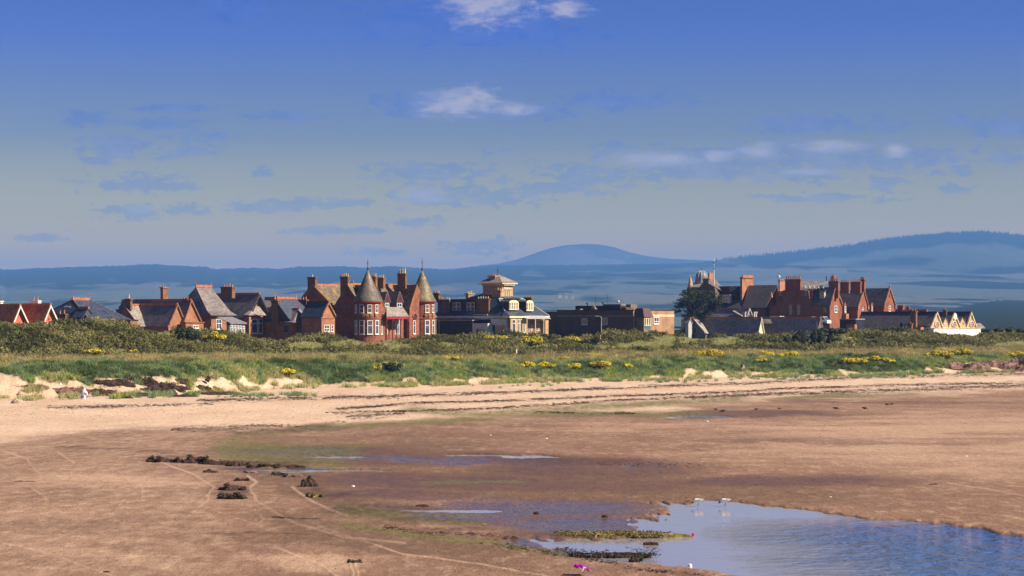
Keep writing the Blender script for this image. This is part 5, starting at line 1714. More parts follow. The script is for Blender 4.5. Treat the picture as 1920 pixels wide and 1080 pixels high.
# veranda
xv = 2.4
ya, yb = B.Y(1106, xv), B.Y(1358, xv)
z1, z2 = B.Z(746, xv, ya), B.Z(640, 0.1, ya + 1)
B.put(MB().slab([(xv, ya, z1), (xv, yb, z1), (0.05, B.Y(1290, 0.05), z2), (0.05, B.Y(1106, 0.05), z2)], 0.14), 'veranda_roof', M_SLATEG)
B.put(MB().box(xv - 0.05, xv + 0.1, ya, yb, z1 - 0.42, z1 + 0.02), 'veranda_fascia', M_CRIMSON)
for a in (1112, 1180, 1270, 1350):
    yy = B.Y(a, xv)
    B.put(MB().box(xv - 0.15, xv - 0.02, yy - 0.07, yy + 0.07, B.zb, z1 - 0.42).prism([(xv - 0.09, yy, z1 - 0.42), (xv - 0.09, yy + 0.5, z1 - 0.42), (xv - 0.09, yy, z1 - 1.1)], (0.06, 0, 0)), 'veranda_post', M_MAROON)
B.window(1102, 1117, 830, 940, at=0.25, mid=0, sill=False)
B.window(1200, 1222, 785, 940, at=0.02, mid=0.7, sill=False)
B.window(1232, 1252, 785, 940, at=0.02, mid=0.7, sill=False)

# ---------------------------------------------------------------- villa with the square tower
B = Bld('villa', 'cream sandstone villa with navy side wall, white dormers and a square tower', 955, 420, Q5, zb=3.9)
y1 = B.Y(1425); x0 = B.X(112)
ze = B.Z(712)
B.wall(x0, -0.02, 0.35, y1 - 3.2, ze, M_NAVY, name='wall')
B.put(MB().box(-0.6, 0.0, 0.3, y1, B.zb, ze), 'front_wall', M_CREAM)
# main slate roof: steep lower part, flat top
zt = B.Z(508, -3.5, 3.0)
xi0, xi1 = B.X(598, 2.6), B.X(862, 2.6)
ya2, yb2 = 2.6, B.Y(1145, xi1)
o = 0.45
lowr = [(x0 - o, -o, ze), (o, -o, ze), (o, y1 + o, ze), (x0 - o, y1 + o, ze)]
top = [(x0 + 1.5, ya2, zt), (xi1, ya2, zt), (xi1, yb2, zt), (x0 + 1.5, yb2, zt)]
r = B.put(MB().add(lowr + top, [(3, 2, 1, 0), (0, 1, 5, 4), (1, 2, 6, 5), (2, 3, 7, 6), (3, 0, 4, 7), (4, 5, 6, 7)]), 'roof', M_SLATEB)
b = MB()
for i in (1, 2): b.tube([lowr[i], top[i]], 0.13, 5)
b.tube([top[1], top[2]], 0.13, 5)
B.put(b, 'hip_lead', M_LEADP, r)
B.put(MB().box(x0 - o - .05, o + .12, -o - .12, -o + .1, ze - 0.40, ze - 0.02), 'side_fascia', M_BLUEW)  # white fascia, the blue of this side's shade in its colour
B.put(MB().box(o - .05, o + .12, -o, y1 + o, ze - 0.36, ze - 0.02), 'front_fascia', M_CREAMP)  # same white fascia, the cream of sunlight put into its colour
b = MB()
for i in range(26):
    xx = x0 + (0 - x0) * (i + 0.5) / 26
    b.box(xx - 0.14, xx + 0.14, -o + 0.02, 0.3, ze - 0.75, ze - 0.42)
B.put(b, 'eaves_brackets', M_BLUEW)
B.put(MB().box(B.X(555, -0.5), B.X(725, -0.5), -0.62, -0.4, B.Z(703, -5, -.5), B.Z(693, -5, -.5)), 'lead_flashing', M_LEADP, r)
# side dormer block with two paired windows
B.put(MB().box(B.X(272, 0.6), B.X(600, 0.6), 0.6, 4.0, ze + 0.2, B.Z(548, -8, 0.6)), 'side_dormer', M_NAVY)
B.put(MB().box(B.X(268, 0.4), B.X(604, 0.4), 0.4, 4.2, B.Z(548, -8, 0.6), B.Z(512, -8, 0.6)), 'side_dormer_roof', M_FELT)
for a in (310, 478):
    B.window(a, a + 46, 552, 655, side='dark', at=0.58, fm=M_BLUEW, mid=0.5, fw=0.16)
    B.window(a + 48, a + 95, 552, 655, side='dark', at=0.58, fm=M_BLUEW, mid=0.5, fw=0.16)
B.chimney(130, 268, 285, 518, 700, 0.0, M_GREYST, 7, poth=0.45, potm=M_POTC)
B.chimney(593, 738, 752, 505, 695, 0.0, M_CHIM, 5, poth=0.45, potm=M_POTC)
B.chimney(465, 497, 558, 445, 520, 7.5, M_CREAM, 3, poth=0.5, potm=M_POTC, cap=0.2)
B.chimney(78, 140, 165, 440, 520, 6.0, M_CHIM, 3, poth=0.5, potm=M_POTC, cap=0.2)
B.chimney(1165, 1245, 1262, 492, 545, yb2 + 1.5, M_CHIM, 3, poth=0.3)
# low pyramid beside the tower
xa, xb_ = B.X(488, 4), B.X(935, 4)
B.hip(xa, xb_, 4.0, 9.0, B.Z(502, -6, 4), (xa + 3.0, 6.3), (xa + 4.6, 6.3), B.Z(440, -6, 6), None, M_SLATEB, over=0.1, ridge=False, cream=M_LEADP)
# tower
yt = 5.4
xc = B.X(897, yt); xt0 = B.X(670, yt); yt1 = B.Y(1027, xc)
ztw = B.Z(338, xc, yt)
B.put(MB().box(xt0, xc, yt, yt1, zt - 0.5, ztw), 'tower', M_CREAM)
zc = B.Z(322, xc, yt)
B.put(MB().box(xt0 - 0.75, xc + 0.75, yt - 0.75, yt1 + 0.75, zc - 0.16, zc + 0.08), 'tower_cornice', M_CREAMP)
b = MB()
for i in range(9):
    f = (i + 0.5) / 9
    b.box(xt0 + (xc - xt0) * f - 0.12, xt0 + (xc - xt0) * f + 0.12, yt - 0.6, yt, zc - 0.5, zc - 0.17)
for i in range(8):
    f = (i + 0.5) / 8
    b.box(xc, xc + 0.6, yt + (yt1 - yt) * f - 0.12, yt + (yt1 - yt) * f + 0.12, zc - 0.5, zc - 0.17)
B.put(b, 'tower_brackets', M_CREAMP)
xm_, ym_ = (xt0 + xc) / 2, (yt + yt1) / 2
za = B.Z(218, xm_, ym_)
e = 0.85
tr = B.put(MB().add([(xt0 - e, yt - e, zc + 0.09), (xc + e, yt - e, zc + 0.09), (xc + e, yt1 + e, zc + 0.09), (xt0 - e, yt1 + e, zc + 0.09), (xm_, ym_, za)],
               [(3, 2, 1, 0), (0, 1, 4), (1, 2, 4), (2, 3, 4), (3, 0, 4)]), 'tower_roof', M_SLATEG)
B.put(MB().lathe(xm_, ym_, [(0.08, za - 0.1), (0.06, za + 0.7), (0.14, za + 0.9), (0.04, za + 1.1), (0.02, B.Z(112, xm_, ym_))], 6), 'weather_vane', M_IRON, tr)
B.chimney(735, 815, 838, 236, 300, yt + 0.3, M_CREAM, 4, poth=0.42, potm=M_POT, cap=0.2)
B.chimney(775, 880, 893, 405, 460, yt - 1.2, M_CREAM, 4, poth=0.4, potm=M_POTC, cap=0.2)
for a in (925, 950, 976):
    B.window(a, a + 20, 398, 505, at=xc + 0.01, fm=M_CREAMP, mid=0, fw=0.1, sill=False, gm=M_BROWNST)
    B.arch(a + 10, 22, 388, 402, xc, M_BROWNST, M_CREAMP)
B.put(MB().box(xc, xc + 0.08, yt + 0.5, yt1 - 0.5, B.Z(385, xc, yt), B.Z(372, xc, yt)), 'tower_panel', M_CREAMP)
# white round-topped dormers
for (a0, a1, t, b_, n) in ((978, 1090, 525, 642, 2), (1183, 1266, 528, 655, 2)):
    xd = -0.3
    ya, yb = B.Y(a0, xd), B.Y(a1, xd)
    zt_, zb_ = B.Z(t, xd, (ya + yb) / 2), B.Z(b_, xd, (ya + yb) / 2)
    rr = min((yb - ya) / 2, 1.0)
    pts = [(xd, ya, zb_), (xd, yb, zb_)] + [(xd, (ya + yb) / 2 + (yb - ya) / 2 * math.cos(math.pi * i / 8), zt_ - 0.55 + 0.55 * math.sin(math.pi * i / 8)) for i in range(9)]
    d = B.put(MB().prism(pts, (-2.6, 0, 0)), 'dormer', M_FELT)
    B.put(MB().prism([(p[0] + 0.02, p[1], p[2]) for p in pts], (0.12, 0, 0)), 'dormer_front', M_CREAMP, d)
    w_ = (a1 - a0) / (2 * n)
    for i in range(2 * n if n == 2 and a1 - a0 > 100 else 3):
        k_ = 2 * n if a1 - a0 > 100 else 3
        c0 = a0 + (a1 - a0) * (i + 0.22) / k_; c1 = a0 + (a1 - a0) * (i + 0.80) / k_
        B.window(c0, c1, t + 28, b_ - 12, at=xd + 0.15, fm=M_CREAMP, mid=0.5, fw=0.07, sill=False)
# corner bay with tall windows
xb_ = 1.4
ya, yb = B.Y(1000, xb_), B.Y(1190, xb_)
B.put(MB().prism([(0, 0.3, B.zb), (0.0, ya - 1.2 if ya > 1.6 else 0.35, B.zb), (xb_, ya, B.zb), (xb_, yb, B.zb), (0, yb + 0.02, B.zb)], (0, 0, B.Z(738, xb_, ya) - B.zb)), 'bay', M_CREAM)
B.put(MB().box(-0.2, xb_ + 0.25, ya - 0.6, yb + 0.25, B.Z(738, xb_, ya), B.Z(712, xb_, ya)), 'bay_cornice', M_CREAMP)
zz = B.Z(711, xb_, ya)
B.put(MB().add([(-0.2, ya - 0.8, zz), (xb_ + 0.35, ya - 0.6, zz), (xb_ + 0.35, yb + 0.35, zz), (-0.2, yb + 0.35, zz), (-0.6, ya + 0.4, B.Z(652, 0, ya)), (-0.6, yb - 0.6, B.Z(652, 0, ya))],
               [(3, 2, 1, 0), (0, 1, 4), (1, 2, 5, 4), (2, 3, 5), (3, 0, 4, 5)]), 'bay_roof', M_SLATEB)
B.window(1016, 1058, 755, 905, at=xb_ + 0.01, fm=M_CREAMP, mid=0.68, fw=0.12)
for a in (1082, 1113, 1146):
    B.window(a, a + 24, 752, 912, at=xb_ + 0.01, fm=M_CREAMP, mid=0.68, fw=0.12)
# veranda along the far half of the front
xv = 2.6
ya, yb = B.Y(1192, xv), B.Y(1480, xv)
z1, z2 = B.Z(750, xv, ya), B.Z(716, 0.4, ya)
B.put(MB().slab([(xv, ya, z1), (xv, yb, z1), (0.4, yb, z2), (0.4, ya, z2)], 0.10), 'veranda_roof', M_LEADP)
B.put(MB().box(0.0, 0.3, B.Y(1190, .3), B.Y(1412, .3), B.zb, z1), 'veranda_wall', M_BROWNST)
B.window(1205, 1222, 762, 900, at=0.32, mid=0, fm=M_BLUEW, sill=False)
B.window(1235, 1270, 815, 900, at=0.32, mid=0, fm=M_BLIND, gm=M_BLIND, sill=False)
B.window(1308, 1330, 762, 895, at=0.32, mid=0.6, fm=M_WHITE, sill=False)
B.window(1340, 1362, 762, 895, at=0.32, mid=0.6, fm=M_WHITE, sill=False)
for a in (1200, 1300, 1400):
    yy = B.Y(a, xv)
    B.put(MB().box(xv - 0.2, xv - 0.08, yy - 0.06, yy + 0.06, B.zb, z1), 'veranda_post', M_CREAMP)
B.put(MB().box(0.32, 1.4, B.Y(1375, .5), B.Y(1412, .5), B.zb, B.Z(765, .5, 12)), 'buttress', M_CREAM)
# white entrance blocks on the shaded side, shade blue put into their colour
for (a0, a1, t, ins) in ((545, 727, 802, ((595, 612, 865), (612, 662, 868), (668, 700, 870))), (766, 953, 745, ((788, 815, 822), (826, 884, 825), (892, 938, 820)))):
    yq = -2.0 if a0 < 700 else -0.6
    xa, xb_ = B.X(a0, yq), B.X(a1, yq)
    B.put(MB().box(xa, xb_, yq, 0.34, B.zb, B.Z(t, xa, yq)), 'porch', M_BLUEW)
    for j, (c0, c1, tt_) in enumerate(ins):
        B.window(c0, c1, tt_, 935, side='dark', at=yq - 0.01, fm=M_NAVY if j == 0 else (M_BLIND if j == 1 else M_BLUEW), gm=M_BLIND if j == 1 else (M_NAVY if j == 0 else M_GLASS), mid=0, fw=0.09, sill=False, name='doorway' if j == 1 else 'window')
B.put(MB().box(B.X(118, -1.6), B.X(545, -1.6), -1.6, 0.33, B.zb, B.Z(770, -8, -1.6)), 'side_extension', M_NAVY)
B.put(MB().box(B.X(118, -1.7), B.X(545, -1.7), -1.7, 0.33, B.Z(770, -8, -1.6), B.Z(762, -8, -1.6)), 'extension_roof', M_LEADP)
B.put(MB().tube([(B.X(148, -1.75), -1.75, B.zb), (B.X(148, -1.75), -1.75, B.Z(772, -15, -1.7))], 0.09), 'downpipe', M_LEADP)

# ---------------------------------------------------------------- flat roofed building
B = Bld('flat_roofed_building', 'long flat roofed brick building with a lit tan end wall and mansard porch', 1198, 446, Q6, zb=3.6, cat='building')
xa = B.X(285); xa2 = B.X(120); y1 = B.Y(1688)
zt = B.Z(268)
B.put(MB().box(xa, -0.02, 0.0, y1 - 0.02, B.zb, zt), 'wall', M_SHADEBRICK)
B.put(MB().box(xa2, xa - 0.01, 0.3, y1 - 0.4, B.zb, B.Z(292, xa, 0)), 'wall', M_SHADEBRICK)
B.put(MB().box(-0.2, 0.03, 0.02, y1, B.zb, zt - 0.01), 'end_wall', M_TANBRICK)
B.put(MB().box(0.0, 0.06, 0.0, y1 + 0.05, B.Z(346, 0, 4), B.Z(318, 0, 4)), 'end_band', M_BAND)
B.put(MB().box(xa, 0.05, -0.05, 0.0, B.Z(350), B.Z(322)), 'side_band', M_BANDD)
B.put(MB().box(xa - 0.1, 0.15, -0.15, y1 + 0.15, zt, zt + 0.14), 'roof', M_FELT)
B.put(MB().box(xa2 - 0.1, xa - 0.12, 0.15, y1, B.Z(292, xa, 0), B.Z(284, xa, 0)), 'low_roof', M_FELT)
yq = 4.0
B.put(MB().box(B.X(505, yq), B.X(1045, yq), yq, yq + 5, zt + 0.1, B.Z(210, -6, yq)), 'roof_house', M_FELT)
B.put(MB().box(B.X(840, yq + 1), B.X(1050, yq + 1), yq + 1, yq + 5.2, B.Z(210, -6, yq), B.Z(192, -6, yq)), 'roof_house_top', M_LEAD)
B.put(MB().box(B.X(1048, 0.2), B.X(1112, 0.2), 0.2, 3, zt + 0.15, B.Z(232)), 'parapet_stack', M_SHADEBRICK)
B.put(MB().box(B.X(1112, 3.2), B.X(1170, 3.2), 3.2, 5.5, zt + 0.1, B.Z(195, -2, 3)), 'tank_room', M_BANDD)
B.chimney(695, 735, 755, 242, 268, 1.5, M_TANBRICK, 4, poth=0.45, potm=M_BAND)
B.chimney(520, 560, 585, 250, 268, 1.5, M_TANBRICK, 0)
for a, h in ((748, 112), (892, 78)):
    xx = B.X(a, 6); z_ = B.Z(205, xx, 6); z2 = B.Z(h, xx, 6)
    b = MB().tube([(xx, 6, z_ - 1), (xx, 6, z2)], 0.035)
    for j in range(5): b.tube([(xx - 0.9 + j * 0.35, 5.7, z2 - 0.1), (xx - 0.9 + j * 0.35, 6.3, z2 - 0.1)], 0.015, 4)
    b.tube([(xx - 1.0, 6, z2 - 0.1), (xx + 0.7, 6, z2 - 0.1)], 0.02, 4)
    b.tube([(xx - 0.5, 6, z2 - 0.7), (xx + 0.2, 6, z2 - 0.7)], 0.02, 4)
    B.put(b, 'aerial', M_IRON)
for a, h in ((650, 182), (838, 172)):
    xx = B.X(a, 4.5); z_ = B.Z(208, xx, 4.5); z2 = B.Z(h, xx, 4.5)
    B.put(MB().tube([(xx, 4.5, z_ - .3), (xx, 4.5, z2 - 0.1), (xx - 0.15, 4.5, z2), (xx - 0.35, 4.5, z2 - 0.1)], 0.13), 'vent_pipe', M_IRON)
xx = B.X(1020, 4.2)
B.put(MB().lathe(xx, 4.2, [(0.06, B.Z(192, xx, 4)), (0.06, B.Z(180, xx, 4)), (0.33, B.Z(170, xx, 4)), (0.28, B.Z(156, xx, 4)), (0.05, B.Z(150, xx, 4))], 10), 'roof_cowl', M_BAND)
B.window(578, 650, 362, 440, side='dark', at=-0.02, fm=M_BLUEW, mid=0, fw=0.16)
B.window(815, 892, 358, 438, side='dark', at=-0.02, fm=M_BLUEW, mid=0, fw=0.14, cols=2)
B.window(1445, 1506, 350, 432, at=0.04, mid=0.35, cols=2, fw=0.13)
B.window(1212, 1224, 400, 470, at=0.04, mid=0, fm=M_BROWNST, sill=False)
B.put(MB().tube([(0.2, B.Y(1246, .2), 3.6), (0.2, B.Y(1246, .2), B.Z(275))], 0.08), 'downpipe', M_BANDD)
# porch with mansard top
xp = 2.3
ya, yb = B.Y(1325, xp), B.Y(1410, xp)
B.put(MB().box(0.04, xp, ya, yb, B.zb, B.Z(352, xp, ya)), 'porch', M_BANDD)
z1, z2 = B.Z(352, xp, ya), B.Z(243, xp, ya)
B.put(MB().add([(0.04, ya - 0.25, z1), (xp + 0.3, ya - 0.25, z1), (xp + 0.3, yb + 0.6, z1), (0.04, yb + 0.6, z1), (0.04, ya, z2), (xp - 0.25, ya, z2), (xp - 0.25, yb - 0.1, z2), (0.04, yb - 0.1, z2)],
               [(3, 2, 1, 0), (0, 1, 5, 4), (1, 2, 6, 5), (2, 3, 7, 6), (3, 0, 4, 7), (4, 5, 6, 7)]), 'mansard_roof', mat('mansard_slate', (0.10, 0.06, 0.065), 0.7, var=0.2, scale=2))
for i in range(3):
    B.window(1330 + i * 26, 1354 + i * 26, 358, 452, at=xp + 0.02, mid=0, fm=M_CREAMP, fw=0.14, sill=False)
B.put(MB().box(xp, xp + 0.08, B.Y(1338, xp), B.Y(1402, xp), B.Z(482, xp, ya), B.Z(455, xp, ya)), 'porch_panel', M_TEAL)

# ---------------------------------------------------------------- big red hotel on the right
B = Bld('hotel', 'large red sandstone hotel with many chimneys and a row of pointed front gables', 835, 540, Q8, zb=3.6, cat='hotel')
M = M_BRICKRED
# first wing and the broad shaded end wall
y1 = B.Y(1000); ym = B.Y(905)
ze, zr = B.Z(590), B.Z(352, 0, ym)
zsh = B.Z(600)
B.gable(B.X(590), 0, 0, y1, ze, zr, M, M_SLATEK, over=0.1, ym=ym, skew=M_RED, ridge=False)
B.wall(B.X(20), B.X(590) - 0.01, 0.02, 9, B.Z(590, -9, 0), M)
B.poly_dark([(100, 600), (150, 540), (190, 400), (232, 386), (445, 386), (545, 395), (558, 495), (650, 600)], M, y=0.0, depth=0.6, name='shaped_gable')
B.put(MB().box(B.X(110, 0.7), B.X(600, 0.7), 0.62, 9, B.Z(600, -9, 0.7), B.Z(400, -9, 0.7)), 'upper_storey', M)
B.chimney(232, 437, 453, 240, 400, -0.05, M, 8, poth=0.95, potr=0.16)
B.chimney(142, 158, 228, 245, 385, 1.2, M_RED, 0)
zu1, zu2 = B.Z(380, -7, 4), B.Z(278, -9, 8)
xa, xb_ = B.X(448, 5), B.X(812, 5)
B.put(MB().slab([(xa, 1.0, zu1), (xb_ - 1.2, 1.0, zu1), (xb_, 6.0, zu2), (xa, 6.0, zu2)], 0.2), 'upper_roof', M_SLATEG)
B.put(MB().box(xa, xb_, 5.9, 6.2, zu2, zu2 + 0.18), 'ridge_lead', M_LEADP)
for i in range(5):
    a = 525 + i * 60
    xx = B.X(a, 1.8)
    zz = B.Z(362, xx, 1.8)
    B.put(MB().slab([(xx, 1.2, zz - 0.2), (xx + 0.25, 1.2, zz - 0.2), (xx - 1.0, 2.6, zz + 0.5), (xx - 1.25, 2.6, zz + 0.5)], 0.22), 'roof_rib', M_WHITE)
pw = ((-12, -0.1, ze), (0, -0.1, ze), (-6, ym, zr))
# dormers of the first wing
for (a0, a1, t, b_, fmm) in ((545, 592, 388, 505, M_CREAMP), (697, 762, 405, 503, M_WHITE)):
    yd = 0.9
    xa, xb_ = B.X(a0, yd), B.X(a1, yd)
    zt_, zb_ = B.Z(t, xa, yd), B.Z(b_, xa, yd)
    d = B.put(MB().box(xa, xb_, yd, yd + 3.4, zb_ - 0.6, zt_), 'dormer', M_SLATEK)
    B.put(MB().box(xa - 0.2, xb_ + 0.3, yd - 0.2, yd + 3.4, zt_, zt_ + 0.16), 'dormer_roof', M_SLATEG, d)
    B.put(MB().box(xb_, xb_ + 0.05, yd, yd + 3.2, zb_ - 0.4, zt_), 'dormer_cheek', fmm, d)
    B.window(a0 + 3, a1 - 3, t + 6, b_, side='dark', at=yd - 0.02, fm=fmm if a0 < 600 else M_BLUEW, mid=0.5, fw=0.14)
for (a0, a1, t, b_) in ((283, 330, 585, 725), (390, 440, 585, 725), (745, 797, 620, 692), (148, 180, 405, 460), (498, 528, 400, 460)):
    B.window(a0, a1, t, b_, side='dark', at=-0.02, fm=M_LEAD, mid=0.55, fw=0.12)
B.window(897, 931, 600, 690, at=0.02, mid=0.5, fw=0.16)
B.put(MB().box(0, 0.05, B.Y(910), B.Y(922), B.Z(485), B.Z(430)), 'gable_slit', M_MAROON)
B.wall(-0.5, 1.2, B.Y(1002), B.Y(1092, 1.2), B.Z(705), M_RED, name='bay')
# second and third wings
for (a0, ap, a1, t, she, rl, wins) in ((1210, 1290, 1347, 398, 610, 975, 'arch'), (1563, 1637, 1716, 366, 595, 1308, 'win')):
    x2 = 0.5
    ya, yb, yp = B.Y(a0, x2), B.Y(a1, x2), B.Y(ap, x2)
    ze2, zr2 = B.Z(she, x2, ya), B.Z(t, x2, yp)
    xl = B.X(rl, yp)
    B.gable(xl, x2, ya, yb, ze2, zr2, M_RED if 0 else M, M_SLATEK, over=0.15, ym=yp, skew=M_RED, ridge=False)
    B.put(MB().lathe(x2 + 0.1, yp, [(0.22, zr2 + 0.3), (0.28, zr2 + 0.6), (0.05, zr2 + 1.0)], 8), 'finial', M_RED)
    B.put(MB().box(x2 - 0.1, x2 + 0.35, ya - 0.2, ya + 0.35, ze2 - 0.7, ze2 + 0.1).box(x2 - 0.1, x2 + 0.35, yb - 0.35, yb + 0.2, ze2 - 0.7, ze2 + 0.1), 'skewputt', M_RED)
    if wins == 'arch':
        B.arch(1284, 46, 590, 690, x2, M_MAROON, M_RED)
        B.window(1266, 1290, 615, 688, at=x2 + 0.05, mid=0.5, fw=0.12, sill=False)
    else:
        B.window(1628, 1654, 600, 675, at=x2 + 0.02, mid=0.5, fw=0.14)
        B.put(MB().box(x2, x2 + 0.06, B.Y(1634, x2), B.Y(1645, x2), B.Z(490, x2, yp), B.Z(450, x2, yp)), 'gable_slit', M_MAROON)
# linking walls with sunlit wall dormers
for (a0, a1, t) in ((1002, 1212, 620), (1347, 1565, 600)):
    ya, yb = B.Y(a0, -2.5), B.Y(a1, -2.5) + 3
    B.wall(-9, -2.5, ya, yb, B.Z(t + 40, -2.5, ya), M)
for (a0, a1, t) in ((1028, 1056, 545), (1393, 1416, 545)):
    xd = -0.6
    ya, yb = B.Y(a0, xd), B.Y(a1, xd)
    zt_ = B.Z(t, xd, ya)
    d = B.put(MB().prism([(xd, ya, 3.6), (xd, yb, 3.6), (xd, yb, zt_ - 0.9), (xd, (ya + yb) / 2, zt_), (xd, ya, zt_ - 0.9)], (-3.2, 0, 0)), 'wall_dormer', M)
    B.window(a0 + 5, a1 - 4, t + 65, t + 140, at=xd + 0.02, mid=0.5, fw=0.14)
    B.put(MB().box(xd - 3.4, xd - 0.3, ya - 0.12, ya, zt_ - 3.2, zt_ - 0.9), 'dormer_cheek', M_LEADP, d)
for (a0, a1, t, b_) in ((1118, 1160, 640, 702),):
    B.window(a0, a1, t, b_, side='dark', at=B.Y(1210, 0.5) - 0.03, fm=M_LEAD, mid=0, fw=0.12)
B.chimney(818, 947, 967, 268, 470, 2.6, M, 6, poth=0.8)
B.chimney(850, 895, 912, 205, 262, 3.4, M_RED, 2, poth=0.7)
B.chimney(975, 1090, 1106, 280, 402, 6.5, M, 5, poth=0.7)
B.chimney(1115, 1247, 1263, 275, 398, 8.5, M, 5, poth=0.8)
B.chimney(1236, 1300, 1318, 245, 380, 12.0, M, 4, poth=0.7)
B.put(MB().tube([(B.X(790, 7), 7, zu2 - 0.5), (B.X(790, 7), 7, B.Z(200, -3, 7))], 0.16), 'flue', M_MAROON)
xx = B.X(148, 1.6)
B.put(MB().lathe(xx, 1.6, [(0.5, B.Z(215, xx, 1.6)), (0.3, B.Z(195, xx, 1.6)), (0.15, B.Z(185, xx, 1.6)), (0.04, B.Z(175, xx, 1.6)), (0.04, B.Z(145, xx, 1.6))], 10)
      .box(xx - 0.5, xx + 0.5, 1.57, 1.63, B.Z(163, xx, 1.6), B.Z(158, xx, 1.6)), 'weather_vane', M_LEADP)
HOTEL = B.root

# left part of the hotel: long slate roof, big orange topped stack, dormer, tower with lead dome
B.q = Q7; B.m = FPX / 540 * Q7[2]
ya = 3.0
xa, xb_ = B.X(1030, 7), B.X(1405, 7)
z1, z2 = B.Z(660, -14, ya), B.Z(376, -14, 7.5)
B.put(MB().slab([(B.X(960, ya), ya, z1), (B.X(1250, ya), ya, z1), (B.X(1405, 7.5), 7.5, z2), (B.X(1040, 7.5), 7.5, z2)], 0.2), 'roof', M_SLATEK)
B.put(MB().box(B.X(1040, 7.5), B.X(1405, 7.5), 7.4, 7.6, z2, z2 + 0.25), 'ridge_lead', M_LEAD)
B.wall(B.X(660, ya + 0.4), B.X(1250, ya + 0.4), ya + 0.4, 12, B.Z(665, -14, ya), M)
B.put(MB().box(B.X(1045, 7.5), B.X(1400, 7.5), 7.7, 12, B.Z(665, -14, 7), z2 - 0.3), 'rear_wall', M)
B.put(MB().slab([(B.X(685, ya), ya, z1), (B.X(965, ya), ya, z1), (B.X(975, 5), 5, B.Z(560, -16, 5)), (B.X(715, 5), 5, B.Z(560, -16, 5))], 0.15), 'low_roof', M_SLATEK)
B.chimney(930, 955, 1098, 268, 560, 4.6, M_RED, 0)
B.put(MB().box(B.X(950, 4.5), B.X(957, 4.5) + 0.2, 4.5, B.Y(1085, B.X(955, 4.6)), B.Z(268, -18, 5) , B.Z(258, -18, 5) + 0.5), 'stack_top', M_RIDGE)
B.skylight([(1055, 528), (1080, 530), (1098, 485), (1072, 483)], ((-18, ya, z1), (-10, ya, z1), (-14, 7.5, z2)))
B.put(MB().lathe(B.X(1325, 3.2), 3.2, [(0.45, B.Z(520, -10, 3)), (0.3, B.Z(490, -10, 3)), (0.04, B.Z(445, -10, 3))], 8), 'roof_vent', M_POT)
# stepped roof behind with dark parapet
B.wall(B.X(600, 9), B.X(1000, 9), 9, 15, B.Z(372, -18, 9), M_MAROON, z0=9)
B.put(MB().box(B.X(795, 8.7), B.X(832, 8.7), 8.6, 9.0, B.Z(442, -18, 9), B.Z(374, -18, 9)), 'sunlit_parapet', M_RIDGE)  # patch of sun on the dark parapet, put into the orange colour
B.put(MB().slab([(B.X(790, 5.2), 5.2, B.Z(560, -18, 5)), (B.X(960, 5.2), 5.2, B.Z(560, -18, 5)), (B.X(960, 8.5), 8.5, B.Z(385, -18, 8)), (B.X(830, 8.5), 8.5, B.Z(385, -18, 8))], 0.2), 'mid_roof', M_FELT)
d = B.put(MB().box(B.X(690, 3.3), B.X(782, 3.3), 3.3, 7, B.Z(590, -20, 3.3), B.Z(492, -20, 3.3)), 'dormer', M_SLATEK)
B.put(MB().box(B.X(650, 3.1), B.X(800, 3.1), 3.1, 7.2, B.Z(492, -20, 3.3), B.Z(482, -20, 3.3)), 'dormer_roof', M_LEADP, d)
B.window(712, 780, 498, 582, side='dark', at=3.27, fm=M_WHITE, mid=0.5, cols=2, fw=0.14)
B.put(MB().box(B.X(782, 3.3), B.X(784, 3.3) + 0.1, 3.3, 4.6, B.Z(595, -20, 3.3), B.Z(488, -20, 3.3)), 'dormer_cheek', M_WHITE, d)
# tower end
yt = 6.0
xa, xb_ = B.X(252, yt), B.X(612, yt)
B.poly_dark([(255, 800), (255, 398), (405, 398), (500, 295), (545, 360), (612, 415), (612, 800)], M_GREYST, y=yt, depth=5.0, name='tower_gable')
B.put(MB().slab([(B.X(300, yt), yt - 0.1, B.Z(402, xa, yt)), (B.X(408, yt), yt - 0.1, B.Z(402, xa, yt)), (B.X(450, yt + 3), yt + 3, B.Z(345, xa, yt + 3)), (B.X(345, yt + 3), yt + 3, B.Z(345, xa, yt + 3))], 0.15), 'tower_roof', M_SLATEG)
B.put(MB().slab([(B.X(545, yt), yt - 0.1, B.Z(358, xb_, yt)), (B.X(600, yt), yt - 0.1, B.Z(398, xb_, yt)), (B.X(715, yt + 2), yt + 4, B.Z(478, xb_, yt + 4)), (B.X(640, yt + 3), yt + 5, B.Z(420, xb_, yt + 5))], 0.15), 'tower_roof', M_SLATEK)
B.chimney(460, 528, 542, 285, 360, yt - 0.1, M_GREYST, 3, poth=0.35)
xx = B.X(300, yt + 1)
B.put(MB().lathe(xx, yt + 1, [(0.75, B.Z(396, xx, yt)), (0.70, B.Z(370, xx, yt)), (0.32, B.Z(290, xx, yt)), (0.12, B.Z(270, xx, yt)), (0.16, B.Z(262, xx, yt)), (0.03, B.Z(245, xx, yt))], 12), 'turret_cap', M_CREAM)
xx = B.X(443, yt + 4); zb_ = B.Z(320, xx, yt + 4)
hh = B.Z(185, xx, yt + 4) - zb_
rr = 82 / B.m
prof = [(rr * 1.12, zb_ - 1.2), (rr * 1.12, zb_ - 0.1), (rr * 1.02, zb_)] + [(rr * math.cos(a) ** 0.75, zb_ + hh * (0.12 + 0.86 * math.sin(a))) for a in [0.0, 0.25, 0.5, 0.75, 1.0, 1.25, 1.45]] + [(0.1, zb_ + hh)]
dm = B.put(MB().lathe(xx, yt + 4, prof, 24), 'lead_dome', M_LEAD, None, True)
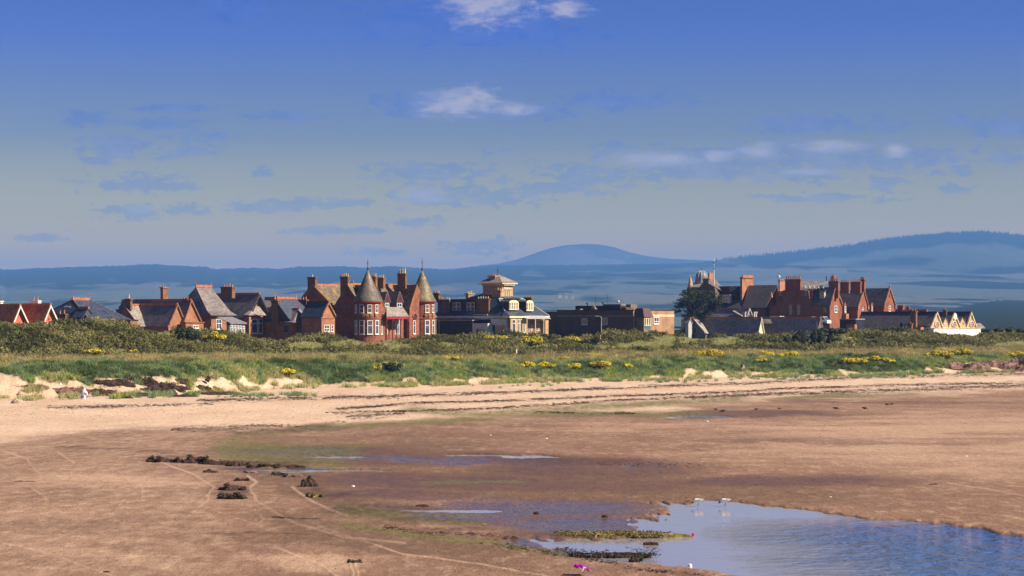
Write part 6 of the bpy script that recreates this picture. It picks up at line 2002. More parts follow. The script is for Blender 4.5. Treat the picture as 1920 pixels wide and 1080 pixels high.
for i in range(12):
    a = 2 * math.pi * i / 12
    B.put(MB().tube([(xx + math.cos(a) * r_ * 1.02, yt + 4 + math.sin(a) * r_ * 1.02, z_) for r_, z_ in prof[2:]], 0.07, 4), 'dome_rib', M_LEADP, dm)
B.put(MB().lathe(xx, yt + 4, [(0.1, zb_ + hh - 0.1), (0.14, zb_ + hh + 0.2), (0.03, zb_ + hh + 0.9)], 6), 'finial', M_IRON, dm)
xx = B.X(524, yt + 5)
B.put(MB().box(xx, B.X(540, yt + 5), yt + 5, B.Y(594, B.X(540, yt + 5)), B.Z(345, xx, yt + 5), B.Z(212, xx, yt + 5)), 'tower_stack', M_RED)
B.put(MB().lathe(B.X(566, yt + 3), yt + 3, [(0.55, B.Z(360, -25, yt + 3)), (0.5, B.Z(330, -25, yt + 3)), (0.25, B.Z(318, -25, yt + 3))], 10), 'roof_lantern', M_WHITE)

# flagpole, banded white and blue
FP = Bld('flagpole', 'tall flagpole banded white and blue above the hotel tower', 598, 536, Q7, zb=9.0, cat='flagpole')
zs = [FP.Z(p) for p in (365, 172, 145, 128, 116, 98, 70, 48)]
for i in range(7):
    FP.put(MB().lathe(0, 0, [(0.10 if i else 0.14, zs[i]), (0.10, zs[i + 1])], 8), 'pole_band', M_WHITE if i % 2 == 0 else M_BLUEP)
FP.put(MB().lathe(0, 0, [(0.05, zs[-1]), (0.14, zs[-1] + 0.1), (0.03, zs[-1] + 0.25)], 8), 'finial', M_WHITE)

# ---------------------------------------------------------------- slate cottages in front of the hotel
B = Bld('slate_cottage', 'low cottage with long grey slate roof and cream end gable left of the dark bush', 1150, 492, Q7, zb=3.2, group='slate roofed cottages below the hotel')
y1 = B.Y(1226); ym = B.Y(1192)
B.gable(B.X(250), 0, 0, y1, B.Z(985), B.Z(798, 0, ym), M_CREAMP, M_SLATEG, over=0.2, ym=ym, skew=M_CREAMP)
xa = B.X(330, -1.5); xr_ = B.X(492, -1.5)
B.gable(2 * xa - xr_, xr_, -1.5, 5, B.Z(975, xr_, -1.5), B.Z(792, xa, -1.5), M_GREYST, M_SLATEG, axis='y', over=0.25, ym=xa, ridge_m=M_RIDGE, skew=M_LEADP)
B.window(340, 378, 905, 980, side='dark', at=-1.53, fm=M_LEAD, gm=M_DARK, mid=0)
B.window(288, 318, 915, 980, side='dark', at=-1.53, fm=M_GREYST, gm=M_DARK, mid=0)
B.put(MB().lathe(xa, -1.4, [(0.15, B.Z(792, xa, -1.5)), (0.2, B.Z(775, xa, -1.5)), (0.05, B.Z(762, xa, -1.5))], 6), 'finial', M_POTC)
B = Bld('slate_cottage', 'long grey slate cottage roof with two pale seams behind the dark bush', 1900, 488, Q7, zb=3.2, group='slate roofed cottages below the hotel')
y1 = B.Y(1985); ym = B.Y(1945)
xl = B.X(1215, ym)
B.gable(xl, 0, 0, y1, B.Z(985), B.Z(798, 0, ym), M_GREYST, M_SLATEG, over=0.2, ym=ym)
pr_ = ((xl, 0, B.Z(985)), (0, 0, B.Z(985)), (0, ym, B.Z(798, 0, ym)))
for a in (1595, 1905):
    p, q = B.on(a, 805, *pr_), B.on(a, 960, *pr_)
    B.put(MB().tube([(p[0], p[1] - 0.05, p[2] + 0.15), (q[0], q[1] - 0.05, q[2] + 0.15)], 0.07), 'roof_seam', M_LEADP)
B.put(MB().slab([(xl - 0.1, 0.2, B.Z(862, xl, 0)), (B.X(1340, 0), -0.1, B.Z(862, xl, 0)), (B.X(1312, ym), ym, B.Z(797, xl, ym)), (xl - 0.1, ym, B.Z(797, xl, ym))], 0.22), 'gable_slope', M_SLATEG)
B = Bld('hipped_cottage', 'pale green slated hipped roof with red ridge behind the cottages', 1000, 512, Q7, zb=3.4)
y1 = B.Y(1085); x0 = B.X(480)
ymd = y1 / 2
B.gable(x0 + 0.5, 0, 0, y1, B.Z(795), B.Z(682, -5, ymd), M_GREYST, M_SLATEG, over=0.2, skew=M_LEADP)
B.put(MB().prism([(B.X(830, -.3), -0.35, B.Z(690)), (B.X(960, -.3), -0.35, B.Z(765)), (B.X(875, -.3), -0.35, B.Z(765))], (0, 1.2, 0)), 'cross_slope', M_SLATEG)
B.chimney(966, 990, 1002, 706, 795, -0.6, M_LEADP, 0)
B.chimney(1085, 1106, 1112, 706, 780, 1.0, M_LEADP, 0)
B.chimney(1112, 1130, 1140, 706, 780, 2.0, M_LEADP, 0)
B.put(MB().box(B.X(770, -.8), B.X(960, -.8), -0.9, -0.3, B.Z(785), B.Z(768)), 'gutter_box', M_DARK)
B = Bld('outbuilding', 'dark slated lean-to between the hotel and the long school roof', 1185, 492, Q8, zb=3.2, cat='outbuilding')
B.wall(B.X(968), 0, 0, 4, B.Z(785), M_NAVY)
B.put(MB().box(B.X(965), 0.1, -0.1, 4.1, B.Z(785), B.Z(776)), 'roof', M_LEADP)
B.put(MB().box(B.X(1060, -1), B.X(1175, -1), -1.2, -0.1, 3.2, B.Z(852, 0, -1)), 'garden_wall', M_RIDGE)

# ---------------------------------------------------------------- stone hall with arched gables
B = Bld('stone_hall', 'tan stone hall with three arched front gables and a long slate roof', 862, 486, QR, zb=2.9, cat='hall')
y1 = B.Y(1005); ym = B.Y(935)
zr = B.Z(287, 0, ym)
B.gable(B.X(20), 0, 0, y1, B.Z(465), zr, M_CREAM, M_SLATEK, over=0.15, ym=ym, skew=M_BAND, ridge_m=M_MAROON)
for (a0, ap, a1, t, mt) in ((1060, 1132, 1205, 285, M_SLATEK), (1262, 1320, 1385, 278, M_SLATEY)):
    ya, yb, yp = B.Y(a0), B.Y(a1), B.Y(ap)
    xl = B.X(a0 - 190, yp)
    B.gable(xl, 0, ya, yb, B.Z(465, 0, ya), B.Z(t + 10, 0, yp), M_CREAM, mt, over=0.1, ym=yp, skew=M_BAND, ridge_m=M_MAROON)
for (a0, ap, a1, t) in ((1008, 1036, 1065, 332), (1197, 1225, 1262, 330)):
    ya, yb, yp = B.Y(a0, 0.2), B.Y(a1, 0.2), B.Y(ap, 0.2)
    B.gable(-4, 0.2, ya, yb, B.Z(395, 0.2, ya), B.Z(t, 0.2, yp), M_CREAM, M_SLATEK, over=0.05, ym=yp, ridge=False)
B.wall(-3, -0.4, 0.5, B.Y(1380), B.Z(410, 0, 9), M_CREAM)
for a in (938, 1132, 1330):
    B.arch(a, 72, 370, 470, 0.02, M_BROWNST, M_BAND)
    B.window(a - 6, a + 14, 400, 455, at=0.06, mid=0.5, fm=M_CREAMP, fw=0.1, sill=False)
B.window(1020, 1040, 400, 450, at=0.22, mid=0.5, fw=0.12, sill=False)
B.arch(1237, 22, 385, 415, 0.22, M_BROWNST, M_BAND)
yy = B.Y(1142, 0.15); zz = B.Z(322, 0.15, yy)
m_ = MB(); m_.M = Matrix.Translation((0.2, yy, zz)) @ Matrix.Rotation(math.pi / 2, 4, 'Y')
m_.lathe(0, 0, [(0.78, -0.1), (0.78, 0.12), (0.70, 0.14)], 20)
B.put(m_, 'clock_face', M_WHITE)
for a, t in ((937, 250), (1320, 240)):
    yy = B.Y(a, 0.2)
    B.put(MB().lathe(0.2, yy, [(0.15, B.Z(280, 0, yy)), (0.2, B.Z(265, 0, yy)), (0.04, B.Z(t, 0, yy))], 6), 'finial', M_MAROON)
B.chimney(640, 703, 720, 258, 440, -0.6, M_CHIM, 2, poth=0.6)
B.chimney(1010, 1045, 1055, 247, 285, B.Y(1132) - 1, M_CHIM, 1, poth=0.7)
B.put(MB().box(0.2, 1.6, B.Y(905, 1.6), B.Y(1432, 1.6), B.zb, B.Z(456, 1.6, 8)), 'white_wall', M_WHITE)
B.put(MB().box(-0.5, 1.8, B.Y(905, 1.6), B.Y(1436, 1.6), B.Z(456, 1.6, 8), B.Z(450, 1.6, 8)), 'wall_coping', M_CREAMP)
ye = B.Y(1388)
B.put(MB().slab([(1.0, ye, B.Z(455, 1, ye)), (1.0, B.Y(1482, 1), B.Z(455, 1, ye)), (-2.5, B.Y(1430, -2.5), B.Z(402, -2, ye)), (-2.5, ye, B.Z(402, -2, ye))], 0.15), 'lean_to_roof', M_SLATEG)
B.put(MB().box(-2.8, -2.4, ye, B.Y(1432, -2.5), B.Z(404, -2, ye), B.Z(396, -2, ye)), 'ridge_tiles', M_RIDGE)
# things on its long slope
d = B.put(MB().box(B.X(525, -1.2), B.X(610, -1.2), -1.2, 1.5, B.Z(470, -8, -1), B.Z(392, -8, -1)), 'dormer', M_DARK)
B.window(560, 606, 388, 455, side='dark', at=-1.23, mid=0, cols=2, fm=M_BLUEW, fw=0.15)
B.chimney(617, 655, 670, 400, 455, -1.8, M_CHIM, 1, poth=0.5)
B.put(MB().box(B.X(672, -1.8), B.X(760, -1.8), -1.9, -0.4, B.Z(470, -5, -1.8), B.Z(440, -5, -1.8)), 'porch', M_RIDGE)

B = Bld('stone_house', 'pale slate roofed house with red ridge seen behind the stone hall', 800, 560, QR, zb=3.6)
x0 = B.X(405); y1 = B.Y(850)
B.gable(x0, 0, 0, y1, B.Z(305), B.Z(262), M_RED, M_SLATEG, over=0.2)
B.chimney(500, 557, 575, 198, 285, 0.8, M, 3, poth=0.4)
B.chimney(598, 625, 638, 218, 260, 3.5, M, 2, poth=0.5)
B = Bld('grey_cottage', 'small grey rendered cottage with red ridge between flat building and cottages', 275, 500, Q7, zb=3.2)
B.gable(B.X(235), 0, 0, B.Y(320), B.Z(850), B.Z(800), M_LEADP, M_SLATEG, over=0.1)
B.wall(B.X(95) , B.X(140), 3, 6, B.Z(800), M_LEADP)


def parked_van(px, Y, wpx, hpx, q, label, m):
    V_ = Bld('parked_van', label, px, Y, q, zb=4.6, cat='van', group='white vans parked behind the cottages')
    L = wpx / V_.m / 0.766
    z1 = V_.Z(q[3]) if len(q) > 3 else V_.Z(740)
    z0 = z1 - 2.0
    V_.zb = z0
    V_.root.location.z = z0
    pr = [(-L, 0, z0 + .35), (0, 0, z0 + .35), (0, 0, z0 + 1.0), (-0.5, 0, z0 + 1.15), (-1.1, 0, z1 - .05), (-1.4, 0, z1), (-L + .1, 0, z1), (-L, 0, z1 - .2)]
    V_.put(MB().prism(pr, (0, 1.9, 0)), 'body', m)
    V_.put(MB().prism([(-0.62, -0.01, z0 + 1.15), (-1.12, -0.01, z1 - .2), (-2.0, -0.01, z1 - .2), (-2.0, -0.01, z0 + 1.15)], (0, 0.03, 0)), 'side_window', M_GLASS)
    V_.put(MB().prism([(-0.45, 0.1, z0 + 1.18), (-0.45, 1.8, z0 + 1.18), (-1.03, 1.8, z1 - .1), (-1.03, 0.1, z1 - .1)], (0.05, 0, 0.02)), 'windscreen', M_GLASS)
    for xx in (-0.9, -L + 0.9):
        for yy in (-0.02, 1.72):
            m_ = MB(); m_.M = Matrix.Translation((xx, yy + 0.1, z0 + .33)) @ Matrix.Rotation(math.pi / 2, 4, 'X')
            m_.lathe(0, 0, [(0.33, -0.1), (0.33, 0.1)], 14)
            V_.put(m_, 'wheel', M_IRON)


parked_van(215, 505, 170, 30, Q8 + (740,), 'white van nearest the cream gable, behind the cottage ridge', M_WHITE)
parked_van(650, 508, 90, 25, Q8 + (748,), 'white van behind the second cottage ridge, left of two', M_WHITE)
parked_van(800, 508, 95, 25, Q8 + (746,), 'white van behind the second cottage ridge near the hotel gable', M_WHITE)


# ------------------------------------------------------------------ small things on the beach and the dunes
def mound(V0, w_, d_, h_, seed, n=28, m=12, rough=0.35):
    """irregular heap: a dome with a broken surface"""
    a = np.linspace(0, 2 * np.pi, n, endpoint=False)
    t = np.linspace(0, 1, m)
    A, T = np.meshgrid(a, t)
    R = 1 - T
    ca, sa = np.cos(A), np.sin(A)
    edge = 1 + 0.9 * rough * (fbm(ca * 1.4 + seed, sa * 1.4, seed, 3) - 0.5) * 2
    x = ca * R * edge * w_ / 2; y = sa * R * edge * d_ / 2
    z = h_ * (np.sqrt(np.clip(1 - R ** 2, 0, 1)) ** 0.8) * (0.55 + 0.9 * fbm(x / (w_ * 0.16) + seed, y / (d_ * 0.16), seed + 3, 3))
    z += (fbm(x * 4, y * 4, seed + 9, 3) - 0.5) * 0.5 * h_ * np.minimum(1, T * 4)
    z[0] = -0.15
    V = np.stack([x + V0[0], y + V0[1], z + V0[2]], -1).reshape(-1, 3)
    i = np.arange(n * m).reshape(m, n)
    j = np.roll(i, -1, 1)
    F = np.stack([i[:-1], j[:-1], j[1:], i[1:]], -1).reshape(-1, 4)
    return V, F


M_WRACK = mat('rotting_seaweed', (0.060, 0.032, 0.024), 0.7, var=0.6, scale=3.0, bump=0.8)
M_PEAT = mat('eroded_brown_bank', (0.22, 0.13, 0.10), 0.9, var=0.45, scale=1.2, bump=0.6)
M_KELP = mat('kelp_fronds', (0.050, 0.036, 0.018), 0.6, var=0.6, scale=4.0)
M_OLIVE = mat('olive_weed', (0.20, 0.16, 0.05), 0.8, var=0.6, scale=4.0)


def heap(px_, py_, wpx, hpx, label, name='seaweed_heap', m=None, depth=0.7, fronds=0, seed=0, group=None, cat='seaweed heap', fm=None):
    x, y, z = hit(px_, py_)
    s = y / FPX
    w_, h_ = wpx * s, hpx * s * 0.72
    root = empty(name, (x, y + w_ * depth * 0.2, z))
    tag(root, label, cat, group)
    V, F = mound((0, 0, 0), w_ * 1.12, w_ * depth, h_ * (0.8 if fronds else 1.0), 300 + seed, n=48, m=18, rough=0.75)
    fronds = int(fronds * 2.2)
    if wpx > 30 and fronds == 0: fronds = 50
    mesh_obj('mound', V, F, m or M_WRACK, root)
    if fronds:
        r = np.random.default_rng(400 + seed)
        P = []
        for _ in range(max(3, int(wpx / 8))):
            c = (r.uniform(-0.56, 0.56) * w_, r.uniform(-0.5, 0.2) * w_ * depth, h_ * r.uniform(0.1, 0.95))
            P.append(leaf_cloud(r, fronds, c, (w_ * 0.16, w_ * 0.14, h_ * 0.5), max(0.12, min(0.3, h_ * 0.35)), up=0.2, hollow=0.3, elong=0.45))
        V, F = merge(P)
        tag(mesh_obj('fronds', V, F, fm or M_KELP, root), kind='stuff')
    return root


G1 = 'dark seaweed heaps at the foot of the left dune'
for i, (a, b, c, d, lb) in enumerate([
        (205, 724, 78, 14, 'long black seaweed heap lying below the left grass tongue'),
        (262, 722, 50, 18, 'tallest black seaweed heap, humped against the sand bank'),
        (302, 729, 60, 12, 'brown black heap between the tall hump and the driftwood'),
        (335, 716, 34, 8, 'small dark heap under the round grass clump'),
        (330, 732, 50, 9, 'flat dark heap in front of the small one'),
        (188, 742, 52, 12, 'dark tapering heap just right of the white bag'),
        (228, 748, 42, 7, 'low black heap nearest the beach, left of three'),
        (262, 744, 58, 9, 'low black heap in the middle of the front row'),
        (306, 741, 40, 8, 'low black heap right of the middle one in the front row'),
        (342, 745, 42, 7, 'low black heap with a flat end on bare sand'),
        (380, 733, 40, 12, 'brown heap directly below the driftwood'),
        (408, 741, 70, 9, 'rightmost dark heap tapering onto clean sand'),
        (285, 735, 60, 10, 'rough black heap filling the centre of the group')]):
    heap(a, b, c, d, lb, seed=i, group=G1, depth=0.5)
for i, (a, b, c, d, lb) in enumerate([
        (122, 738, 78, 13, 'brown eroded bank left of the white bag'),
        (62, 728, 60, 8, 'pale brown slumped bank near the left edge')]):
    heap(a, b, c, d, lb, 'eroded_bank', M_PEAT, 0.5, seed=20 + i, group='brown eroded banks at the left', cat='bank')
for i, (a, b, c, d, lb) in enumerate([
        (1790, 691, 50, 13, 'leftmost purple brown eroded bank at the right end of the beach'),
        (1830, 694, 46, 17, 'purple brown bank with a pale sandy shoulder'),
        (1868, 688, 46, 13, 'middle purple brown bank set back in the grass'),
        (1893, 695, 42, 18, 'dark steep brown bank closest to the beach'),
        (1925, 688, 60, 20, 'brown bank cut by the right edge of the view')]):
    heap(a, b, c, d, lb, 'eroded_bank', mat('purple_brown_bank', (0.25, 0.145, 0.125), 0.95, var=0.5, scale=1.2, bump=0.7) if i == 0 else bpy.data.materials['purple_brown_bank'],
         0.6, seed=30 + i, group='brown eroded banks at the right', cat='bank')
G2 = 'dark seaweed clumps on the open sand'
for i, (a, b, c, d, lb, m) in enumerate([
        (299, 868, 38, 15, 'leftmost dark seaweed clump of the row beside the algae', 0),
        (336, 869, 26, 13, 'small dark clump second in the row beside the algae', 0),
        (365, 870, 44, 18, 'biggest dark clump of the row beside the algae', 0),
        (408, 872, 56, 11, 'long low brown clump right of the biggest one', 0),
        (447, 875, 40, 12, 'brown clump in the middle of the weed ridge', 0),
        (490, 877, 46, 9, 'flat brown clump near the right end of the weed ridge', 0),
        (540, 878, 46, 8, 'last brown clump of the weed ridge, beside the thin pool', 0),
        (393, 888, 26, 8, 'small clump on the bare sand below the ridge', 0),
        (470, 889, 24, 7, 'pale brown clump left of the two dark ones', 1),
        (520, 893, 22, 10, 'dark clump left of the brown mound on the sand', 0),
        (553, 896, 36, 9, 'brown rounded mound between two dark clumps', 1),
        (581, 914, 28, 22, 'tall dark upright clump standing where the sand darkens', 0),
        (592, 935, 32, 12, 'ragged olive clump just below the tall dark one', 2),
        (436, 922, 42, 16, 'wide tangled dark clump, upper part', 0),
        (440, 938, 52, 14, 'wide tangled dark clump, lower part with loose stalks', 0),
        (454, 903, 24, 8, 'thin tangle of weed above the wide clump', 0),
        (664, 1058, 24, 12, 'black lump with a trail of drag marks below it', 0),
        (198, 1077, 12, 7, 'small black lump at the bottom left', 0),
        (1006, 963, 10, 5, 'small dark stone like lump on the wet film, left', 0),
        (1135, 970, 10, 6, 'small dark lump on the wet film, right', 0),
        (908, 986, 10, 5, 'pale grey green lump beside the wet film', 2)]):
    heap(a, b, c, d, lb, 'seaweed_clump', (M_WRACK, M_PEAT, M_OLIVE)[m], 0.8, 60 if c > 15 else 0, 50 + i, G2, 'seaweed clump', M_OLIVE if m == 2 else M_KELP)
heap(1150, 1007, 190, 10, 'long olive yellow bar of weed stretching into the pool', 'weed_bar', M_OLIVE, 0.14, 40, 90, None, 'seaweed bar', M_OLIVE)
heap(1150, 1044, 130, 7, 'black low bar of weed lying in the shallow water below the olive one', 'weed_bar', M_WRACK, 0.2, 40, 91, None, 'seaweed bar')
heap(1190, 1052, 22, 8, 'small pointed black clump in the shallow water', 'seaweed_clump', M_WRACK, 0.7, 40, 92, G2, 'seaweed clump')

M_DRIFT = mat('bleached_driftwood', (0.55, 0.42, 0.32), 0.8, var=0.3, scale=4)
M_PLASTW = mat('white_plastic', (0.82, 0.82, 0.82), 0.35, var=0.06, scale=3)
M_POSTW = mat('weathered_post', (0.36, 0.28, 0.21), 0.9, var=0.3, scale=4)

# driftwood with pale forked roots
x, y, z = hit(385, 718)
R_ = empty('driftwood', (x, y - 0.3, z)); tag(R_, 'bleached driftwood stump with looped pale roots by the seaweed heaps', 'driftwood')
s = y / FPX
b = MB()
b.tube([(0.2, 0, 0.1), (0.45, 0.1, 0.5), (0.55, 0, 0.8)], 0.34, 8, 0.22)
b.build('stump', mat('dark_wet_wood', (0.04, 0.025, 0.02), 0.8), R_)
b = MB()
b.tube([(-0.35, 0, 0.35), (-0.55, 0, 0.65), (-0.45, 0, 1.0), (-0.1, 0, 1.05), (0.0, 0, 0.8), (-0.15, 0, 0.55), (0.05, 0, 0.4)], 0.09, 6, 0.06)
b.build('looped_root', M_DRIFT, R_)
b = MB()
b.tube([(0.0, 0, 0.3), (0.35, -0.05, 0.6), (0.75, -0.05, 0.95), (1.0, 0, 1.15)], 0.11, 6, 0.07)
b.tube([(0.6, -0.05, 0.85), (0.55, 0, 1.15), (0.75, 0, 1.3), (0.9, 0, 1.2)], 0.07, 6, 0.05)
b.build('forked_root', M_DRIFT, R_)

# white carrier bag with a purple edge
x, y, z = hit(157, 749)
R_ = empty('plastic_bag', (x, y, z)); tag(R_, 'white inflated carrier bag with a purple edge lying on the sand', 'bag')
V, F = mound((0.1, 0, 0), 0.9, 0.7, 1.05, 511, 24, 12, 0.2); mesh_obj('bag', V, F, M_PLASTW, R_)
M_PURPLE = mat('purple_print', (0.34, 0.05, 0.36), 0.4, var=0.1, scale=3)
MB().tube([(0.16, -0.34, 0.85), (0.36, -0.30, 0.72), (0.50, -0.26, 0.45), (0.54, -0.24, 0.15)], 0.06, 6).build('coloured_edge', M_PURPLE, R_)
MB().box(-0.22, 0.08, -0.37, -0.30, 0.22, 0.50).build('print_patch', mat('blue_print', (0.10, 0.10, 0.45), 0.4, var=0.3, scale=6), R_)
MB().tube([(-0.30, -0.1, 0.25), (-0.60, -0.1, 0.30), (-0.95, -0.1, 0.18)], 0.10, 6, 0.06).build('handle', M_PLASTW, R_)


def lump_thing(px_, py_, wpx, hpx, name, label, cat, m, seed=0, group=None, depth=0.8):
    x, y, z = hit(px_, py_)
    s = y / FPX * (0.62 if cat == 'litter' else 1.0)
    V, F = mound((0, 0, 0), wpx * s, wpx * s * depth, hpx * s, 600 + seed, 18, 8, 0.25)
    o = mesh_obj(name, V, F, m)
    o.location = (x, y, max(z, 0.0) + 0.01)
    tag(o, label, cat, group)
    return o


M_RED_P = mat('red_plastic', (0.62, 0.03, 0.05), 0.4, var=0.1, scale=3)
M_PINK = mat('pink_plastic', (0.62, 0.22, 0.20), 0.5, var=0.3, scale=3)
M_STONE = mat('beach_stone', (0.40, 0.30, 0.24), 0.85, var=0.3, scale=4)
lump_thing(113, 722, 9, 5, 'litter', 'small white scrap in the grass left of the seaweed heaps', 'litter', M_PLASTW, 1)
lump_thing(38, 742, 14, 7, 'stone', 'dark topped stone at the foot of the sand bank, left edge', 'stone', M_STONE, 2)
lump_thing(32, 757, 26, 8, 'stone', 'brown stone lying on the pale sand at the left edge', 'stone', M_STONE, 3)
lump_thing(1300, 1003, 6, 2.5, 'float', 'small red float in the shallow end of the pool', 'float', M_RED_P, 4)
lump_thing(1326, 791, 12, 3, 'litter', 'white scrap just below the narrow blue pool', 'litter', M_PLASTW, 6)
lump_thing(1812, 857, 12, 3, 'litter', 'white scrap on the open sand at the right', 'litter', M_PLASTW, 7)
lump_thing(1557, 934, 10, 3, 'litter', 'white scrap on the sand above the middle of the pool edge', 'litter', M_PLASTW, 8)
lump_thing(662, 914, 14, 5, 'litter', 'pale crumpled scrap at the edge of the dark sand', 'litter', M_PLASTW, 9)
lump_thing(1025, 824, 10, 3, 'litter', 'pale scrap on the damp sand beside the middle pools', 'litter', M_PLASTW, 10)
lump_thing(920, 817, 8, 3, 'litter', 'cream scrap left of the one near the middle pools', 'litter', M_CREAMP, 11)
lump_thing(1750, 911, 20, 4, 'seaweed_clump', 'flat dark strip of weed alone on the right sand', 'seaweed clump', M_WRACK, 12, G2, 0.3)
lump_thing(1294, 1062, 12, 3, 'litter', 'white scrap on the near shore of the pool', 'litter', M_PLASTW, 13)
lump_thing(1220, 1020, 34, 3, 'stick', 'dark stick floating in the shallow water above the black weed', 'stick', M_WRACK, 14, None, 0.15)
lump_thing(792, 951, 28, 4, 'stick', 'dark stick on the algae left of the wet film', 'stick', M_WRACK, 15, None, 0.15)
lump_thing(577, 976, 56, 3, 'stick', 'long thin dark stick crossing the tyre tracks', 'stick', M_WRACK, 16, None, 0.08)
lump_thing(46, 905, 46, 3, 'stick', 'long thin dark stick on the sand at the left edge', 'stick', M_WRACK, 17, None, 0.08)
lump_thing(1852, 694, 14, 5, 'litter', 'pale board lying below the eroded bank', 'litter', M_STONE, 18, None, 0.4)
lump_thing(1686, 697, 10, 5, 'litter', 'turquoise scrap in the grass at the foot of the bank', 'litter', mat('turquoise_plastic', (0.06, 0.42, 0.40), 0.5), 19)
lump_thing(865, 697, 8, 5, 'litter', 'white scrap at the top end of the fallen plank', 'litter', M_PLASTW, 20)

# shiny purple sheet at the bottom edge
x, y, z = hit(1090, 1083)
R_ = empty('foil_sheet', (x, y, 0.05)); tag(R_, 'crumpled shiny purple foil sheet at the bottom edge of the view', 'litter')
r = np.random.default_rng(5)
n_ = 9
gx, gy = np.meshgrid(np.linspace(-0.30, 0.30, n_), np.linspace(-0.25, 0.25, n_))
hz = 0.26 + 0.13 * np.abs(np.sin(gx * 13 + gy * 6)) + 0.06 * r.random(gx.shape) + np.where(gx < 0.0, 0.05, 0.05 - 0.45 * gx)
V = np.stack([gx + 0.02 * r.normal(size=gx.shape), gy, hz], -1).reshape(-1, 3)
i = np.arange(n_ * n_).reshape(n_, n_)
F = np.stack([i[:-1, :-1], i[:-1, 1:], i[1:, 1:], i[1:, :-1]], -1).reshape(-1, 4)
mesh_obj('sheet', np.concatenate([V, V * np.array([1, 1, 0.0]) ]), np.concatenate([F, F + n_ * n_]), mat('purple_foil', (0.42, 0.01, 0.50), 0.25, var=0.5, scale=9, spec=0.9), R_)
MB().tube([(0.02, -0.30, 0.26), (0.06, -0.29, 0.36), (0.16, -0.28, 0.38)], 0.03, 5).build('white_fold', M_PLASTW, R_)


# ---- birds
M_CROW = mat('black_feathers', (0.012, 0.012, 0.015), 0.6, var=0.3, scale=8)
M_GULL = mat('white_feathers', (0.82, 0.82, 0.80), 0.7, var=0.05, scale=8)
M_BEAK = mat('dark_beak', (0.05, 0.03, 0.02), 0.5)


def bird(px_, py_, size, label, group, head_down, facing, white=False, grp_cat='crow'):
    x, y, z = hit(px_, py_)
    z = max(z, 0.0)
    R_ = empty('gull' if white else 'crow', (x, y, z), 0)
    tag(R_, label, grp_cat, group)
    L = size; f = facing
    m = MB()
    hz = 0.30 * L if head_down else 0.78 * L
    hx = 0.52 * L if head_down else 0.42 * L
    body = [(-0.50 * L * f, 0, 0.52 * L), (-0.30 * L * f, 0, 0.50 * L), (0, 0, 0.46 * L), (0.25 * L * f, 0, 0.52 * L), (hx * 0.86 * f, 0, (hz + 0.50 * L) / 2 + 0.03 * L)]
    rad = [0.03, 0.11, 0.19, 0.15, 0.085]
    vs, n = [], 10
    for (a, b_, c), q in zip(body, rad):
        for k in range(n):
            t = 2 * math.pi * k / n
            vs.append((a, b_ + q * L * math.cos(t) * 0.95, c + q * L * math.sin(t)))
    fs = [(j * n + k, j * n + (k + 1) % n, (j + 1) * n + (k + 1) % n, (j + 1) * n + k) for j in range(4) for k in range(n)]
    fs += [tuple(range(n)), tuple(range(4 * n, 5 * n))]
    m.add(vs, fs)
    m.build('body', M_GULL if white else M_CROW, R_, smooth=True)
    h = MB()
    h.M = Matrix.Translation((hx * f, 0, hz))
    h.lathe(0, 0, [(0.01, -0.095 * L), (0.07 * L, -0.06 * L), (0.095 * L, 0), (0.07 * L, 0.06 * L), (0.01, 0.095 * L)], 10)
    h.build('head', M_CROW, R_, smooth=True)
    MB().tube([(hx * f, 0, hz), ((hx + 0.2 * L) * f, 0, hz - (0.14 * L if head_down else 0.03 * L))], 0.03 * L, 5, 0.006 * L).build('beak', M_BEAK, R_)
    w_ = MB()
    for sy in (-1, 1):
        w_.prism([(0.2 * L * f, sy * 0.17 * L, 0.56 * L), (-0.15 * L * f, sy * 0.185 * L, 0.64 * L), (-0.62 * L * f, sy * 0.07 * L, 0.60 * L), (-0.2 * L * f, sy * 0.19 * L, 0.44 * L)], (0, sy * 0.02 * L, 0))
    w_.build('wings', M_LEADP if white else M_CROW, R_)
    MB().prism([(-0.42 * L * f, -0.06 * L, 0.54 * L), (-0.74 * L * f, -0.08 * L, 0.66 * L), (-0.74 * L * f, 0.08 * L, 0.66 * L), (-0.42 * L * f, 0.06 * L, 0.54 * L)], (0, 0, 0.03 * L)).build('tail', M_CROW, R_)
    for sy in (-1, 1):
        MB().tube([(0.02 * L * f, sy * 0.07 * L, 0.34 * L), (0.0, sy * 0.07 * L, 0.16 * L), (0.02 * L * f, sy * 0.07 * L, 0.0), (0.12 * L * f, sy * 0.07 * L, 0.005)], 0.018 * L, 5).build('leg', M_BEAK, R_)
    return R_


bird(1309, 949, 0.58, 'left white gull feeding in the calm end of the pool', 'white gulls in the pool', True, -1, True, 'gull')
bird(1360, 949, 0.58, 'right white gull feeding in the calm end of the pool', 'white gulls in the pool', True, -1, True, 'gull')
CG = 'crows walking on the wet sand'
bird(1342, 771, 0.45, 'small black crow at the far side of the narrow blue pool', CG, False, 1)
bird(1355, 775, 0.55, 'larger black crow right beside the narrow blue pool', CG, True, -1)
bird(1418, 771, 0.45, 'upright black crow right of the narrow blue pool', CG, False, 1)
bird(1461, 769, 0.38, 'small black crow halfway along the dark wet strip', CG, True, 1)
bird(1567, 770, 0.60, 'black crow with wide back, left of the pair on dry sand', CG, True, 1)
bird(1621, 770, 0.60, 'black crow with wide back, right of the pair on dry sand', CG, True, 1)
bird(1663, 762, 0.50, 'left crow of the two close together on the right', CG, True, 1)
bird(1672, 761, 0.42, 'right crow of the two close together on the right', CG, False, 1)


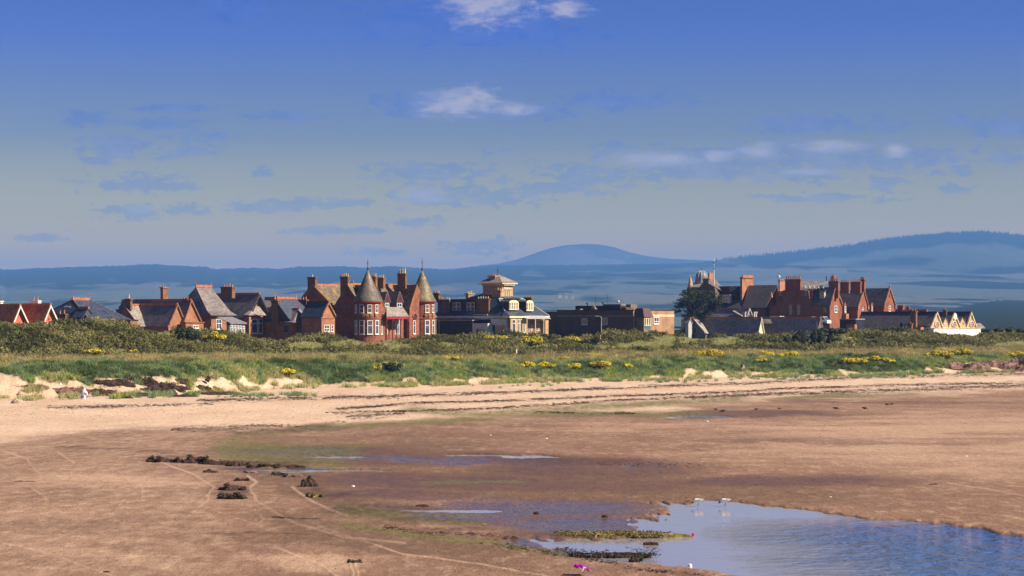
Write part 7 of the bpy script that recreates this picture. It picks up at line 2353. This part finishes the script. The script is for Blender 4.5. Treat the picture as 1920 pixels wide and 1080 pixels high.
# ---- posts and lamp
def post(px_, py_, hpx, wpx, label, m, name='post', lean=0.0):
    x, y, z = hit(px_, py_)
    s = y / FPX
    o = MB().tube([(0, 0, -0.4), (lean * 0.5, 0, hpx * s * 0.5), (lean, 0, hpx * s)], wpx * s / 2, 7, wpx * s * 0.42).build(name, m)
    o.location = (x, y, z)
    tag(o, label, 'post')
    return o


post(968, 671, 16, 3.4, 'short white post at the back of the straw coloured grass', M_WHITE)
post(1081, 629, 8, 2.4, 'left of two short pale posts on the crest below the brown wall', M_POSTW)
post(1088, 629, 8, 2.4, 'right of two short pale posts on the crest below the brown wall', M_POSTW)
post(1651, 668, 18, 2.6, 'grey wooden post standing in the yellow flowers', M_POSTW)
x, y, z = hit(1124, 648)
R_ = empty('fence_post', (x, y, z)); tag(R_, 'leaning wooden post with a fallen rail trailing down the dune', 'post')
s = y / FPX
MB().tube([(0, 0, -0.4), (0.08, 0, 0.9), (0.16, 0, 18 * s)], 0.15, 7, 0.12).build('upright', M_POSTW, R_)
MB().tube([(0.15, -0.1, 0.95), (1.2, -0.3, 0.75), (2.4, -0.5, 0.35)], 0.06, 6).build('rail', M_POSTW, R_)
MB().tube([(2.5, -0.5, -0.2), (2.5, -0.5, 0.6)], 0.09, 6).build('stub', M_POSTW, R_)
# fallen plank on the bank
x, y, z = hit(878, 704)
R_ = empty('plank', (x, y - 0.3, z + 0.25)); tag(R_, 'dark weathered plank lying down the sandy bank', 'plank')
MB().prism([(-1.4, 0, 0.75), (1.5, 0, -0.15), (1.5, 0, -0.33), (-1.4, 0, 0.55)], (0, 0.25, 0)).build('board', mat('dark_plank', (0.10, 0.07, 0.055), 0.9), R_)
# street lamp in front of the long brown wall
yl = 436.0
s = yl / FPX
xl = (1127.5 - 960) * s
zl = float(ground(xl, yl))
R_ = empty('street_lamp', (xl, yl, zl)); tag(R_, 'grey street lamp with a short arm in front of the long brown wall', 'street lamp')
zt = HC - (594 - HZ) * s - zl
MB().tube([(0, 0, -0.3), (0, 0, zt * 0.4), (0, 0, zt)], 0.09, 8, 0.06).build('pole', M_LEADP, R_)
MB().tube([(0, 0, zt - 0.1), (-0.35, 0, zt + 0.12), (-0.8, 0, zt + 0.15)], 0.045, 6).build('arm', M_LEADP, R_)
MB().prism([(-0.75, -0.14, zt + 0.08), (-1.35, -0.10, zt + 0.10), (-1.35, 0.10, zt + 0.10), (-0.75, 0.14, zt + 0.08)], (0, 0, 0.14)).build('lamp_head', M_LEADP, R_)
# traffic of far houses at the foot of the hills
for i, (px_, py_, w_, lb) in enumerate([(1050, 549, 7, 'left pale farmhouse far off on the hillside'), (1062, 550, 6, 'brightest pale farmhouse far off on the hillside'), (1074, 551, 5, 'right pale farmhouse far off on the hillside')]):
    Yh = 5200.0
    xh, zh = (px_ - 960) / FPX * Yh, HC - (py_ - HZ) * Yh / FPX
    root = empty('farmhouse', (xh, Yh, zh - 8)); tag(root, lb, 'farmhouse', 'pale farmhouses on the far hillside')
    q = w_ * Yh / FPX / 2.6
    MB().box(-q, q, -4, 4, -6, 3).build('wall', M_BAND, root)
    MB().prism([(-q - .5, -5, 4), (-q - .5, 5, 4), (-q - .5, 0, 7)], (2 * q + 1, 0, 0)).build('roof', M_SLATE, root)


# ---- one small figure in the grass at the foot of the bank
def person(px_, py_, label):
    x, y, z = hit(px_, py_)
    R_ = empty('person', (x, y, z), math.radians(200)); tag(R_, label, 'person')
    k = 0.92
    J = {'pel': (0, 0, .92), 'chest': (0, -.02, 1.28), 'neck': (0, 0, 1.46), 'head': (0, .02, 1.60), 'top': (0, .02, 1.70),
         'shl': (-.18, 0, 1.42), 'ell': (-.27, .02, 1.15), 'hal': (-.25, .14, .95), 'shr': (.18, 0, 1.42), 'elr': (.26, -.03, 1.15), 'har': (.24, .05, .92),
         'hil': (-.09, 0, .88), 'knl': (-.11, .12, .50), 'anl': (-.10, .02, .09), 'tol': (-.10, .16, .03), 'hir': (.09, 0, .88), 'knr': (.10, -.02, .48), 'anr': (.11, -.18, .10), 'tor': (.11, -.04, .03)}
    rd = {'pel': .15, 'chest': .16, 'neck': .06, 'head': .10, 'top': .08, 'shl': .07, 'ell': .045, 'hal': .035, 'shr': .07, 'elr': .045, 'har': .035,
          'hil': .10, 'knl': .065, 'anl': .045, 'tol': .04, 'hir': .10, 'knr': .065, 'anr': .045, 'tor': .04}
    E = [('pel', 'chest'), ('chest', 'neck'), ('neck', 'head'), ('head', 'top'), ('chest', 'shl'), ('shl', 'ell'), ('ell', 'hal'), ('chest', 'shr'), ('shr', 'elr'), ('elr', 'har'),
         ('pel', 'hil'), ('hil', 'knl'), ('knl', 'anl'), ('anl', 'tol'), ('pel', 'hir'), ('hir', 'knr'), ('knr', 'anr'), ('anr', 'tor')]
    ks = list(J)
    me = bpy.data.meshes.new('body')
    me.from_pydata([tuple(c * k for c in J[a]) for a in ks], [(ks.index(a), ks.index(b)) for a, b in E], [])
    o = bpy.data.objects.new('body', me); col.objects.link(o); o.parent = R_
    md = o.modifiers.new('skin', 'SKIN'); md.use_smooth_shade = True
    for i, a in enumerate(ks): me.skin_vertices[0].data[i].radius = (rd[a] * k, rd[a] * k)
    me.skin_vertices[0].data[0].use_root = True
    sb = o.modifiers.new('sub', 'SUBSURF'); sb.levels = sb.render_levels = 1
    mm = bpy.data.materials.new('clothed_figure'); mm.use_nodes = True
    t = NT(mm.node_tree); p = t.n('ShaderNodeBsdfPrincipled'); oo = t.n('ShaderNodeOutputMaterial'); t.nt.links.new(p.outputs[0], oo.inputs[0])
    sp = t.n('ShaderNodeSeparateXYZ'); t.put(sp.inputs[0], t.n('ShaderNodeTexCoord').outputs['Object'])
    c = t.mix(t.m('GREATER_THAN', sp.outputs[2], 0.84), (0.50, 0.33, 0.28), (0.03, 0.02, 0.03))
    c = t.mix(t.m('GREATER_THAN', sp.outputs[2], 1.34), c, (0.45, 0.25, 0.18))
    t.put(p.inputs['Base Color'], c); p.inputs['Roughness'].default_value = 0.8
    me.materials.append(mm)
    V, F = mound((0, -0.01, 1.49), 0.24, 0.26, 0.17, 700, 14, 7, 0.1)
    mesh_obj('hair', V, F, mat('auburn_hair', (0.22, 0.04, 0.025), 0.7), R_)
    V, F = mound((-0.30, 0.05, 0.86), 0.26, 0.2, 0.34, 701, 12, 7, 0.2)
    mesh_obj('bag', V, F, mat('lilac_bag', (0.62, 0.50, 0.66), 0.6), R_)


person(1391, 699, 'small distant person in dark top and pale trousers by the marram bank')
